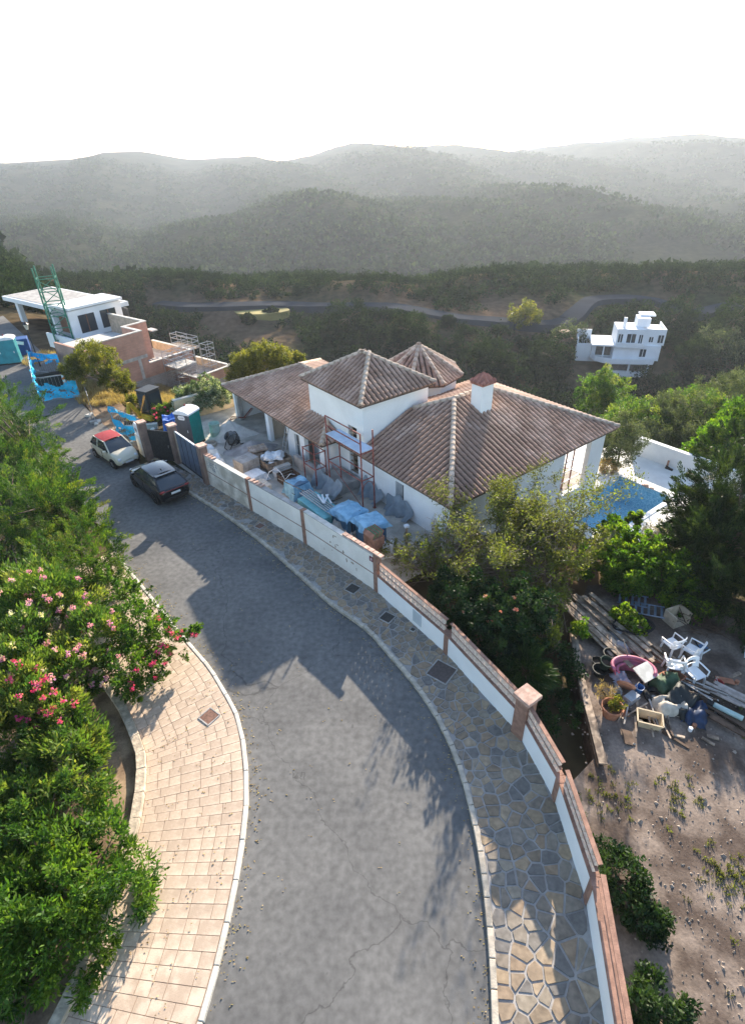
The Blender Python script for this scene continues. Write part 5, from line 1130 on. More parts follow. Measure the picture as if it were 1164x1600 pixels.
# ------------------------------------------------------------------ blue screened fences, digger, lamp and oddments at far left
M_net = mat('torn_blue_netting', (.02, .48, .80), .6, .12, 4, .2, 20)
def netfence(label, a, b, h, seed, thr=.55, feet=True):
    a = Vector(a); b = Vector(b); dv = b-a; L = dv.length; rz = math.atan2(dv.y, dv.x); t = thing('screen_fence', label, 'fence', tuple(a), rz)
    for x in (0, L):
        mb = MB(); mb.cyl((x, 0, 0), (x, 0, h), .025, n=6); build('post', mb, M_steel, t)
        if feet: mb = MB(); mb.box((x, 0, .07), (.24, .7, .14)); build('foot', mb, M_conc, t)
    for z in (.15, h):
        mb = MB(); mb.cyl((0, 0, z), (L, 0, z), .02, n=6); build('rail', mb, M_steel, t)
    for k in range(1, int(L/.25)):
        mb = MB(); mb.cyl((k*.25, 0, .15), (k*.25, 0, h), .006, n=4); build('wire', mb, M_steel, t)
    rg = random.Random(seed); mb = MB(); nx_, nz_ = int(L/.09), int(h/.09); ph = [rg.uniform(0, 6.28) for _ in range(6)]
    I = {}
    def P(i, k):
        if (i, k) not in I:
            x = L*i/nx_; z = .08+(h-.06)*k/nz_; I[(i, k)] = mb.pt((x, -.03+.07*math.sin(x*5+ph[0]+z*2)+.05*math.sin(z*8+ph[1]+x*3), z-.05*math.sin(x*2.2+ph[2])))
        return I[(i, k)]
    for i in range(nx_):
        for k in range(nz_):
            x = i/nx_; z = k/nz_; nv = .5+.5*math.sin(x*9+ph[3]+3*math.sin(z*6+ph[4]))*math.sin(z*8+ph[5]+2*math.sin(x*7))
            keep = thr(x, z, nv)
            if keep and rg.random() > .04: mb.face((P(i, k), P(i+1, k), P(i+1, k+1), P(i, k+1)))
    build('netting', mb, M_net, t)
    return t
netfence('bright blue torn netting fence across the closed road end', G(64, 628), G(126, 620), 1.9, 3, lambda x, z, n: z < .62+.12*math.sin(x*9) and n < .80)
netfence('blue netting fence running back along the road beside the lamp post', G(64, 628), G(55, 582), 2.0, 8, lambda x, z, n: n < .86)
netfence('half bare blue netting rail behind the netting fence enclosure', G(55, 582), G(100, 586), 1.8, 12, lambda x, z, n: z > .7 or (z > .4 and n > .6))
netfence('blue edged fence panel with torn netting behind the cream hatchback', G(182, 676), G(224, 694), 1.9, 21, lambda x, z, n: (z > .78) or (z < .5 and n < .82) or (x < .04) or (x > .93))
t = thing('mesh_panel', 'leaning grey mesh fence panel on a concrete foot in the dry verge', 'fence', tuple(G(150, 660)), R(118)); 
for k in range(9): mb = MB(); mb.cyl((k*.25, 0, .1), (k*.25, 0, 2.0), .009, n=4); build('wire', mb, M_steel, t)
for z in (.1, 1.0, 2.0): mb = MB(); mb.cyl((0, 0, z), (2.0, 0, z), .018, n=5); build('rail', mb, M_steel, t)
mb = MB(); mb.box((0, 0, .08), (.3, .75, .16)); build('foot', mb, M_conc, t)
t = thing('marker_post', 'white and orange banded marker post behind the blue netting', 'post', tuple(G(104, 606))); mb = MB(); mb.cyl((0, 0, 0), (0, 0, 1.1), .12, .1, n=10); build('post', mb, M_wplastic, t)
for z in (.35, .75): mb = MB(); mb.cyl((0, 0, z), (0, 0, z+.18), .128, .12, n=10); build('band', mb, mat('orange_band', (.75, .18, .03), .5), t)
t = thing('skip', 'dark open rubbish skip behind the blue netting', 'skip', tuple(G(85, 604)), R(30)); q = [(-1.2, -.7, 1.0), (1.2, -.7, 1.0), (1.2, .7, 1.0), (-1.2, .7, 1.0)]; q0 = [(-.8, -.6, .1), (.8, -.6, .1), (.8, .6, .1), (-.8, .6, .1)]
mb = MB(); [mb.poly((q0[k], q0[(k+1) % 4], q[(k+1) % 4], q[k])) for k in range(4)]; mb.poly(q0); build('tub', mb, M_dark, t); mb = MB(); [mb.beam(q[k], q[(k+1) % 4], .08, .08) for k in range(4)]; build('rim', mb, M_dark, t); mb = MB(); mb.box((0, 0, .75), (1.7, 1.1, .1)); build('fill', mb, M_dirt, t)
t = thing('blue_skip', 'blue open topped container beside the turquoise toilet', 'container', tuple(G(37, 552)), R(25)); mb = MB(); mb.box((0, 0, .75), (1.5, 1.3, 1.5)); build('tub', mb, mat('deep_blue', (.01, .06, .22), .5, .1, 3), t, bevel=.04); mb = MB(); mb.box((0, -.66, 1.2), (.8, .02, .3), ry=.3); build('label', mb, M_wplastic, t)
t = thing('street_lamp', 'slim dark street lamp with lantern head near the blue netting', 'street lamp', tuple(G(63, 572))); mb = MB(); mb.cyl((0, 0, 0), (0, 0, 3.3), .05, .04, n=8); build('post', mb, M_dark, t); mb = MB(); mb.cyl((0, 0, 3.3), (0, 0, 3.75), .1, .22, n=6); build('lantern', mb, mat('lantern_glass', (.5, .48, .4), .3), t); mb = MB(); mb.cyl((0, 0, 3.75), (0, 0, 4.0), .27, .03, n=6); build('lantern_cap', mb, M_dark, t); mb = MB(); mb.cyl((0, 0, 0), (0, 0, .5), .09, .07, n=8); build('base', mb, M_dark, t)
# mini digger
M_yel = mat('digger_yellow', (.62, .36, .03), .5, .15, 5)
dz = -.35; t = thing('mini_digger', 'mini digger with black cab and folded yellow arm in the dry verge', 'excavator', tuple(G(241, 660, dz)), R(-120))
for s in (-1, 1):
    mb = MB(); P = [(-.8, .05), (.8, .05), (.95, .25), (.8, .45), (-.8, .45), (-.95, .25)]; A_ = [mb.pt((x, s*.62-.15, z)) for x, z in P]; B_ = [mb.pt((x, s*.62+.15, z)) for x, z in P]; mb.face(A_); mb.face(B_[::-1])
    for k in range(6): mb.face((A_[k], B_[k], B_[(k+1) % 6], A_[(k+1) % 6]))
    build('track', mb, M_rubber, t)
mb = MB(); mb.box((-.1, 0, .68), (1.7, 1.35, .42)); build('chassis', mb, M_yel, t, bevel=.06)
mb = MB(); mb.box((-.05, .1, 1.68), (1.25, 1.05, 1.7)); build('cab', mb, M_black, t, bevel=.1)
mb = MB(); mb.box((-.05, .1, 2.55), (1.3, 1.1, .08)); build('cab_roof', mb, M_dark, t, bevel=.03)
for s in (-1, 1): mb = MB(); mb.box((-.05, .1+s*.53, 1.85), (.9, .02, 1.0)); build('window', mb, M_glass, t)
mb = MB(); mb.box((.585, .1, 1.75), (.02, .85, 1.3)); build('windscreen', mb, M_glass, t)
mb = MB(); mb.beam((.7, -.35, .8), (1.35, -.4, 1.9), .2, .26); build('boom', mb, M_yel, t); mb = MB(); mb.beam((1.35, -.4, 1.95), (1.75, -.42, .75), .16, .2); build('dipper', mb, M_yel, t); mb = MB(); mb.cyl((.8, -.38, 1.2), (1.3, -.4, 1.7), .045); build('ram', mb, M_steel, t)
mb = MB(); P = [(0, 0), (.35, .1), (.42, -.3), (.1, -.45), (-.1, -.2)]; A_ = [mb.pt((1.6+x, -.65, .7+z)) for x, z in P]; B_ = [mb.pt((1.6+x, -.15, .7+z)) for x, z in P]; mb.face(A_); mb.face(B_[::-1]); [mb.face((A_[k], B_[k], B_[(k+1) % 5], A_[(k+1) % 5])) for k in range(5)]; build('bucket', mb, M_dark, t)
t = thing('concrete_beam', 'dark concrete beam lying in front of the mini digger', 'beam', tuple(G(222, 672, -.1)), R(10)); mb = MB(); mb.box((0, 0, .2), (2.2, .35, .4)); build('beam', mb, M_conc, t); mb = MB(); mb.box((0, 0, .41), (2.2, .3, .02)); build('top_face', mb, M_concl, t)
for k, (px, py) in enumerate(((232, 683), (228, 690), (214, 662), (205, 655), (140, 652), (152, 664), (232, 694), (236, 676))):
    p = G(px, py, -.1); mb = MB(); mb.box((0, 0, .1), (random.uniform(.3, .6), random.uniform(.25, .4), random.uniform(.15, .3)), rz=random.uniform(0, 3), rx=random.uniform(-.3, .3)); mb.box((.15, .1, .2), (.25, .2, .18), rz=1, rx=.4); o = build('rubble_block', mb, M_concl, None, bevel=.03); o.location = p; tag(o, 'pale broken concrete lump in the dry verge', 'rubble', 'concrete lumps strewn on the verge')
# ------------------------------------------------------------------ junk yard at lower right
ZJ = -1.06
j = lambda px, py: tuple(G(px, py, ZJ))
mb = MB(); YP = [j(918, 915), j(889, 985), j(897, 1040), j(908, 1090), j(920, 1135), j(934, 1180), (5.3, 9.6, 0), (5.35, 6.4, 0), (4.95, 3.0, 0), (3.6, -1, 0), (2, -6, 0), (24, -6, 0), (24, 18, 0), j(1164, 940), j(1060, 905)]
mb.prism([(q[0], q[1]) for q in YP], ZJ-1.6, ZJ+.02)
M_yard = mat('dusty_shaded_yard', (.13, .098, .08), .95, .25, .8, .4, 14, col2=(.25, .20, .165), fine=.18, spec=.05)  # dusty ground, colour lowered to carry the shade of the conifers
yo = struct('yard_ground', mb, M_yard)
def chair(label, px, py, rz, lean=0):
    t = thing('plastic_chair', label, 'chair', j(px, py), rz, 'white plastic garden chairs')
    for sx in (-1, 1):
        for sy in (-1, 1):
            mb = MB(); mb.beam((sx*.25, sy*.24, 0), (sx*.21, sy*.2, .42), .05, .05); build('leg', mb, M_wplastic, t)
        mb = MB(); mb.tube([(sx*.25, -.24, .42), (sx*.28, -.24, .62), (sx*.29, .05, .64), (sx*.26, .24, .66)], .028, 6); build('armrest', mb, M_wplastic, t, smooth=True)
    mb = MB(); rows = [[(x*.23, y*.24, .43+.02*abs(x)+.01*y) for x in (-1, -.5, 0, .5, 1)] for y in (-1, -.3, .4, 1)]; mb.grid(rows); mb.grid([[(p[0], p[1], p[2]-.03) for p in r][::-1] for r in rows]); build('seat', mb, M_wplastic, t, smooth=True)
    mb = MB(); rows = []
    for k, z in enumerate((.45, .58, .60, .72, .74, .84)):
        rows.append([(.27*math.sin(a_)*(1-.1*(z-.45)), .22+.1*math.cos(a_)-.1+.18*(z-.45), z+.03*math.cos(a_)) for a_ in np.linspace(-1.5, 1.5, 9)])
    I = [[mb.pt(p) for p in r] for r in rows]
    for a_ in range(5):
        for c in range(8):
            if a_ == 2 and 2 <= c <= 5: continue
            if a_ == 0 and c in (3, 4): continue
            mb.face((I[a_][c], I[a_][c+1], I[a_+1][c+1], I[a_+1][c]))
    t.scale = (1.15,)*3
    o = build('backrest', mb, M_wplastic, t); sm = o.modifiers.new('solid', 'SOLIDIFY'); sm.thickness = .02
    return t
chair('white plastic chair farthest back, near the pale crate', 1046, 1020, R(200)); chair('white plastic chair nearest the pink tub and planks', 1048, 1052, R(165)); chair('white plastic chair at the far right, turned away', 1077, 1030, R(215)); chair('white plastic chair nearest the blue tray', 1080, 1066, R(20))
def pot(label, px, py, r, h, m, tilt=0, soil=True, z=0):
    p = Vector(j(px, py))+Vector((0, 0, z)); t = thing('plant_pot', label, 'plant pot', tuple(p)); t.rotation_euler = (tilt, tilt*.6, 0)
    mb = MB(); mb.lathe([(r*.7, 0), (r*.97, h*.88), (r*1.08, h*.88), (r*1.08, h), (r*.95, h), (r*.66, h*.12), (.001, h*.1)], n=16); build('shell', mb, m, t, smooth=False)
    if soil: mb = MB(); mb.lathe([(.001, h*.6), (r*.85, h*.58)], n=14); build('soil', mb, M_woodd, t)
    return t
M_potb = mat('black_pot', (.022, .026, .024), .5, .1, 8); M_potg = mat('dark_green_pot', (.03, .05, .035), .5, .1, 8); M_potr = mat('terracotta', (.38, .17, .10), .85, .15, 6)
pot('large black pot at the back of the pot cluster', 951, 1032, .26, .42, M_potb); pot('dark pot standing inside another pot', 942, 1048, .24, .40, M_potg, .15, z=.2); pot('wide dark pot under the stacked pot', 936, 1054, .28, .32, M_potb, 0, False); pot('small brown pot holding a purple thing', 957, 1046, .2, .26, M_potr, .1); pot('black pot partly hidden at the left of the cluster', 931, 1040, .2, .3, M_potb)
tp = pot('round terracotta pot holding a straggly yellow plant', 953, 1118, .36, .5, M_potr)
for k in range(2):
    t = thing('planter', ['square terracotta planter beneath the chairs', 'square terracotta planter nested in the larger one'][k], 'planter', tuple(Vector(j(1050, 1066))+Vector((.02, .03, .06*k+.0))), R(28)); s = .36-.08*k; hh = .24+.06*k
    for q in (((0, -s), (2*s+.05, .05)), ((0, s), (2*s+.05, .05)), ((-s, 0), (.05, 2*s-.05)), ((s, 0), (.05, 2*s-.05))):
        mb = MB(); mb.box((q[0][0], q[0][1], hh/2), (q[1][0], q[1][1], hh)); build('side', mb, M_potr, t, bevel=.008)
    mb = MB(); mb.box((0, 0, .03), (2*s-.06, 2*s-.06, .04)); build('floor', mb, M_potr, t)
M_pink = mat('faded_pink_plastic', (.42, .13, .20), .5, .12, 4)
t = thing('pink_tub', 'faded pink rounded tub lying on its side with open rim', 'tub', j(985, 1060), R(75))
arc = [(.55*math.cos(a_), .75*math.sin(a_)) for a_ in np.linspace(-2.0, 2.0, 16)]
mb = MB(); mb.tube([(x, y, .55) for x, y in arc], .07, 8); build('rim', mb, M_pink, t, smooth=True)
mb = MB(); mb.tube([(x*.72, y*.72, .35) for x, y in arc], .06, 8); build('inner_rim', mb, M_pink, t, smooth=True)
mb = MB(); mb.grid([[(x*.95, y*.95, .53) for x, y in arc], [(x*.85, y*.85, .25) for x, y in arc], [(x*.6, y*.6, .05) for x, y in arc]]); o = build('shell', mb, M_pink, t, smooth=True); o.modifiers.new('solid', 'SOLIDIFY').thickness = .03
t = thing('white_board', 'square off white board leaning on the pink tub', 'board', tuple(Vector(j(1003, 1068))+Vector((0, 0, .62))), R(30)); mb = MB(); mb.box((0, 0, 0), (.85, .62, .04), rx=R(18), ry=R(8)); build('panel', mb, mat('grubby_white', (.60, .58, .52), .8, .15, 3), t); mb = MB(); mb.box((0, 0, -.04), (.7, .5, .02), rx=R(18), ry=R(8)); build('batten', mb, M_wood, t)
t = thing('stick', 'pale wooden stick standing in the pink tub', 'stick', tuple(Vector(j(980, 1042)))); mb = MB(); mb.cyl((.1, -.1, .15), (-.25, .35, 1.1), .025, .02, n=6); build('shaft', mb, M_wood, t)
t = thing('clay_disc', 'oval terracotta disc leaning beside the pink tub', 'saucer', tuple(Vector(j(975, 1082))), R(60)); mb = MB(); mb.lathe([(.001, 0), (.3, 0), (.34, .05), (.3, .06), (.28, .03), (.001, .03)], n=20); q = Matrix.Translation((0, 0, .33)) @ Matrix.Rotation(R(65), 4, 'Y'); mb.v = [tuple(q @ Vector(v)) for v in mb.v]; build('dish', mb, mat('orange_clay', (.48, .24, .15), .85, .1, 5), t)
t = thing('blue_tray', 'shiny blue oval tray lying below the white chairs', 'tray', tuple(Vector(j(1062, 1082))+Vector((0, 0, .12))), R(8)); mb = MB(); mb.lathe([(.001, 0), (.38, 0), (.45, .08), (.43, .08), (.36, .02), (.001, .02)], n=20); mb.v = [(v[0]*1.1, v[1]*.45, v[2]) for v in mb.v]; build('tray', mb, mat('bright_blue_plastic', (.01, .22, .65), .3, .05, 4), t, smooth=True)
t = thing('beige_tub', 'beige plastic tub at the bottom edge of the yard', 'tub', j(1012, 1132), R(-20)); mb = MB(); P0 = [(-.32, -.22), (.32, -.22), (.32, .22), (-.32, .22)]; P1 = [(x*1.25, y*1.3) for x, y in P0]
for k in range(4): mb.poly(((*P0[k], .02), (*P0[(k+1) % 4], .02), (*P1[(k+1) % 4], .36), (*P1[k], .36)))
mb.poly([(*p, .02) for p in P0]); M_beige = mat('beige_plastic', (.52, .42, .28), .55, .1, 3); o = build('shell', mb, M_beige, t); o.modifiers.new('s', 'SOLIDIFY').thickness = .02
mb = MB(); [mb.beam((*P1[k], .36), (*P1[(k+1) % 4], .36), .05, .03) for k in range(4)]; build('rim', mb, M_beige, t)
for k, (px, py, w_, d_, h, m, lab, sd) in enumerate(((1045, 1108, .9, .5, .35, mat('stone_cloth', (.48, .43, .36), .9, .15, 4), 'crumpled stone coloured cloth bundle beside the beige tub', 31), (1038, 1074, .8, .6, .4, mat('dark_green_sheet', (.05, .09, .05), .7, .3, 4), 'dark green sheet heaped beside the pink tub', 33), (1062, 1098, 1.2, .7, .4, mat('black_sheet', (.025, .03, .03), .6, .3, 4), 'dark plastic sheet heaped below the blue tray', 35), (1085, 1118, .8, .5, .3, mat('navy_sheet', (.02, .04, .09), .6, .3, 4), 'navy cloth heap near the glass tube', 37), (968, 1005, .9, .6, .25, mat('grey_bag', (.33, .33, .35), .7, .2, 4), 'grey sheeting lying on the old planks', 39), (968, 1062, .35, .3, .22, mat('pale_blue_bag', (.36, .40, .50), .6, .2, 5), 'pale blue plastic bag beside the pots', 41))):
    t = thing('cloth_heap', lab, 'heap', j(px, py), R(20*k)); build('sheet', lumpy(w_, d_, h, 8, .12, sd, .1), m, t, smooth=True)
t = thing('glass_tube', 'greenish clear tube with a black collar in the lower yard', 'tube', tuple(Vector(j(1105, 1105))+Vector((0, 0, .2))), 0); mb = MB(); mb.cyl((0, 0, .05), (.75, -.75, .1), .1, n=12); build('tube', mb, mat('green_glass', (.35, .48, .46), .15, .05, 3, spec=.8), t, smooth=True); mb = MB(); mb.cyl((-.05, .05, .05), (.1, -.1, .06), .115, n=12); build('collar', mb, M_black, t)
# planks
def planks(label, px, py, n, L, rz, spread, m, name='plank_pile', h=.05, z=0, wd=(.1, .2)):
    t = thing(name, label, 'planks', tuple(Vector(j(px, py))+Vector((0, 0, z))), rz)
    for k in range(n):
        mb = MB(); mb.box((random.uniform(-.3, .3), -spread/2+spread*(k+.5)/n, .06+random.uniform(0, .14)+.05*(k % 3)), (L*random.uniform(.7, 1.1), random.uniform(*wd), h), rz=random.uniform(-.07, .07), rx=random.uniform(-.15, .15), ry=random.uniform(-.03, .03)); build('plank', mb, m, t)
planks('heap of long weathered planks at the left of the yard', 945, 985, 16, 3.9, R(112), 1.9, M_wood, z=.15); planks('slatted timber lying under the white chairs', 1000, 1010, 10, 2.2, R(118), .9, M_wood, wd=(.04, .07)); planks('four grey boards at the lower right of the yard', 1140, 1098, 5, 1.6, R(135), .7, mat('grey_board', (.34, .30, .27), .85, .2, 4, island=.15), z=.15); planks('dark boards lying below the glass tube', 1128, 1125, 6, 1.6, R(130), .9, M_woodd)
t = thing('hose_coil', 'black hose coil lying on the planks beside the vine', 'hose', tuple(Vector(j(985, 988))+Vector((0, 0, .3))), 0)
for k in range(5):
    mb = MB(); r = .62+.05*k; mb.tube([(r*math.cos(a_/22*6.283), r*.6*math.sin(a_/22*6.283)-.02*k, .04+.03*k+.05*math.sin(a_)) for a_ in range(22)], .028, 6, closed=True); build('loop', mb, M_rubber, t, smooth=True)
for k, (px, py, lab) in enumerate(((985, 948, 'grey metal frame with glass slats lying under the vine'), (1010, 964, 'blue grey metal rack lying behind the white chairs'))):
    t = thing('metal_rack', lab, 'rack', tuple(Vector(j(px, py))+Vector((0, 0, .25))), R(-25)); M_rk = mat('blue_steel', (.20, .26, .34), .4, .1, 5, metal=.6)
    for s in (-1, 1): mb = MB(); mb.beam((-.6, s*.35, .1), (.6, s*.35, .2), .04, .04); build('rail', mb, M_rk, t)
    for q in range(5): mb = MB(); mb.box((-.5+q*.25, 0, .15), (.1, .7, .02), ry=.4); build('slat', mb, M_rk, t)
t = thing('box', 'pale upturned wooden box behind the white chairs', 'box', tuple(j(1055, 972)), R(20)); M_pb = mat('pale_board', (.46, .38, .28), .85, .12, 4)
for q in (((0, .3, .3), (.8, .04, .6)), ((-.4, 0, .3), (.04, .6, .6)), ((.4, 0, .3), (.04, .6, .6)), ((0, 0, .02), (.8, .6, .04))): mb = MB(); mb.box(*q); build('panel', mb, M_pb, t)
t = thing('branch_heap', 'tangle of dead branches and brush behind the chairs', 'branches', tuple(j(1092, 985)))
for k in range(26):
    a_ = random.uniform(0, 6.28); mb = MB(); p0 = Vector((random.uniform(-.6, .6), random.uniform(-.4, .4), random.uniform(0, .3))); p1 = p0+Vector((math.cos(a_), math.sin(a_), random.uniform(.1, .6)))*random.uniform(.5, 1.1); mb.tube([p0, (p0+p1)/2+Vector((0, 0, .12)), p1], [.022, .015, .007], 5); build('branch', mb, M_woodd, t)
t = thing('timber_edging', 'dark plank retaining edge with a pale board cap along the yard', 'fence', j(900, 1040), 0)
E_ = [G(893, 985, ZJ), G(899, 1040, ZJ), G(910, 1090, ZJ), G(922, 1135, ZJ), G(938, 1200, ZJ)]
for a_, b_ in zip(E_, E_[1:]):
    for k in range(6): mb = MB(); mb.beam(a_+Vector((-.1, 0, -.95+k*.2)), b_+Vector((-.1, 0, -.95+k*.2)), .05, .19); build('plank', mb, M_woodd, t, world=True)
    mb = MB(); mb.beam(a_+Vector((.05, 0, .20)), b_+Vector((.05, 0, .20)), .26, .05); build('cap_board', mb, M_wood, t, world=True)

# more clutter in the lower yard
M_bk = [mat('grey_bucket', (.30, .32, .34), .5), mat('blue_bucket', (.03, .12, .32), .45), mat('red_bucket', (.35, .05, .04), .5)]
for k, (px, py, lab) in enumerate(((962, 1090, 'grey bucket between the clay disc and the dead plant'), (997, 1082, 'small blue bucket tucked under the pink tub'), (1120, 1075, 'red bucket beside the grey boards'))):
    t = thing('bucket', lab, 'bucket', j(px, py), k*.7); mb = MB(); mb.lathe([(.11, 0), (.15, .28), (.165, .28), (.165, .3), (.14, .29), (.1, .03), (.001, .03)], n=14); build('shell', mb, M_bk[k], t); mb = MB(); mb.tube([(.155, 0, .27), (.09, .1, .4), (-.09, .1, .4), (-.155, 0, .27)], .008, 5); build('handle', mb, M_steel, t)
for k, (px, py, n, lab) in enumerate(((975, 1110, 5, 'thin sticks lying between the terracotta pot and the beige tub'), (1030, 1128, 6, 'dark battens lying beside the beige tub'), (1090, 1090, 5, 'loose battens lying on the dark sheets'))):
    t = thing('batten_bundle', lab, 'battens', tuple(Vector(j(px, py))+Vector((0, 0, .1+.25*(k == 2)))), R(40+50*k))
    for q in range(n): mb = MB(); mb.box((random.uniform(-.2, .2), -.3+.14*q, .04), (random.uniform(.8, 1.4), .05, .035), rz=random.uniform(-.35, .35), ry=random.uniform(-.08, .08)); build('batten', mb, random.choice([M_wood, M_woodd, M_conc]), t)
t = thing('old_tyre', 'black tyre half buried under the dark sheets', 'tyre', tuple(Vector(j(1020, 1090))+Vector((0, 0, .12))), 0); mb = MB(); mb.tube([(.28*math.cos(a_/16*6.283), .28*math.sin(a_/16*6.283), .02*math.sin(a_)) for a_ in range(16)], .1, 8, closed=True); build('tread', mb, M_rubber, t, smooth=True); mb = MB(); mb.tube([(.2*math.cos(a_/16*6.283), .2*math.sin(a_/16*6.283), .04) for a_ in range(16)], .04, 6, closed=True); build('bead', mb, M_black, t)
t = thing('tray_stack', 'stack of pale seed trays beside the pots', 'trays', j(985, 1095), .5)
for k in range(4): mb = MB(); mb.box((0, 0, .04+.07*k), (.5, .32, .05), rz=random.uniform(-.15, .15)); build('tray', mb, mat('pale_tray', (.38, .40, .42), .6), t)

rgj = random.Random(77)
jm = [M_wood, M_woodd, M_conc, M_wplastic, M_potr, mat('faded_blue', (.10, .18, .30), .6), mat('olive_plastic', (.14, .15, .07), .6), M_rubber, M_beige]
kinds = (('offcut', 'scrap wooden offcut', 'wood'), ('panel_scrap', 'scrap flat panel', 'scrap'), ('pipe_scrap', 'scrap plastic pipe', 'pipe'), ('tin', 'old tin can', 'can'))
for k in range(46):
    px, py = rgj.uniform(940, 1164), rgj.uniform(1010, 1180)
    if py > 1125: px = rgj.uniform(960, 1180)
    p = Vector(j(px, py)); kd = kinds[k % 4]; mb = MB(); a_ = rgj.uniform(0, 3.1); m = rgj.choice(jm)
    if k % 4 == 0: mb.box((0, 0, .05), (rgj.uniform(.3, .9), rgj.uniform(.06, .14), .05), rz=a_, ry=rgj.uniform(-.1, .1)); m = rgj.choice([M_wood, M_woodd])
    elif k % 4 == 1: mb.box((0, 0, .06), (rgj.uniform(.25, .6), rgj.uniform(.2, .4), .025), rz=a_, rx=rgj.uniform(-.25, .25))
    elif k % 4 == 2: mb.cyl((0, 0, .04), (math.cos(a_)*rgj.uniform(.4, 1.0), math.sin(a_)*.6, .07), .03, n=8); m = rgj.choice([M_wplastic, M_conc, M_black])
    else: mb.lathe([(.07, 0), (.075, .16), (.06, .17), (.001, .165)], n=10)
    o = build(kd[0], mb, m, None, bevel=0); o.location = p; tag(o, kd[1]+' lying among the clutter of the yard', kd[2], kd[0].replace('_', ' ')+'s in the yard')
# ------------------------------------------------------------------ vegetation
def unit(a): return a/np.maximum(1e-6, np.linalg.norm(a, axis=-1, keepdims=True))
def leaf_mesh(name, C, D, LN, RD, TI, per, L, W, m, up=.25, along=0.0, jit=1.0, tj=.18, shell=.5, rng=RNG, droop=0.0):
    """C clump centres, D clump axes, LN axis lengths, RD radii, TI clump tints; per = leaves per clump"""
    n = len(C); k = np.repeat(np.arange(n), per); N = len(k)
    t = rng.random(N); dirr = unit(rng.normal(size=(N, 3))); rad = (rng.random(N)**shell)[:, None]
    tap = np.where(LN[k] > 0, 1-.65*t, 1.0)[:, None]
    rk = RD[k]; rk = rk[:, None] if rk.ndim == 1 else rk
    P = C[k]+D[k]*(LN[k]*(t-.3))[:, None]+dirr*rad*rk*tap
    ax = unit(D[k]*along+dirr*.6*jit+rng.normal(size=(N, 3))*.5*jit+np.array([0, 0, up]))
    sd = unit(np.cross(ax, rng.normal(size=(N, 3)))); ll = L*(.6+.8*rng.random(N))[:, None]; ww = W*(.6+.8*rng.random(N))[:, None]
    nrm = np.cross(ax, sd)
    v0 = P-ax*ll*.5; v2 = P+ax*ll*.5-np.array([0, 0, 1])*droop*ll; mid = P+nrm*ww*.15; v1 = mid+sd*ww*.5; v3 = mid-sd*ww*.5
    V = np.stack([v0, v1, v2, v3], 1).reshape(-1, 3); F = np.arange(4*N).reshape(-1, 4)
    me_ = bpy.data.meshes.new(name); me_.vertices.add(4*N); me_.vertices.foreach_set('co', V.ravel().astype(np.float32)); me_.loops.add(4*N); me_.loops.foreach_set('vertex_index', F.ravel().astype(np.int32)); me_.polygons.add(N); me_.polygons.foreach_set('loop_start', np.arange(0, 4*N, 4, dtype=np.int32))
    try: me_.polygons.foreach_set('loop_total', np.full(N, 4, dtype=np.int32))
    except Exception: pass
    me_.update(calc_edges=True)
    a = me_.attributes.new('tint', 'FLOAT', 'POINT'); tv = np.clip(TI[k]+rng.normal(size=N)*tj, 0, 1); a.data.foreach_set('value', np.repeat(tv, 4).astype(np.float32)); me_.materials.append(m); return me_
def blob(c, r, n, rc, rng=RNG, inner=.35, bottom=-.6):
    """clump centres over an ellipsoid: uneven, mostly near the surface"""
    d = unit(rng.normal(size=(n*3, 3))); d = d[d[:, 2] > bottom][:n]; n = len(d)
    s = 1-inner*rng.random(n)**2; bump = 1+.22*np.sin(d[:, 0]*5+c[0])*np.sin(d[:, 1]*4+c[1])+.14*rng.normal(size=n)*.7
    P = np.array(c)+d*np.array(r)*(s*bump)[:, None]; return P, d, rc*(.6+.7*rng.random(n)), .5+.24*rng.normal(size=n)
def plant(name, label, cat, base, blobs, m, per, L, W, trunk=None, group=None, up=.25, along=0., spray=0., tint=0., jit=1., part='crown', M_tr=None, tj=.18, droop=0., inner=.35, bottom=-.6):
    t = thing(name, label, cat, tuple(base), 0, group); b = np.array(base)
    PP = []
    for (c, r, n, rc) in blobs: PP.append(blob(c, r, n, rc, inner=inner, bottom=bottom))
    C = np.concatenate([p[0] for p in PP]); D = np.concatenate([p[1] for p in PP]); RD = np.concatenate([p[2] for p in PP]); TI = np.concatenate([p[3] for p in PP])+tint
    PL[t.name] = (C.copy(), D.copy(), RD.copy())
    if spray: D = unit(D+RNG.normal(size=D.shape)*.35+np.array([0, 0, .25]))
    LN = np.full(len(C), spray)*(.6+.8*RNG.random(len(C)))
    link(part, leaf_mesh(part, C-b, D, LN, RD, TI, per, L, W, m, up, along, jit, tj, droop=droop), t)
    if trunk:
        mb = MB(); r0, h = trunk; tp_ = Vector((0, 0, 0)); top = Vector((0, 0, h)); mb.tube([tp_, Vector((.06*h, .03*h, h*.5)), top], [r0, r0*.8, r0*.55], 8)
        build('trunk', mb, M_tr or M_bark, t, smooth=True)
        sel = RNG.choice(len(C), min(len(C), 9), replace=False); mb = MB()
        for q in sel:
            e = Vector(C[q]-b); mid = top.lerp(e, .5)+Vector((0, 0, -.08*h)); mb.tube([top*.8, mid, e], [r0*.5, r0*.3, r0*.1], 5)
        build('limbs', mb, M_tr or M_bark, t, smooth=True)
    return t
PL = {}
M_bark = mat('bark', (.13, .10, .075), .95, .3, 8, .5, 30)
LF_con = leafmat('conifer_leaf', [(.012, .036, .010), (.035, .085, .016), (.08, .145, .02), (.18, .19, .032)], .38)
LF_cond = leafmat('dark_conifer_leaf', [(.010, .022, .010), (.020, .040, .014), (.035, .060, .018), (.07, .095, .025)], .28)
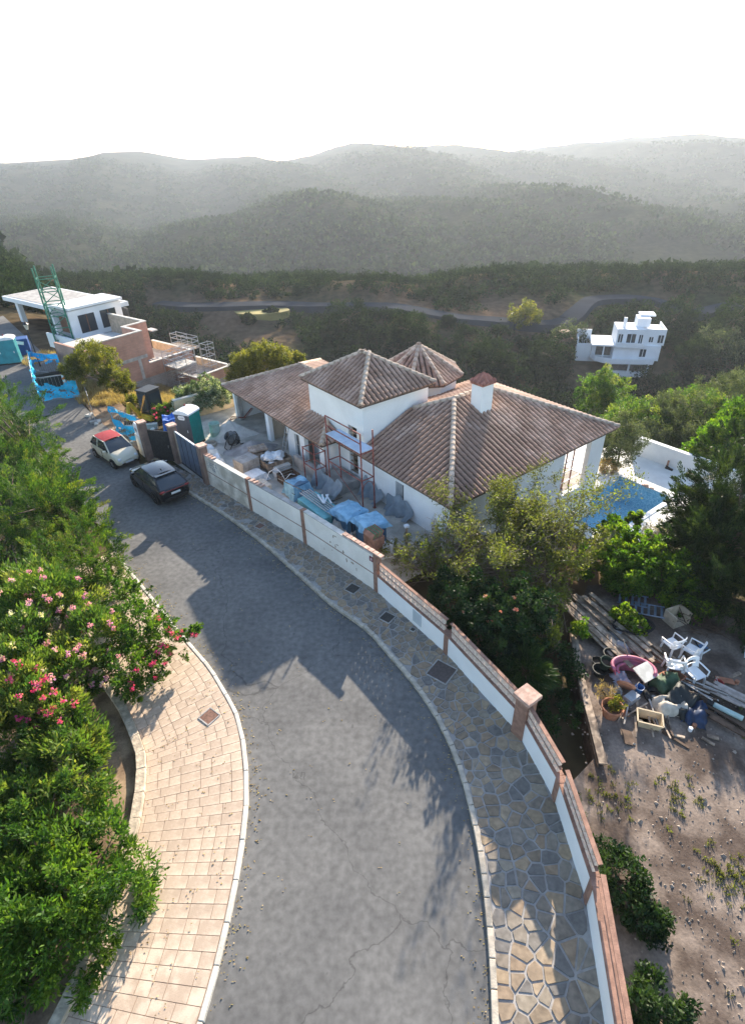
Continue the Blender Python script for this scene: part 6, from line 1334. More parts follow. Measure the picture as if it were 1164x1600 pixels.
LF_ole = leafmat('oleander_leaf', [(.03, .07, .02), (.06, .125, .028), (.12, .185, .035), (.22, .24, .06)], .42)
LF_bou = leafmat('bougainvillea_leaf', [(.022, .06, .012), (.045, .11, .018), (.09, .17, .022), (.15, .22, .035)], .45)
LF_hib = leafmat('hibiscus_leaf', [(.006, .018, .008), (.011, .034, .011), (.024, .056, .016), (.045, .08, .02)], .28)
LF_lime = leafmat('lime_leaf', [(.03, .07, .012), (.06, .13, .015), (.11, .20, .02), (.20, .26, .03)], .5)
LF_dry = leafmat('sparse_leaf', [(.06, .065, .03), (.11, .11, .045), (.125, .14, .035), (.20, .235, .035)], .42)
LF_olive = leafmat('olive_leaf', [(.04, .055, .032), (.07, .09, .052), (.11, .13, .075), (.16, .18, .11)], .28, .7, .1)
LF_yel = leafmat('yellow_green_leaf', [(.06, .075, .012), (.11, .12, .018), (.17, .165, .025), (.24, .21, .04)], .45)
LF_woole = leafmat('white_oleander_leaf', [(.03, .06, .025), (.06, .10, .04), (.13, .17, .09), (.55, .56, .5)], .35)
LF_far = leafmat('scrub_leaf', [(.010, .020, .011), (.016, .032, .015), (.028, .047, .02), (.05, .07, .03)], .2, .9, .0)
LF_straw = leafmat('straw', [(.24, .165, .085), (.34, .24, .13), (.43, .32, .18), (.50, .39, .24)], .3, .8, .05)
FL_pink = leafmat('pink_petal', [(.50, .16, .38), (.62, .26, .48), (.70, .40, .58)], .4); FL_mag = leafmat('magenta_petal', [(.50, .03, .15), (.62, .06, .22), (.68, .14, .32)], .4); FL_cream = leafmat('cream_petal', [(.60, .52, .36), (.68, .60, .46), (.72, .66, .58)], .4); FL_sal = leafmat('salmon_petal', [(.60, .18, .12), (.68, .28, .22), (.72, .42, .38)], .4)
def C3(px, py, z, rpx=None):
    p = G(px, py, z)
    if rpx is None: return p
    return (p.x, p.y, p.z), rpx*(Vector((p.x, p.y, p.z-CAMH))).length/FPX
FH = {}
def flowers(t, pts, m, per=14, r=.12, L=.07, name='flower_head'):
    """each flower head is a part of its own; heads share a few meshes"""
    key = (m.name, per, r, L)
    if key not in FH:
        FH[key] = []
        for q in range(3):
            kk = 2; P = RNG.normal(size=(kk, 3))*r*.2; FH[key].append(leaf_mesh(name, P, np.tile([0, 0, 1.], (kk, 1)), np.zeros(kk), np.full(kk, r*.8), np.full(kk, .5)+.25*RNG.normal(size=kk), max(6, per//2), L, L*.9, m, .2))
    for p in pts:
        o = link(name, random.choice(FH[key]), t); o.location = Vector(p)-Vector(t.location); o.rotation_euler = (random.uniform(-.5, .5), random.uniform(-.5, .5), random.uniform(0, 6.28)); o.scale = (random.uniform(.5, .95),)*3
def bloom(t, n, x0, x1, y0, y1):
    """flower positions at the outer clumps of a plant, inside a window of the picture"""
    C, D, RD = PL[t.name]; out = []; cam_ = np.array([0, 0, CAMH]); order = RNG.permutation(len(C))
    for k in order:
        v = cam_-C[k]; v = v/np.linalg.norm(v)
        if D[k] @ v < .35: continue
        q = C[k]+D[k]*RD[k]*.75+v*.25-np.array([0, 0, 0]); r_ = q-cam_; zz = r_ @ _f; px = 582+FPX*(r_ @ _X)/zz; py = 800-FPX*(r_ @ _U)/zz
        if x0 <= px <= x1 and y0 <= py <= y1: out.append(Vector(q))
        if len(out) >= n: break
    return out
def gpx(lst, z): return [G(a, b, z+random.uniform(-.15, .15)) for a, b in lst]
# --- conifer hedge on the left of the road
def bl(px, py, z, rpx, k=1.0, sx=1., sy=1., sz=1., dens=1.0, rc=.3):
    c, r = C3(px, py, z, rpx*.8); return (c, (r*sx, r*sy, r*sz), int(150*dens*k*(r/2.0)**1.6), rc)
def hedge(label, base, blobs, tint=0., per=115, m=None, grp='conifers in the roadside hedge'): return plant('hedge_conifer', label, 'conifer', base, blobs, m or LF_con, per, .13, .032, trunk=(.16, 1.6), group=grp, up=.12, along=1.0, spray=.75, jit=.45, tint=tint, tj=.12, inner=.5, bottom=-.9)
def gb(px, py, z=0): p = G(px, py, z); return (p.x, p.y, z)
hedge('feathery green conifer hedge tree at the upper left, farthest along the road', (-20.3, 30.5, 0), [bl(28, 672, 2.4, 58, sz=1.15), bl(-8, 650, 2.2, 52), bl(66, 712, 1.5, 32), bl(5, 735, 1.5, 60)], -.1)
hedge('broad bright green conifer hedge tree beside the white kerb', (-15.8, 24.3, 0), [bl(98, 770, 2.2, 48), bl(65, 800, 2.5, 66), bl(132, 832, 1.5, 40), bl(55, 750, 2.5, 40), bl(112, 800, 1.6, 38)], -.06)
hedge('yellowish conifer hedge tree overhanging the end of the beige pavement', (-13.6, 21.4, 0), [bl(140, 872, 1.6, 55), bl(95, 885, 1.9, 55), bl(165, 910, .9, 34)], .06)
hedge('dark conifer hedge tree at the left picture edge', (-17.0, 22.0, 0), [bl(5, 810, 1.8, 80, sx=.9), bl(30, 890, 1.2, 70)], -.16)
# --- oleanders and bougainvillea
ol = plant('oleander', 'large oleander bush with pink and cream flower heads at lower left', 'oleander', (-12.5, 17.6, 0), [bl(70, 955, 2.2, 72, rc=.32), bl(150, 995, 1.8, 55, rc=.32), bl(30, 1020, 2.3, 62, rc=.32), bl(110, 1055, 1.7, 55, rc=.32), bl(20, 930, 1.9, 50, rc=.3)], LF_ole, 95, .2, .05, trunk=(.1, 1.0), up=.5, along=.6, jit=.7, group='oleanders at the roadside')
flowers(ol, bloom(ol, 60, -10, 190, 850, 1110), FL_pink, 26, .17, .09)
flowers(ol, bloom(ol, 30, 0, 170, 930, 1090), FL_cream, 24, .16, .08)
om = plant('oleander', 'oleander bush with magenta flower heads in the bottom left corner', 'oleander', (-13.2, 13.8, 0), [bl(20, 1090, 2.2, 70, rc=.3), bl(85, 1120, 1.9, 52, rc=.3), bl(0, 1160, 1.8, 75, rc=.3), bl(110, 1180, 1.4, 60, rc=.3)], LF_ole, 95, .2, .05, trunk=(.1, 1.0), up=.5, along=.6, jit=.7, group='oleanders at the roadside', tint=.08)
flowers(om, bloom(om, 26, -20, 120, 1030, 1140), FL_mag, 26, .18, .09)
bo = plant('bougainvillea', 'arching bougainvillea with magenta bracts overhanging the beige pavement', 'bougainvillea', (-8.9, 15.4, 0), [bl(215, 985, 1.3, 50, rc=.24), bl(255, 1000, 1.2, 36, rc=.2), bl(200, 1040, 1.2, 48, rc=.24), bl(190, 935, 1.2, 40, rc=.22), bl(225, 1070, .8, 30, rc=.2), bl(290, 990, 1.15, 16, 1.5, rc=.14)], LF_bou, 80, .11, .06, trunk=(.07, .8), up=.1, along=.6, spray=.5, jit=.8, tint=.05)
flowers(bo, bloom(bo, 12, 240, 320, 960, 1100)+bloom(bo, 7, 190, 260, 1030, 1110), FL_mag, 40, .2, .07)
# shrubs that carry the hedge on, towards the viewer's side
for k, (px, py, lab, m) in enumerate(((60, 1290, 'green oleander shrub continuing the hedge below the magenta flowers', LF_ole), (30, 1450, 'green shrub at the lower left beyond the beige pavement', LF_bou), (120, 1400, 'low green shrub at the edge of the beige pavement', LF_bou))):
    p = G(px, py, .8); plant('roadside_shrub', lab, 'shrub', (p.x, p.y, 0), [bl(px, py, 1.0, 110, .9, rc=.28), bl(px-70, py+40, 1.0, 90, .9, rc=.28)], m, 80, .17, .055, trunk=(.08, .7), up=.4, along=.4)
# --- garden behind the low wall
gt_base = G(790, 905, -.9)
gt = thing('garden_tree', 'bare twiggy tree with sparse leaves in front of the villa corner', 'tree', tuple(gt_base))
rg = random.Random(5); mbt = MB(); mbl = MB(); tips = []
def grow(mb, p, d, r, L, lev):
    n = 4; pts = [p]; rs = [r]
    for i in range(n):
        d = (d+Vector((rg.uniform(-1, 1), rg.uniform(-1, 1), rg.uniform(-.5, .7)))*.22).normalized(); p = p+d*L/n; pts.append(p); rs.append(r*(1-.55*(i+1)/n))
    mb.tube(pts, rs, 6 if lev < 2 else 4, caps=False)
    if lev < 4:
        for k in range(3 if lev else 7):
            i = rg.randint(2, 4); dd = (d+Vector((rg.uniform(-1, 1), rg.uniform(-1, 1), rg.uniform(-.25, .6)))*(.95 if lev else 1.1)).normalized(); grow(mbl, pts[i], dd, rs[i]*.66, L*rg.uniform(.55, .85), lev+1)
    if lev >= 2: tips.extend(pts[1:])
grow(mbt, Vector((0, 0, 0)), Vector((-.12, 0, 1)), .14, 2.0, 0)
for a_ in range(5):
    dd = Vector((math.cos(a_*1.26), math.sin(a_*1.26), .75)).normalized(); grow(mbl, Vector((0, 0, 1.3)), dd, .08, 2.4, 1)
M_twig = mat('grey_twig', (.22, .17, .13), .95, .2, 8)
build('trunk', mbt, M_twig, gt, smooth=True); build('limbs', mbl, M_twig, gt, smooth=True)
tipa = np.array([tuple(p) for p in tips]); n_ = len(tipa)
link('crown', leaf_mesh('crown', tipa, unit(RNG.normal(size=(n_, 3))), np.zeros(n_), np.full(n_, .28), .42+.3*RNG.normal(size=n_), 11, .13, .05, LF_dry, .1, tj=.2), gt)
gs_ = plant('garden_shrub', 'twiggy olive green shrub leaning over the lattice wall', 'shrub', gb(690, 905, -.5), [bl(658, 872, .8, 44, rc=.3), bl(705, 855, 1.3, 62, rc=.3), bl(770, 880, 1.2, 60, rc=.3), bl(620, 862, .6, 24, rc=.22)], LF_dry, 34, .14, .05, trunk=(.08, .8), up=.2, tint=.06)
hb = plant('hibiscus', 'dense dark hibiscus with a few salmon flowers behind the lattice wall', 'hibiscus', gb(745, 985, -.6), [bl(716, 942, 1.0, 62, rc=.26), bl(778, 975, 1.1, 72, rc=.26), bl(742, 985, .7, 36, rc=.22), bl(820, 960, 1.1, 55, rc=.26), bl(785, 1015, .5, 42, rc=.22)], LF_hib, 85, .13, .08, trunk=(.09, .8), up=.2)
flowers(hb, bloom(hb, 9, 650, 830, 930, 1050), FL_sal, 22, .11, .08, 'flowers')
cr_ = plant('creeper', 'tall olive green creeper thicket beside the twiggy tree', 'shrub', gb(865, 905, -1), [bl(850, 880, 1.0, 62, rc=.3), bl(850, 945, .4, 42, rc=.28), bl(845, 990, .2, 36, rc=.25), bl(900, 850, .4, 46, rc=.3), bl(830, 830, 1.2, 45, .7, rc=.3)], LF_dry, 55, .14, .065, trunk=(.08, .8), up=.2, tint=.1)
plant('lime_shrub', 'bright lime green shrub in front of the blue pool', 'shrub', gb(965, 868, -1.3), [bl(958, 845, -.3, 36, rc=.24), bl(985, 878, -.4, 50, rc=.26), bl(940, 885, -.4, 42, rc=.24), bl(988, 812, -.2, 13, 2.5, rc=.16), bl(960, 822, -.2, 18, 2, rc=.16)], LF_lime, 80, .15, .08, trunk=(.08, .8), up=.35, along=.3)
plant('lime_shrub', 'sprawling bright green vine above the planks and chairs', 'vine', gb(1030, 915, -1.2), [bl(1020, 890, -.2, 52, rc=.26), bl(1060, 905, -.2, 48, rc=.28), bl(975, 905, -.3, 36, rc=.26), bl(1085, 935, -.5, 40, rc=.26)], LF_lime, 80, .15, .09, trunk=(.06, .5), up=.3, tint=-.08)
plant('vine_shoot', 'bright young vine leaves trailing over the black hose coil', 'vine', gb(990, 975, -1.1), [bl(975, 962, -.5, 20, 2.4, rc=.16), bl(995, 978, -.55, 16, 2.4, rc=.14), bl(905, 985, -.5, 14, 2, rc=.2)], LF_lime, 30, .15, .11, trunk=(.03, .3), up=.3, tint=.2)
plant('lavender', 'pale mauve flowering bush beside the dark conifer', 'shrub', gb(1028, 838, -2.0), [bl(1025, 832, -1.3, 24, 1.6, rc=.22), bl(1040, 850, -1.3, 20, 1.6, rc=.2)], leafmat('mauve_leaf', [(.10, .11, .08), (.18, .17, .17), (.30, .26, .36), (.38, .33, .46)], .3), 45, .1, .05, up=.5)
plant('yucca', 'dark palm like shrub with long leaves beside the brick pier', 'shrub', gb(828, 1085, -.9), [bl(822, 1050, .2, 40, 1.5, rc=.28)], LF_hib, 70, .34, .05, trunk=(.06, .9), up=-.1, along=1.2, jit=.5, tint=.2)
plant('ground_cover', 'dark low shrub at the foot of the timber edging', 'shrub', gb(872, 1070, -1), [bl(870, 1040, -.6, 40, rc=.22), bl(868, 1110, -1.0, 36, rc=.2)], LF_hib, 70, .12, .06, up=.2)
def twigs(t, n, R_, z0):
    rg_ = random.Random(9); C, D, RD = PL[t.name]; b = Vector(t.location); mb = MB()
    for k in range(n):
        i = rg_.randrange(len(C)); e = Vector(C[i])-b+Vector(D[i])*rg_.uniform(.1, .45); s0 = Vector((e.x*.45, e.y*.45, max(.3, e.z*.5))); mid = (s0+e)/2+Vector((rg_.uniform(-.2, .2), rg_.uniform(-.2, .2), rg_.uniform(0, .3))); mb.tube([s0, mid, e, e+Vector((rg_.uniform(-.4, .4), rg_.uniform(-.4, .4), rg_.uniform(0, .35)))], [.02, .014, .009, .004], 4, caps=False)
    build('twigs', mb, M_twig, t)
twigs(gs_, 260, 1, 0); twigs(cr_, 200, 1, 0)
# --- conifers and trees at the right
rc_ = plant('cypress', 'massive dark conifer filling the right edge of the picture', 'conifer', gb(1130, 905, -1.5), [bl(1118, 850, 1.0, 66, 1.4), bl(1140, 770, 2.2, 66, 1.4), bl(1092, 805, 1.0, 44, 1.4), bl(1082, 872, .3, 46, 1.3), bl(1152, 700, 2.4, 44, 1.3), bl(1155, 930, .2, 60, 1.2), bl(1105, 920, 0, 40, 1.2), bl(1120, 820, .6, 50, 1.5)], LF_cond, 105, .17, .045, trunk=(.2, 2.), up=.12, along=1.0, spray=.75, jit=.45, tj=.13, inner=.5, bottom=-.9)
plant('cypress', 'dark conifer behind the yard continuing past the picture edge', 'conifer', (16.8, 14.8, -1.2), [((16.8, 14.8, .8), (1.8, 1.8, 2.0), 190, .3), ((18.5, 16.5, 1.2), (2, 2, 2.4), 200, .3)], LF_cond, 85, .17, .045, trunk=(.2, 2.), up=.12, along=1.0, spray=.75, jit=.45, tj=.13, inner=.5, bottom=-.9, tint=-.05)
plant('lime_tree', 'bright yellow green leafy tree above the dark conifer', 'tree', gb(1140, 745, -3.5), [bl(1125, 690, -1.2, 34, 1.3, rc=.4), bl(1155, 665, -.8, 36, 1.3, rc=.4), bl(1095, 712, -1.8, 26, 1.3, rc=.35)], LF_lime, 60, .2, .11, trunk=(.12, 2.0), up=.4, along=.3)
ol_spots = [(1000, 668, 34), (1030, 660, 36), (1062, 662, 38), (1095, 650, 36), (1130, 640, 42), (1160, 625, 44), (1015, 690, 26), (985, 650, 28), (1075, 690, 26)]
labs = ['directly behind the terrace wall, left of centre', 'in the middle of the row behind the terrace wall', 'behind the middle of the terrace wall', 'right of the row behind the terrace wall', 'just left of the picture edge', 'at the right picture edge, tallest of its row', 'low against the terrace wall near the pool', 'at the left end of the row, beside the villa eave', 'low against the terrace wall further right']
for (px, py, r), lab in zip(ol_spots, labs):
    z = -3.0; c, rr = C3(px, py, z, r); b = (c[0], c[1], zt(c[0], c[1])-.1)
    plant('olive_tree', 'grey green olive tree '+lab, 'olive tree', b, [(c, (rr, rr, rr*.95), int(70*(rr/1.6)**1.3), .42), ((c[0]+.5*rr, c[1]+.3*rr, c[2]-.4*rr), (rr*.7, rr*.7, rr*.7), 34, .4), ((c[0], c[1], c[2]-.8*rr), (rr*.8, rr*.8, rr*.7), 34, .4)], LF_olive if random.random() < .65 else LF_ole, 62, .22, .06, trunk=(.14, max(.5, c[2]-b[2])), group='olive trees below the terrace', up=.4, tint=random.uniform(-.1, .1))
for k in range(14):
    px = 930+k*18; py = 700-k*3+random.uniform(-6, 10)
    if px < 960: py = 640
    c, rr = C3(px, py-28, -5.5, random.uniform(22, 34)); b = (c[0], c[1], zt(c[0], c[1])-.1)
    plant('slope_shrub', 'mid green rounded shrub on the slope beyond the terrace wall', 'shrub', b, [(c, (rr, rr, rr), int(60*(rr/1.5)**1.3), .42), ((c[0], c[1], c[2]-.8*rr), (rr*1.1, rr*1.1, rr), 40, .45)], random.choice([LF_ole, LF_olive, LF_bou]), 55, .24, .08, group='shrubs on the slope beyond the terrace', up=.4)
c, rr = C3(972, 688, -.6, 30)
plant('olive_tree', 'olive tree on the pool terrace against the villa eave', 'olive tree', (c[0], c[1], ZD), [(c, (rr, rr, rr*1.1), 110, .3), ((c[0], c[1], c[2]-.9), (rr*.9, rr*.9, rr*.8), 60, .3)], LF_olive, 75, .15, .04, trunk=(.1, 1.3), up=.3)
plant('dry_shrub', 'dry brown shrub at the foot of the terrace olive tree', 'shrub', gb(950, 738, ZD), [bl(950, 728, ZD+.35, 16, 3, rc=.2)], LF_straw, 40, .16, .04, up=.6)
# --- site side
c1 = G(150, 572, 2.6)
plant('verge_tree', 'yellow green spreading tree before the brick building', 'tree', gb(172, 618, -.5), [bl(150, 568, 2.8, 30, 1.3, sx=1.2, rc=.32), bl(120, 576, 2.6, 22, 1.6, rc=.3), bl(178, 590, 2.0, 22, 1.6, rc=.3), bl(195, 605, 1.2, 14, 1.8, rc=.26), bl(140, 552, 3.2, 20, 1.5, rc=.3)], LF_yel, 75, .17, .05, trunk=(.12, 1.6), up=.2, tint=-.16)
plant('yellow_bush', 'broad yellow green tree behind the wing roof', 'tree', gb(410, 600, -2.5), [bl(385, 572, .3, 26, 1.5, rc=.36), bl(415, 562, .6, 30, 1.5, rc=.36), bl(440, 566, .5, 24, 1.5, rc=.36), bl(465, 562, .4, 12, 1.8, rc=.3), bl(370, 590, -.4, 18, 1.5, rc=.32)], LF_yel, 75, .2, .06, trunk=(.14, 2.0), up=.3)
wo = plant('oleander', 'white flowering oleander behind the ochre courtyard wall', 'oleander', gb(318, 640, -.2), [bl(322, 616, 1.3, 30, 1.5, rc=.26), bl(345, 620, 1.2, 22, 1.5, rc=.26), bl(295, 625, 1.0, 24, 1.5, rc=.26), bl(280, 640, .7, 16, 1.5, rc=.22)], LF_woole, 75, .17, .05, trunk=(.08, .8), up=.5, along=.5, tint=.05)
po = plant('oleander', 'small pink flowered oleander beside the gate pillar', 'oleander', gb(248, 655, -.1), [bl(250, 645, .7, 14, 2, rc=.2), bl(262, 640, .7, 11, 2, rc=.2)], LF_ole, 60, .14, .045, up=.5, along=.5)
flowers(po, gpx([(240, 638), (244, 645), (252, 640), (258, 636), (245, 652), (240, 648), (262, 642)], 1.1), FL_mag, 22, .13, .08)
plant('verge_bush', 'green bush beside the mini digger', 'bush', gb(210, 640, -.5), [bl(212, 632, .4, 16, 2, rc=.26)], LF_yel, 60, .15, .05, up=.4, tint=-.2)
plant('weed_clump', 'small green weed clump at the foot of the gate pillar', 'weeds', gb(234, 692, 0), [bl(233, 688, .3, 9, 4, rc=.14)], LF_ole, 40, .12, .035, up=.6)
# dry grass, one mass
def grass(name, polys, n, h, m, label=None):
    P = []
    for (px, py, z, rx, ry, cnt) in polys:
        c = G(px, py, z)
        for k in range(cnt):
            a_ = random.uniform(0, 6.28); r = math.sqrt(random.random()); x, y = c.x+rx*r*math.cos(a_), c.y+ry*r*math.sin(a_); P.append((x, y, max(zt(x, y), -.12 if z > -.2 else -9)+.12))
    P = np.array(P); k = len(P); me_ = leaf_mesh(name, P, np.tile([0, 0, 1.], (k, 1)), np.zeros(k), np.tile([[.22, .22, .06]], (k, 1)), .5+.25*RNG.normal(size=k), n, h, .03, m, 1.6, jit=.5); o = link(name, me_); o['kind'] = 'stuff'; return o
grass('dry_grass', [(150, 600, -.5, 2.0, 2.6, 260), (175, 628, -.5, 2.4, 2.2, 220), (130, 585, -.4, 1.5, 2.5, 110), (275, 616, -1.2, 1.6, 2.2, 200), (262, 600, -1.5, 1.0, 1.6, 100), (330, 562, -3, 3.0, 3.0, 200), (360, 580, -3, 2, 2, 90), (60, 560, 0, 1.2, 2, 60)], 26, .75, LF_straw)
mb = MB(); mb.poly([tuple(G(*q, .006)) for q in ((126, 620), (143, 645), (163, 664), (190, 683), (214, 702), (240, 716), (262, 700), (240, 670), (200, 640), (168, 612))]); struct('dirt_verge', mb, M_dirt)
def litter(name, pts, L, W, m, n=3, rad=.12):
    P = np.array(pts); k = len(P); o = link(name, leaf_mesh(name, P, np.tile([1., 0, 0], (k, 1)), np.zeros(k), np.tile([[rad, rad, .004]], (k, 1)), .5+.25*RNG.normal(size=k), n, L, W, m, 0, jit=.0, along=1)); o['kind'] = 'stuff'; return o
pts = []
for k in range(420):
    l = random.uniform(0, cKR.L); q = cKR.at(l)-Vector((-cKR.dir(l).y, cKR.dir(l).x))*abs(random.gauss(0, .22)); pts.append((q.x, q.y, .012))
for k in range(420):
    l = random.uniform(l0, cKL.L); q = cKL.at(l)+Vector((-cKL.dir(l).y, cKL.dir(l).x))*abs(random.gauss(0, .25)); pts.append((q.x, q.y, .012))
for k in range(120): q = G(random.uniform(250, 640), random.uniform(780, 1400)); pts.append((q.x, q.y, .012))
for k in range(300):
    l = random.uniform(l0, cKL.L-1); q = cKL.at(l)-Vector((-cKL.dir(l).y, cKL.dir(l).x))*random.uniform(.3, 2.9); pts.append((q.x, q.y, .125))
litter('leaf_litter', pts, .05, .03, LF_straw, 2)
mb = MB(); rgp = random.Random(4)
for k in range(1700):
    x, y = rgp.uniform(6.3, 15), rgp.uniform(1, 14.5)
    if k % 4 == 0: x, y = rgp.uniform(7, 11), rgp.uniform(4, 11)
    r = rgp.uniform(.012, .05)*(1 if rgp.random() < .93 else 2); a0 = rgp.uniform(0, 3); B0 = [mb.pt((x+r*math.cos(a0+q*1.57)*rgp.uniform(.7, 1.2), y+r*math.sin(a0+q*1.57)*rgp.uniform(.7, 1.2), ZJ+.015)) for q in range(4)]; tp_ = mb.pt((x+rgp.uniform(-.3, .3)*r, y+rgp.uniform(-.3, .3)*r, ZJ+.02+r*.9))
    for q in range(4): mb.face((B0[q], B0[(q+1) % 4], tp_))
o = build('pebbles', mb, mat('pebble', (.30, .25, .21), .9, .25, 2, island=.35)); o['kind'] = 'stuff'
cl_ = [(rgp.uniform(6, 14), rgp.uniform(2, 11)) for k in range(9)]; P = []
for k in range(170):
    c0 = rgp.choice(cl_); P.append((c0[0]+rgp.gauss(0, .45), c0[1]+rgp.gauss(0, .45), ZJ+.05))
P = [q for q in P if q[0] > 5.9]; P = np.array(P); k = len(P)
o = link('weeds', leaf_mesh('weeds', P, np.tile([0, 0, 1.], (k, 1)), np.zeros(k), np.tile([[.12, .12, .04]], (k, 1)), .4+.25*RNG.normal(size=k), 16, .14, .025, LF_dry, 1.0, jit=.8)); o['kind'] = 'stuff'
for q_, lab in (((6.3, 7.2), 'rounded dark shrub inside the low wall near the viewer'), ((6.0, 4.4), 'green shrub inside the low wall, nearest the viewer'), ((12.6, 9.2), 'dry olive shrub on the bare yard')):
    plant('yard_shrub', lab, 'shrub', (q_[0], q_[1], ZJ), [((q_[0], q_[1], ZJ+.6), (.6, .75, .6), 50, .24), ((q_[0]+.2, q_[1]-.9, ZJ+.45), (.5, .6, .45), 40, .22)], LF_hib if q_[0] < 10 else LF_dry, 70, .12, .06, trunk=(.05, .4), up=.3, tint=.15)
# plant in the terracotta pot
pp = Vector(j(953, 1118)); t = plant('potted_plant', 'straggly yellow green plant growing from the terracotta pot', 'plant', (pp.x, pp.y, ZJ+.3), [((pp.x+.15, pp.y, ZJ+.65), (.3, .25, .25), 22, .12)], LF_yel, 16, .1, .05, trunk=(.02, .25), up=.4)
plant('dead_plant', 'dried brown stalks standing behind the terracotta pot', 'plant', (pp.x-.1, pp.y+.6, ZJ), [((pp.x-.05, pp.y+.6, ZJ+.45), (.35, .3, .4), 30, .15)], LF_straw, 12, .16, .02, up=.9, tint=-.3)

# ------------------------------------------------------------------ far hillside: scrub, road, single trees
def hit(px, py):
    d_ = _f+_X*(px-582)/FPX-_U*(py-800)/FPX; t = 55.0
    while t < 1200:
        x, y, z = d_[0]*t, d_[1]*t, CAMH+d_[2]*t
        if z < zt(x, y): return Vector((x, y, zt(x, y)))
        t += .4
    return Vector((d_[0]*t, d_[1]*t, 0))
FR = [hit(*q) for q in ((250, 474), (340, 479), (450, 478), (560, 478), (620, 482), (665, 489), (710, 497), (770, 503), (830, 507), (885, 505))]+[Vector((52, 133, 0)), Vector((66, 133, 0))]+[hit(*q) for q in ((1075, 494), (1110, 487), (1150, 476))]
FRc = Curve([(p.x, p.y) for p in FR], 2.0)
mb = MB(); rows = []; nfr = 160
zc = [zt(*FRc.at(FRc.L*k/nfr))+.5 for k in range(nfr+1)]
zs_ = np.convolve(np.pad(zc, 6, 'edge'), np.ones(13)/13, 'valid')
for k in range(nfr+1):
    l = FRc.L*k/nfr; p = FRc.at(l); d_ = FRc.dir(l); n2_ = Vector((-d_.y, d_.x)); z = max(zs_[k], zc[k]-.3)
    rows.append([(*(p-n2_*2.9), z-2.2), (*(p-n2_*2.2), z), (*(p+n2_*2.2), z), (*(p+n2_*2.9), z-1.6)])
mb.grid(rows); struct('hillside_road', mb, mat('far_asphalt', (.05, .054, .062), .9, .1, .2, spec=0))
mb = MB(); c = hit(410, 489); mb.prism([(c.x+5.2*math.cos(a_)*1.2, c.y+3.5*math.sin(a_)) for a_ in np.linspace(0, 6.0, 14)], c.z-2, c.z+.45); struct('dry_field', mb, mat('dry_field', (.30, .25, .09), .95, .2, .3, .3, 3))
def clear(x, y):
    p = Vector((x, y))
    if abs(x-48) < 10 and 88 < y < 116: return True
    if x > 38 and x < 56 and 84 < y < 96 and random.random() < .3: return True
    if (p-Vector((c.x, c.y))).length < 7.5: return True
    return min((p-Vector(q)).length for q in FRc.p[::3]) < 4.6
scr = [[], [], [], []]
rgn = np.random.default_rng(11)
def nz2(x, y): return math.sin(x*.09+1.3)*math.sin(y*.11+.4)+.6*math.sin(x*.21+y*.13)+.5*math.sin(x*.043-y*.07+2)
cnt = 0
for k in range(20000):
    y = rgn.uniform(62, 176); x = rgn.uniform(-.62, .72)*y*1.05
    if nz2(x, y) < -.55+.3*(y > 100)-.9*(y > 134)-(1.6 if x > 12 and y < 122 else 0)-(.7 if x < -18 else 0): continue
    if y < 76 and x < 8: continue
    if clear(x, y): continue
    if cnt > 3700: break
    z = zt(x, y); r = rgn.uniform(1.0, 2.4); scr[0].append((x, y, z+r*.45)); scr[1].append(r); scr[2].append(np.clip(.38+.22*rgn.normal(), 0, 1)); cnt += 1
Cc = np.array(scr[0]); Rr = np.array(scr[1]); Tt = np.array(scr[2])
sub = np.repeat(np.arange(len(Cc)), 6); dd = unit(rgn.normal(size=(len(sub), 3))); dd[:, 2] = np.abs(dd[:, 2])*.9-.25
Cs = Cc[sub]+dd*(Rr[sub]*.72)[:, None]; Ts = Tt[sub]+.12*rgn.normal(size=len(sub))
me_ = leaf_mesh('hillside_scrub', Cs, dd, np.zeros(len(sub)), Rr[sub]*.48, Ts, 14, .52, .32, LF_far, .3, rng=rgn); o = link('hillside_scrub', me_); o['kind'] = 'stuff'
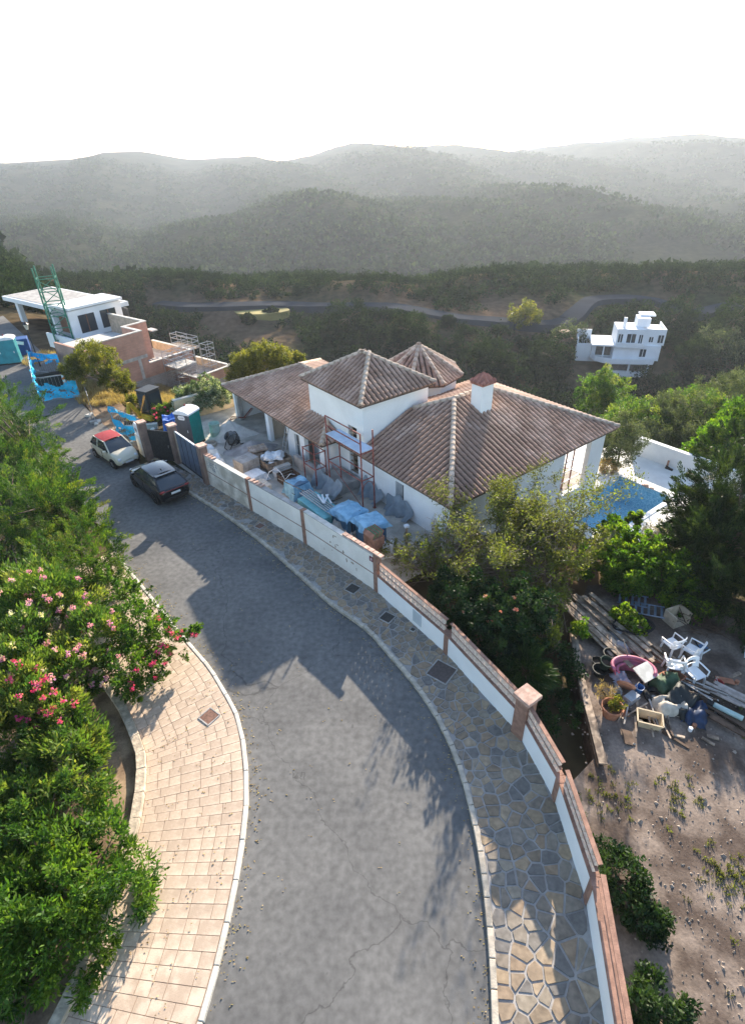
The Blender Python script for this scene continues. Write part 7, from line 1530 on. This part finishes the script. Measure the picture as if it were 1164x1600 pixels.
# far ridges
scr = []
for k in range(7500):
    y = rgn.uniform(178, 1150) if k % 3 else rgn.uniform(178, 420); x = rgn.uniform(-.75, .75)*y
    if nz2(x*.2, y*.2) < -1.5: continue
    scr.append((x, y, zt(x, y)+1.5))
Cf = np.array(scr); nf = len(Cf)
me_ = leaf_mesh('ridge_woodland', Cf, np.tile([0, 0, 1.], (nf, 1)), np.zeros(nf), np.tile([[7., 6., 2.5]], (nf, 1)), .35+.2*rgn.normal(size=nf), 17, 2.9, 2.1, LF_far, .3, rng=rgn); o = link('ridge_woodland', me_); o['kind'] = 'stuff'
for k, (px, py, r, m, lab, tn) in enumerate(((818, 497, 22, LF_yel, 'sunlit yellow green tree beside the far hillside road', .15), (427, 491, 8, LF_far, 'small dark tree at the edge of the yellow field', 0), (418, 490, 5, LF_far, 'slim small tree on the yellow field', 0), (390, 500, 9, LF_far, 'rounded tree on the slope below the yellow field', .2), (1050, 500, 26, LF_far, 'tall dark tree behind the far white villa', .1), (1140, 505, 30, LF_far, 'dark tree at the right edge below the far road', .3), (1120, 545, 28, LF_olive, 'grey green tree on the slope right of the far villa', -.1), (1080, 560, 24, LF_far, 'dark rounded tree right of the far villa', .2), (885, 535, 26, LF_olive, 'grey green tree left of the far villa', -.2), (860, 560, 30, LF_far, 'large dark tree below left of the far villa', .1), (640, 520, 30, LF_far, 'broad dark tree on the bare slope behind the cupola', .1), (545, 500, 28, LF_far, 'broad dark tree above the tower roof', .05), (765, 560, 28, LF_far, 'dark tree on the slope behind the chimney', .1), (700, 505, 10, LF_far, 'small dark tree under the far road bend', 0), (1012, 612, 28, LF_far, 'dark tree at the foot of the far villa', .05), (950, 622, 28, LF_far, 'dark wide tree below the far villa', .1))):
    p = hit(px, py+r*.6); rr = r*(Vector((p.x, p.y, p.z-CAMH))).length/FPX; cc = (p.x, p.y, p.z+rr*.75)
    plant('hillside_tree', lab, 'tree', tuple(p), [(cc, (rr, rr*.9, rr*.8), 60, rr*.26), ((cc[0], cc[1]-.2*rr, cc[2]-.4*rr), (rr*.9, rr*.8, rr*.6), 30, rr*.26)], m, 40, .42, .22, trunk=(.2, rr*.8), group='single trees on the far hillside', tint=tn-.1)
# ------------------------------------------------------------------ haze over the valley
mb = MB(); mb.b2(-2590, 2590, -58, 3190, -120, 48)
hm = bpy.data.materials.new('haze'); hm.use_nodes = True; N = hm.node_tree.nodes; N.remove(N['Principled BSDF']); pv = N.new('ShaderNodeVolumePrincipled'); pv.inputs['Color'].default_value = (.78, .87, 1, 1); pv.inputs['Density'].default_value = .00022; pv.inputs['Anisotropy'].default_value = .35
hm.node_tree.links.new(pv.outputs[0], N['Material Output'].inputs['Volume'])
hz_o = build('haze', mb, hm); hz_o['kind'] = 'stuff'
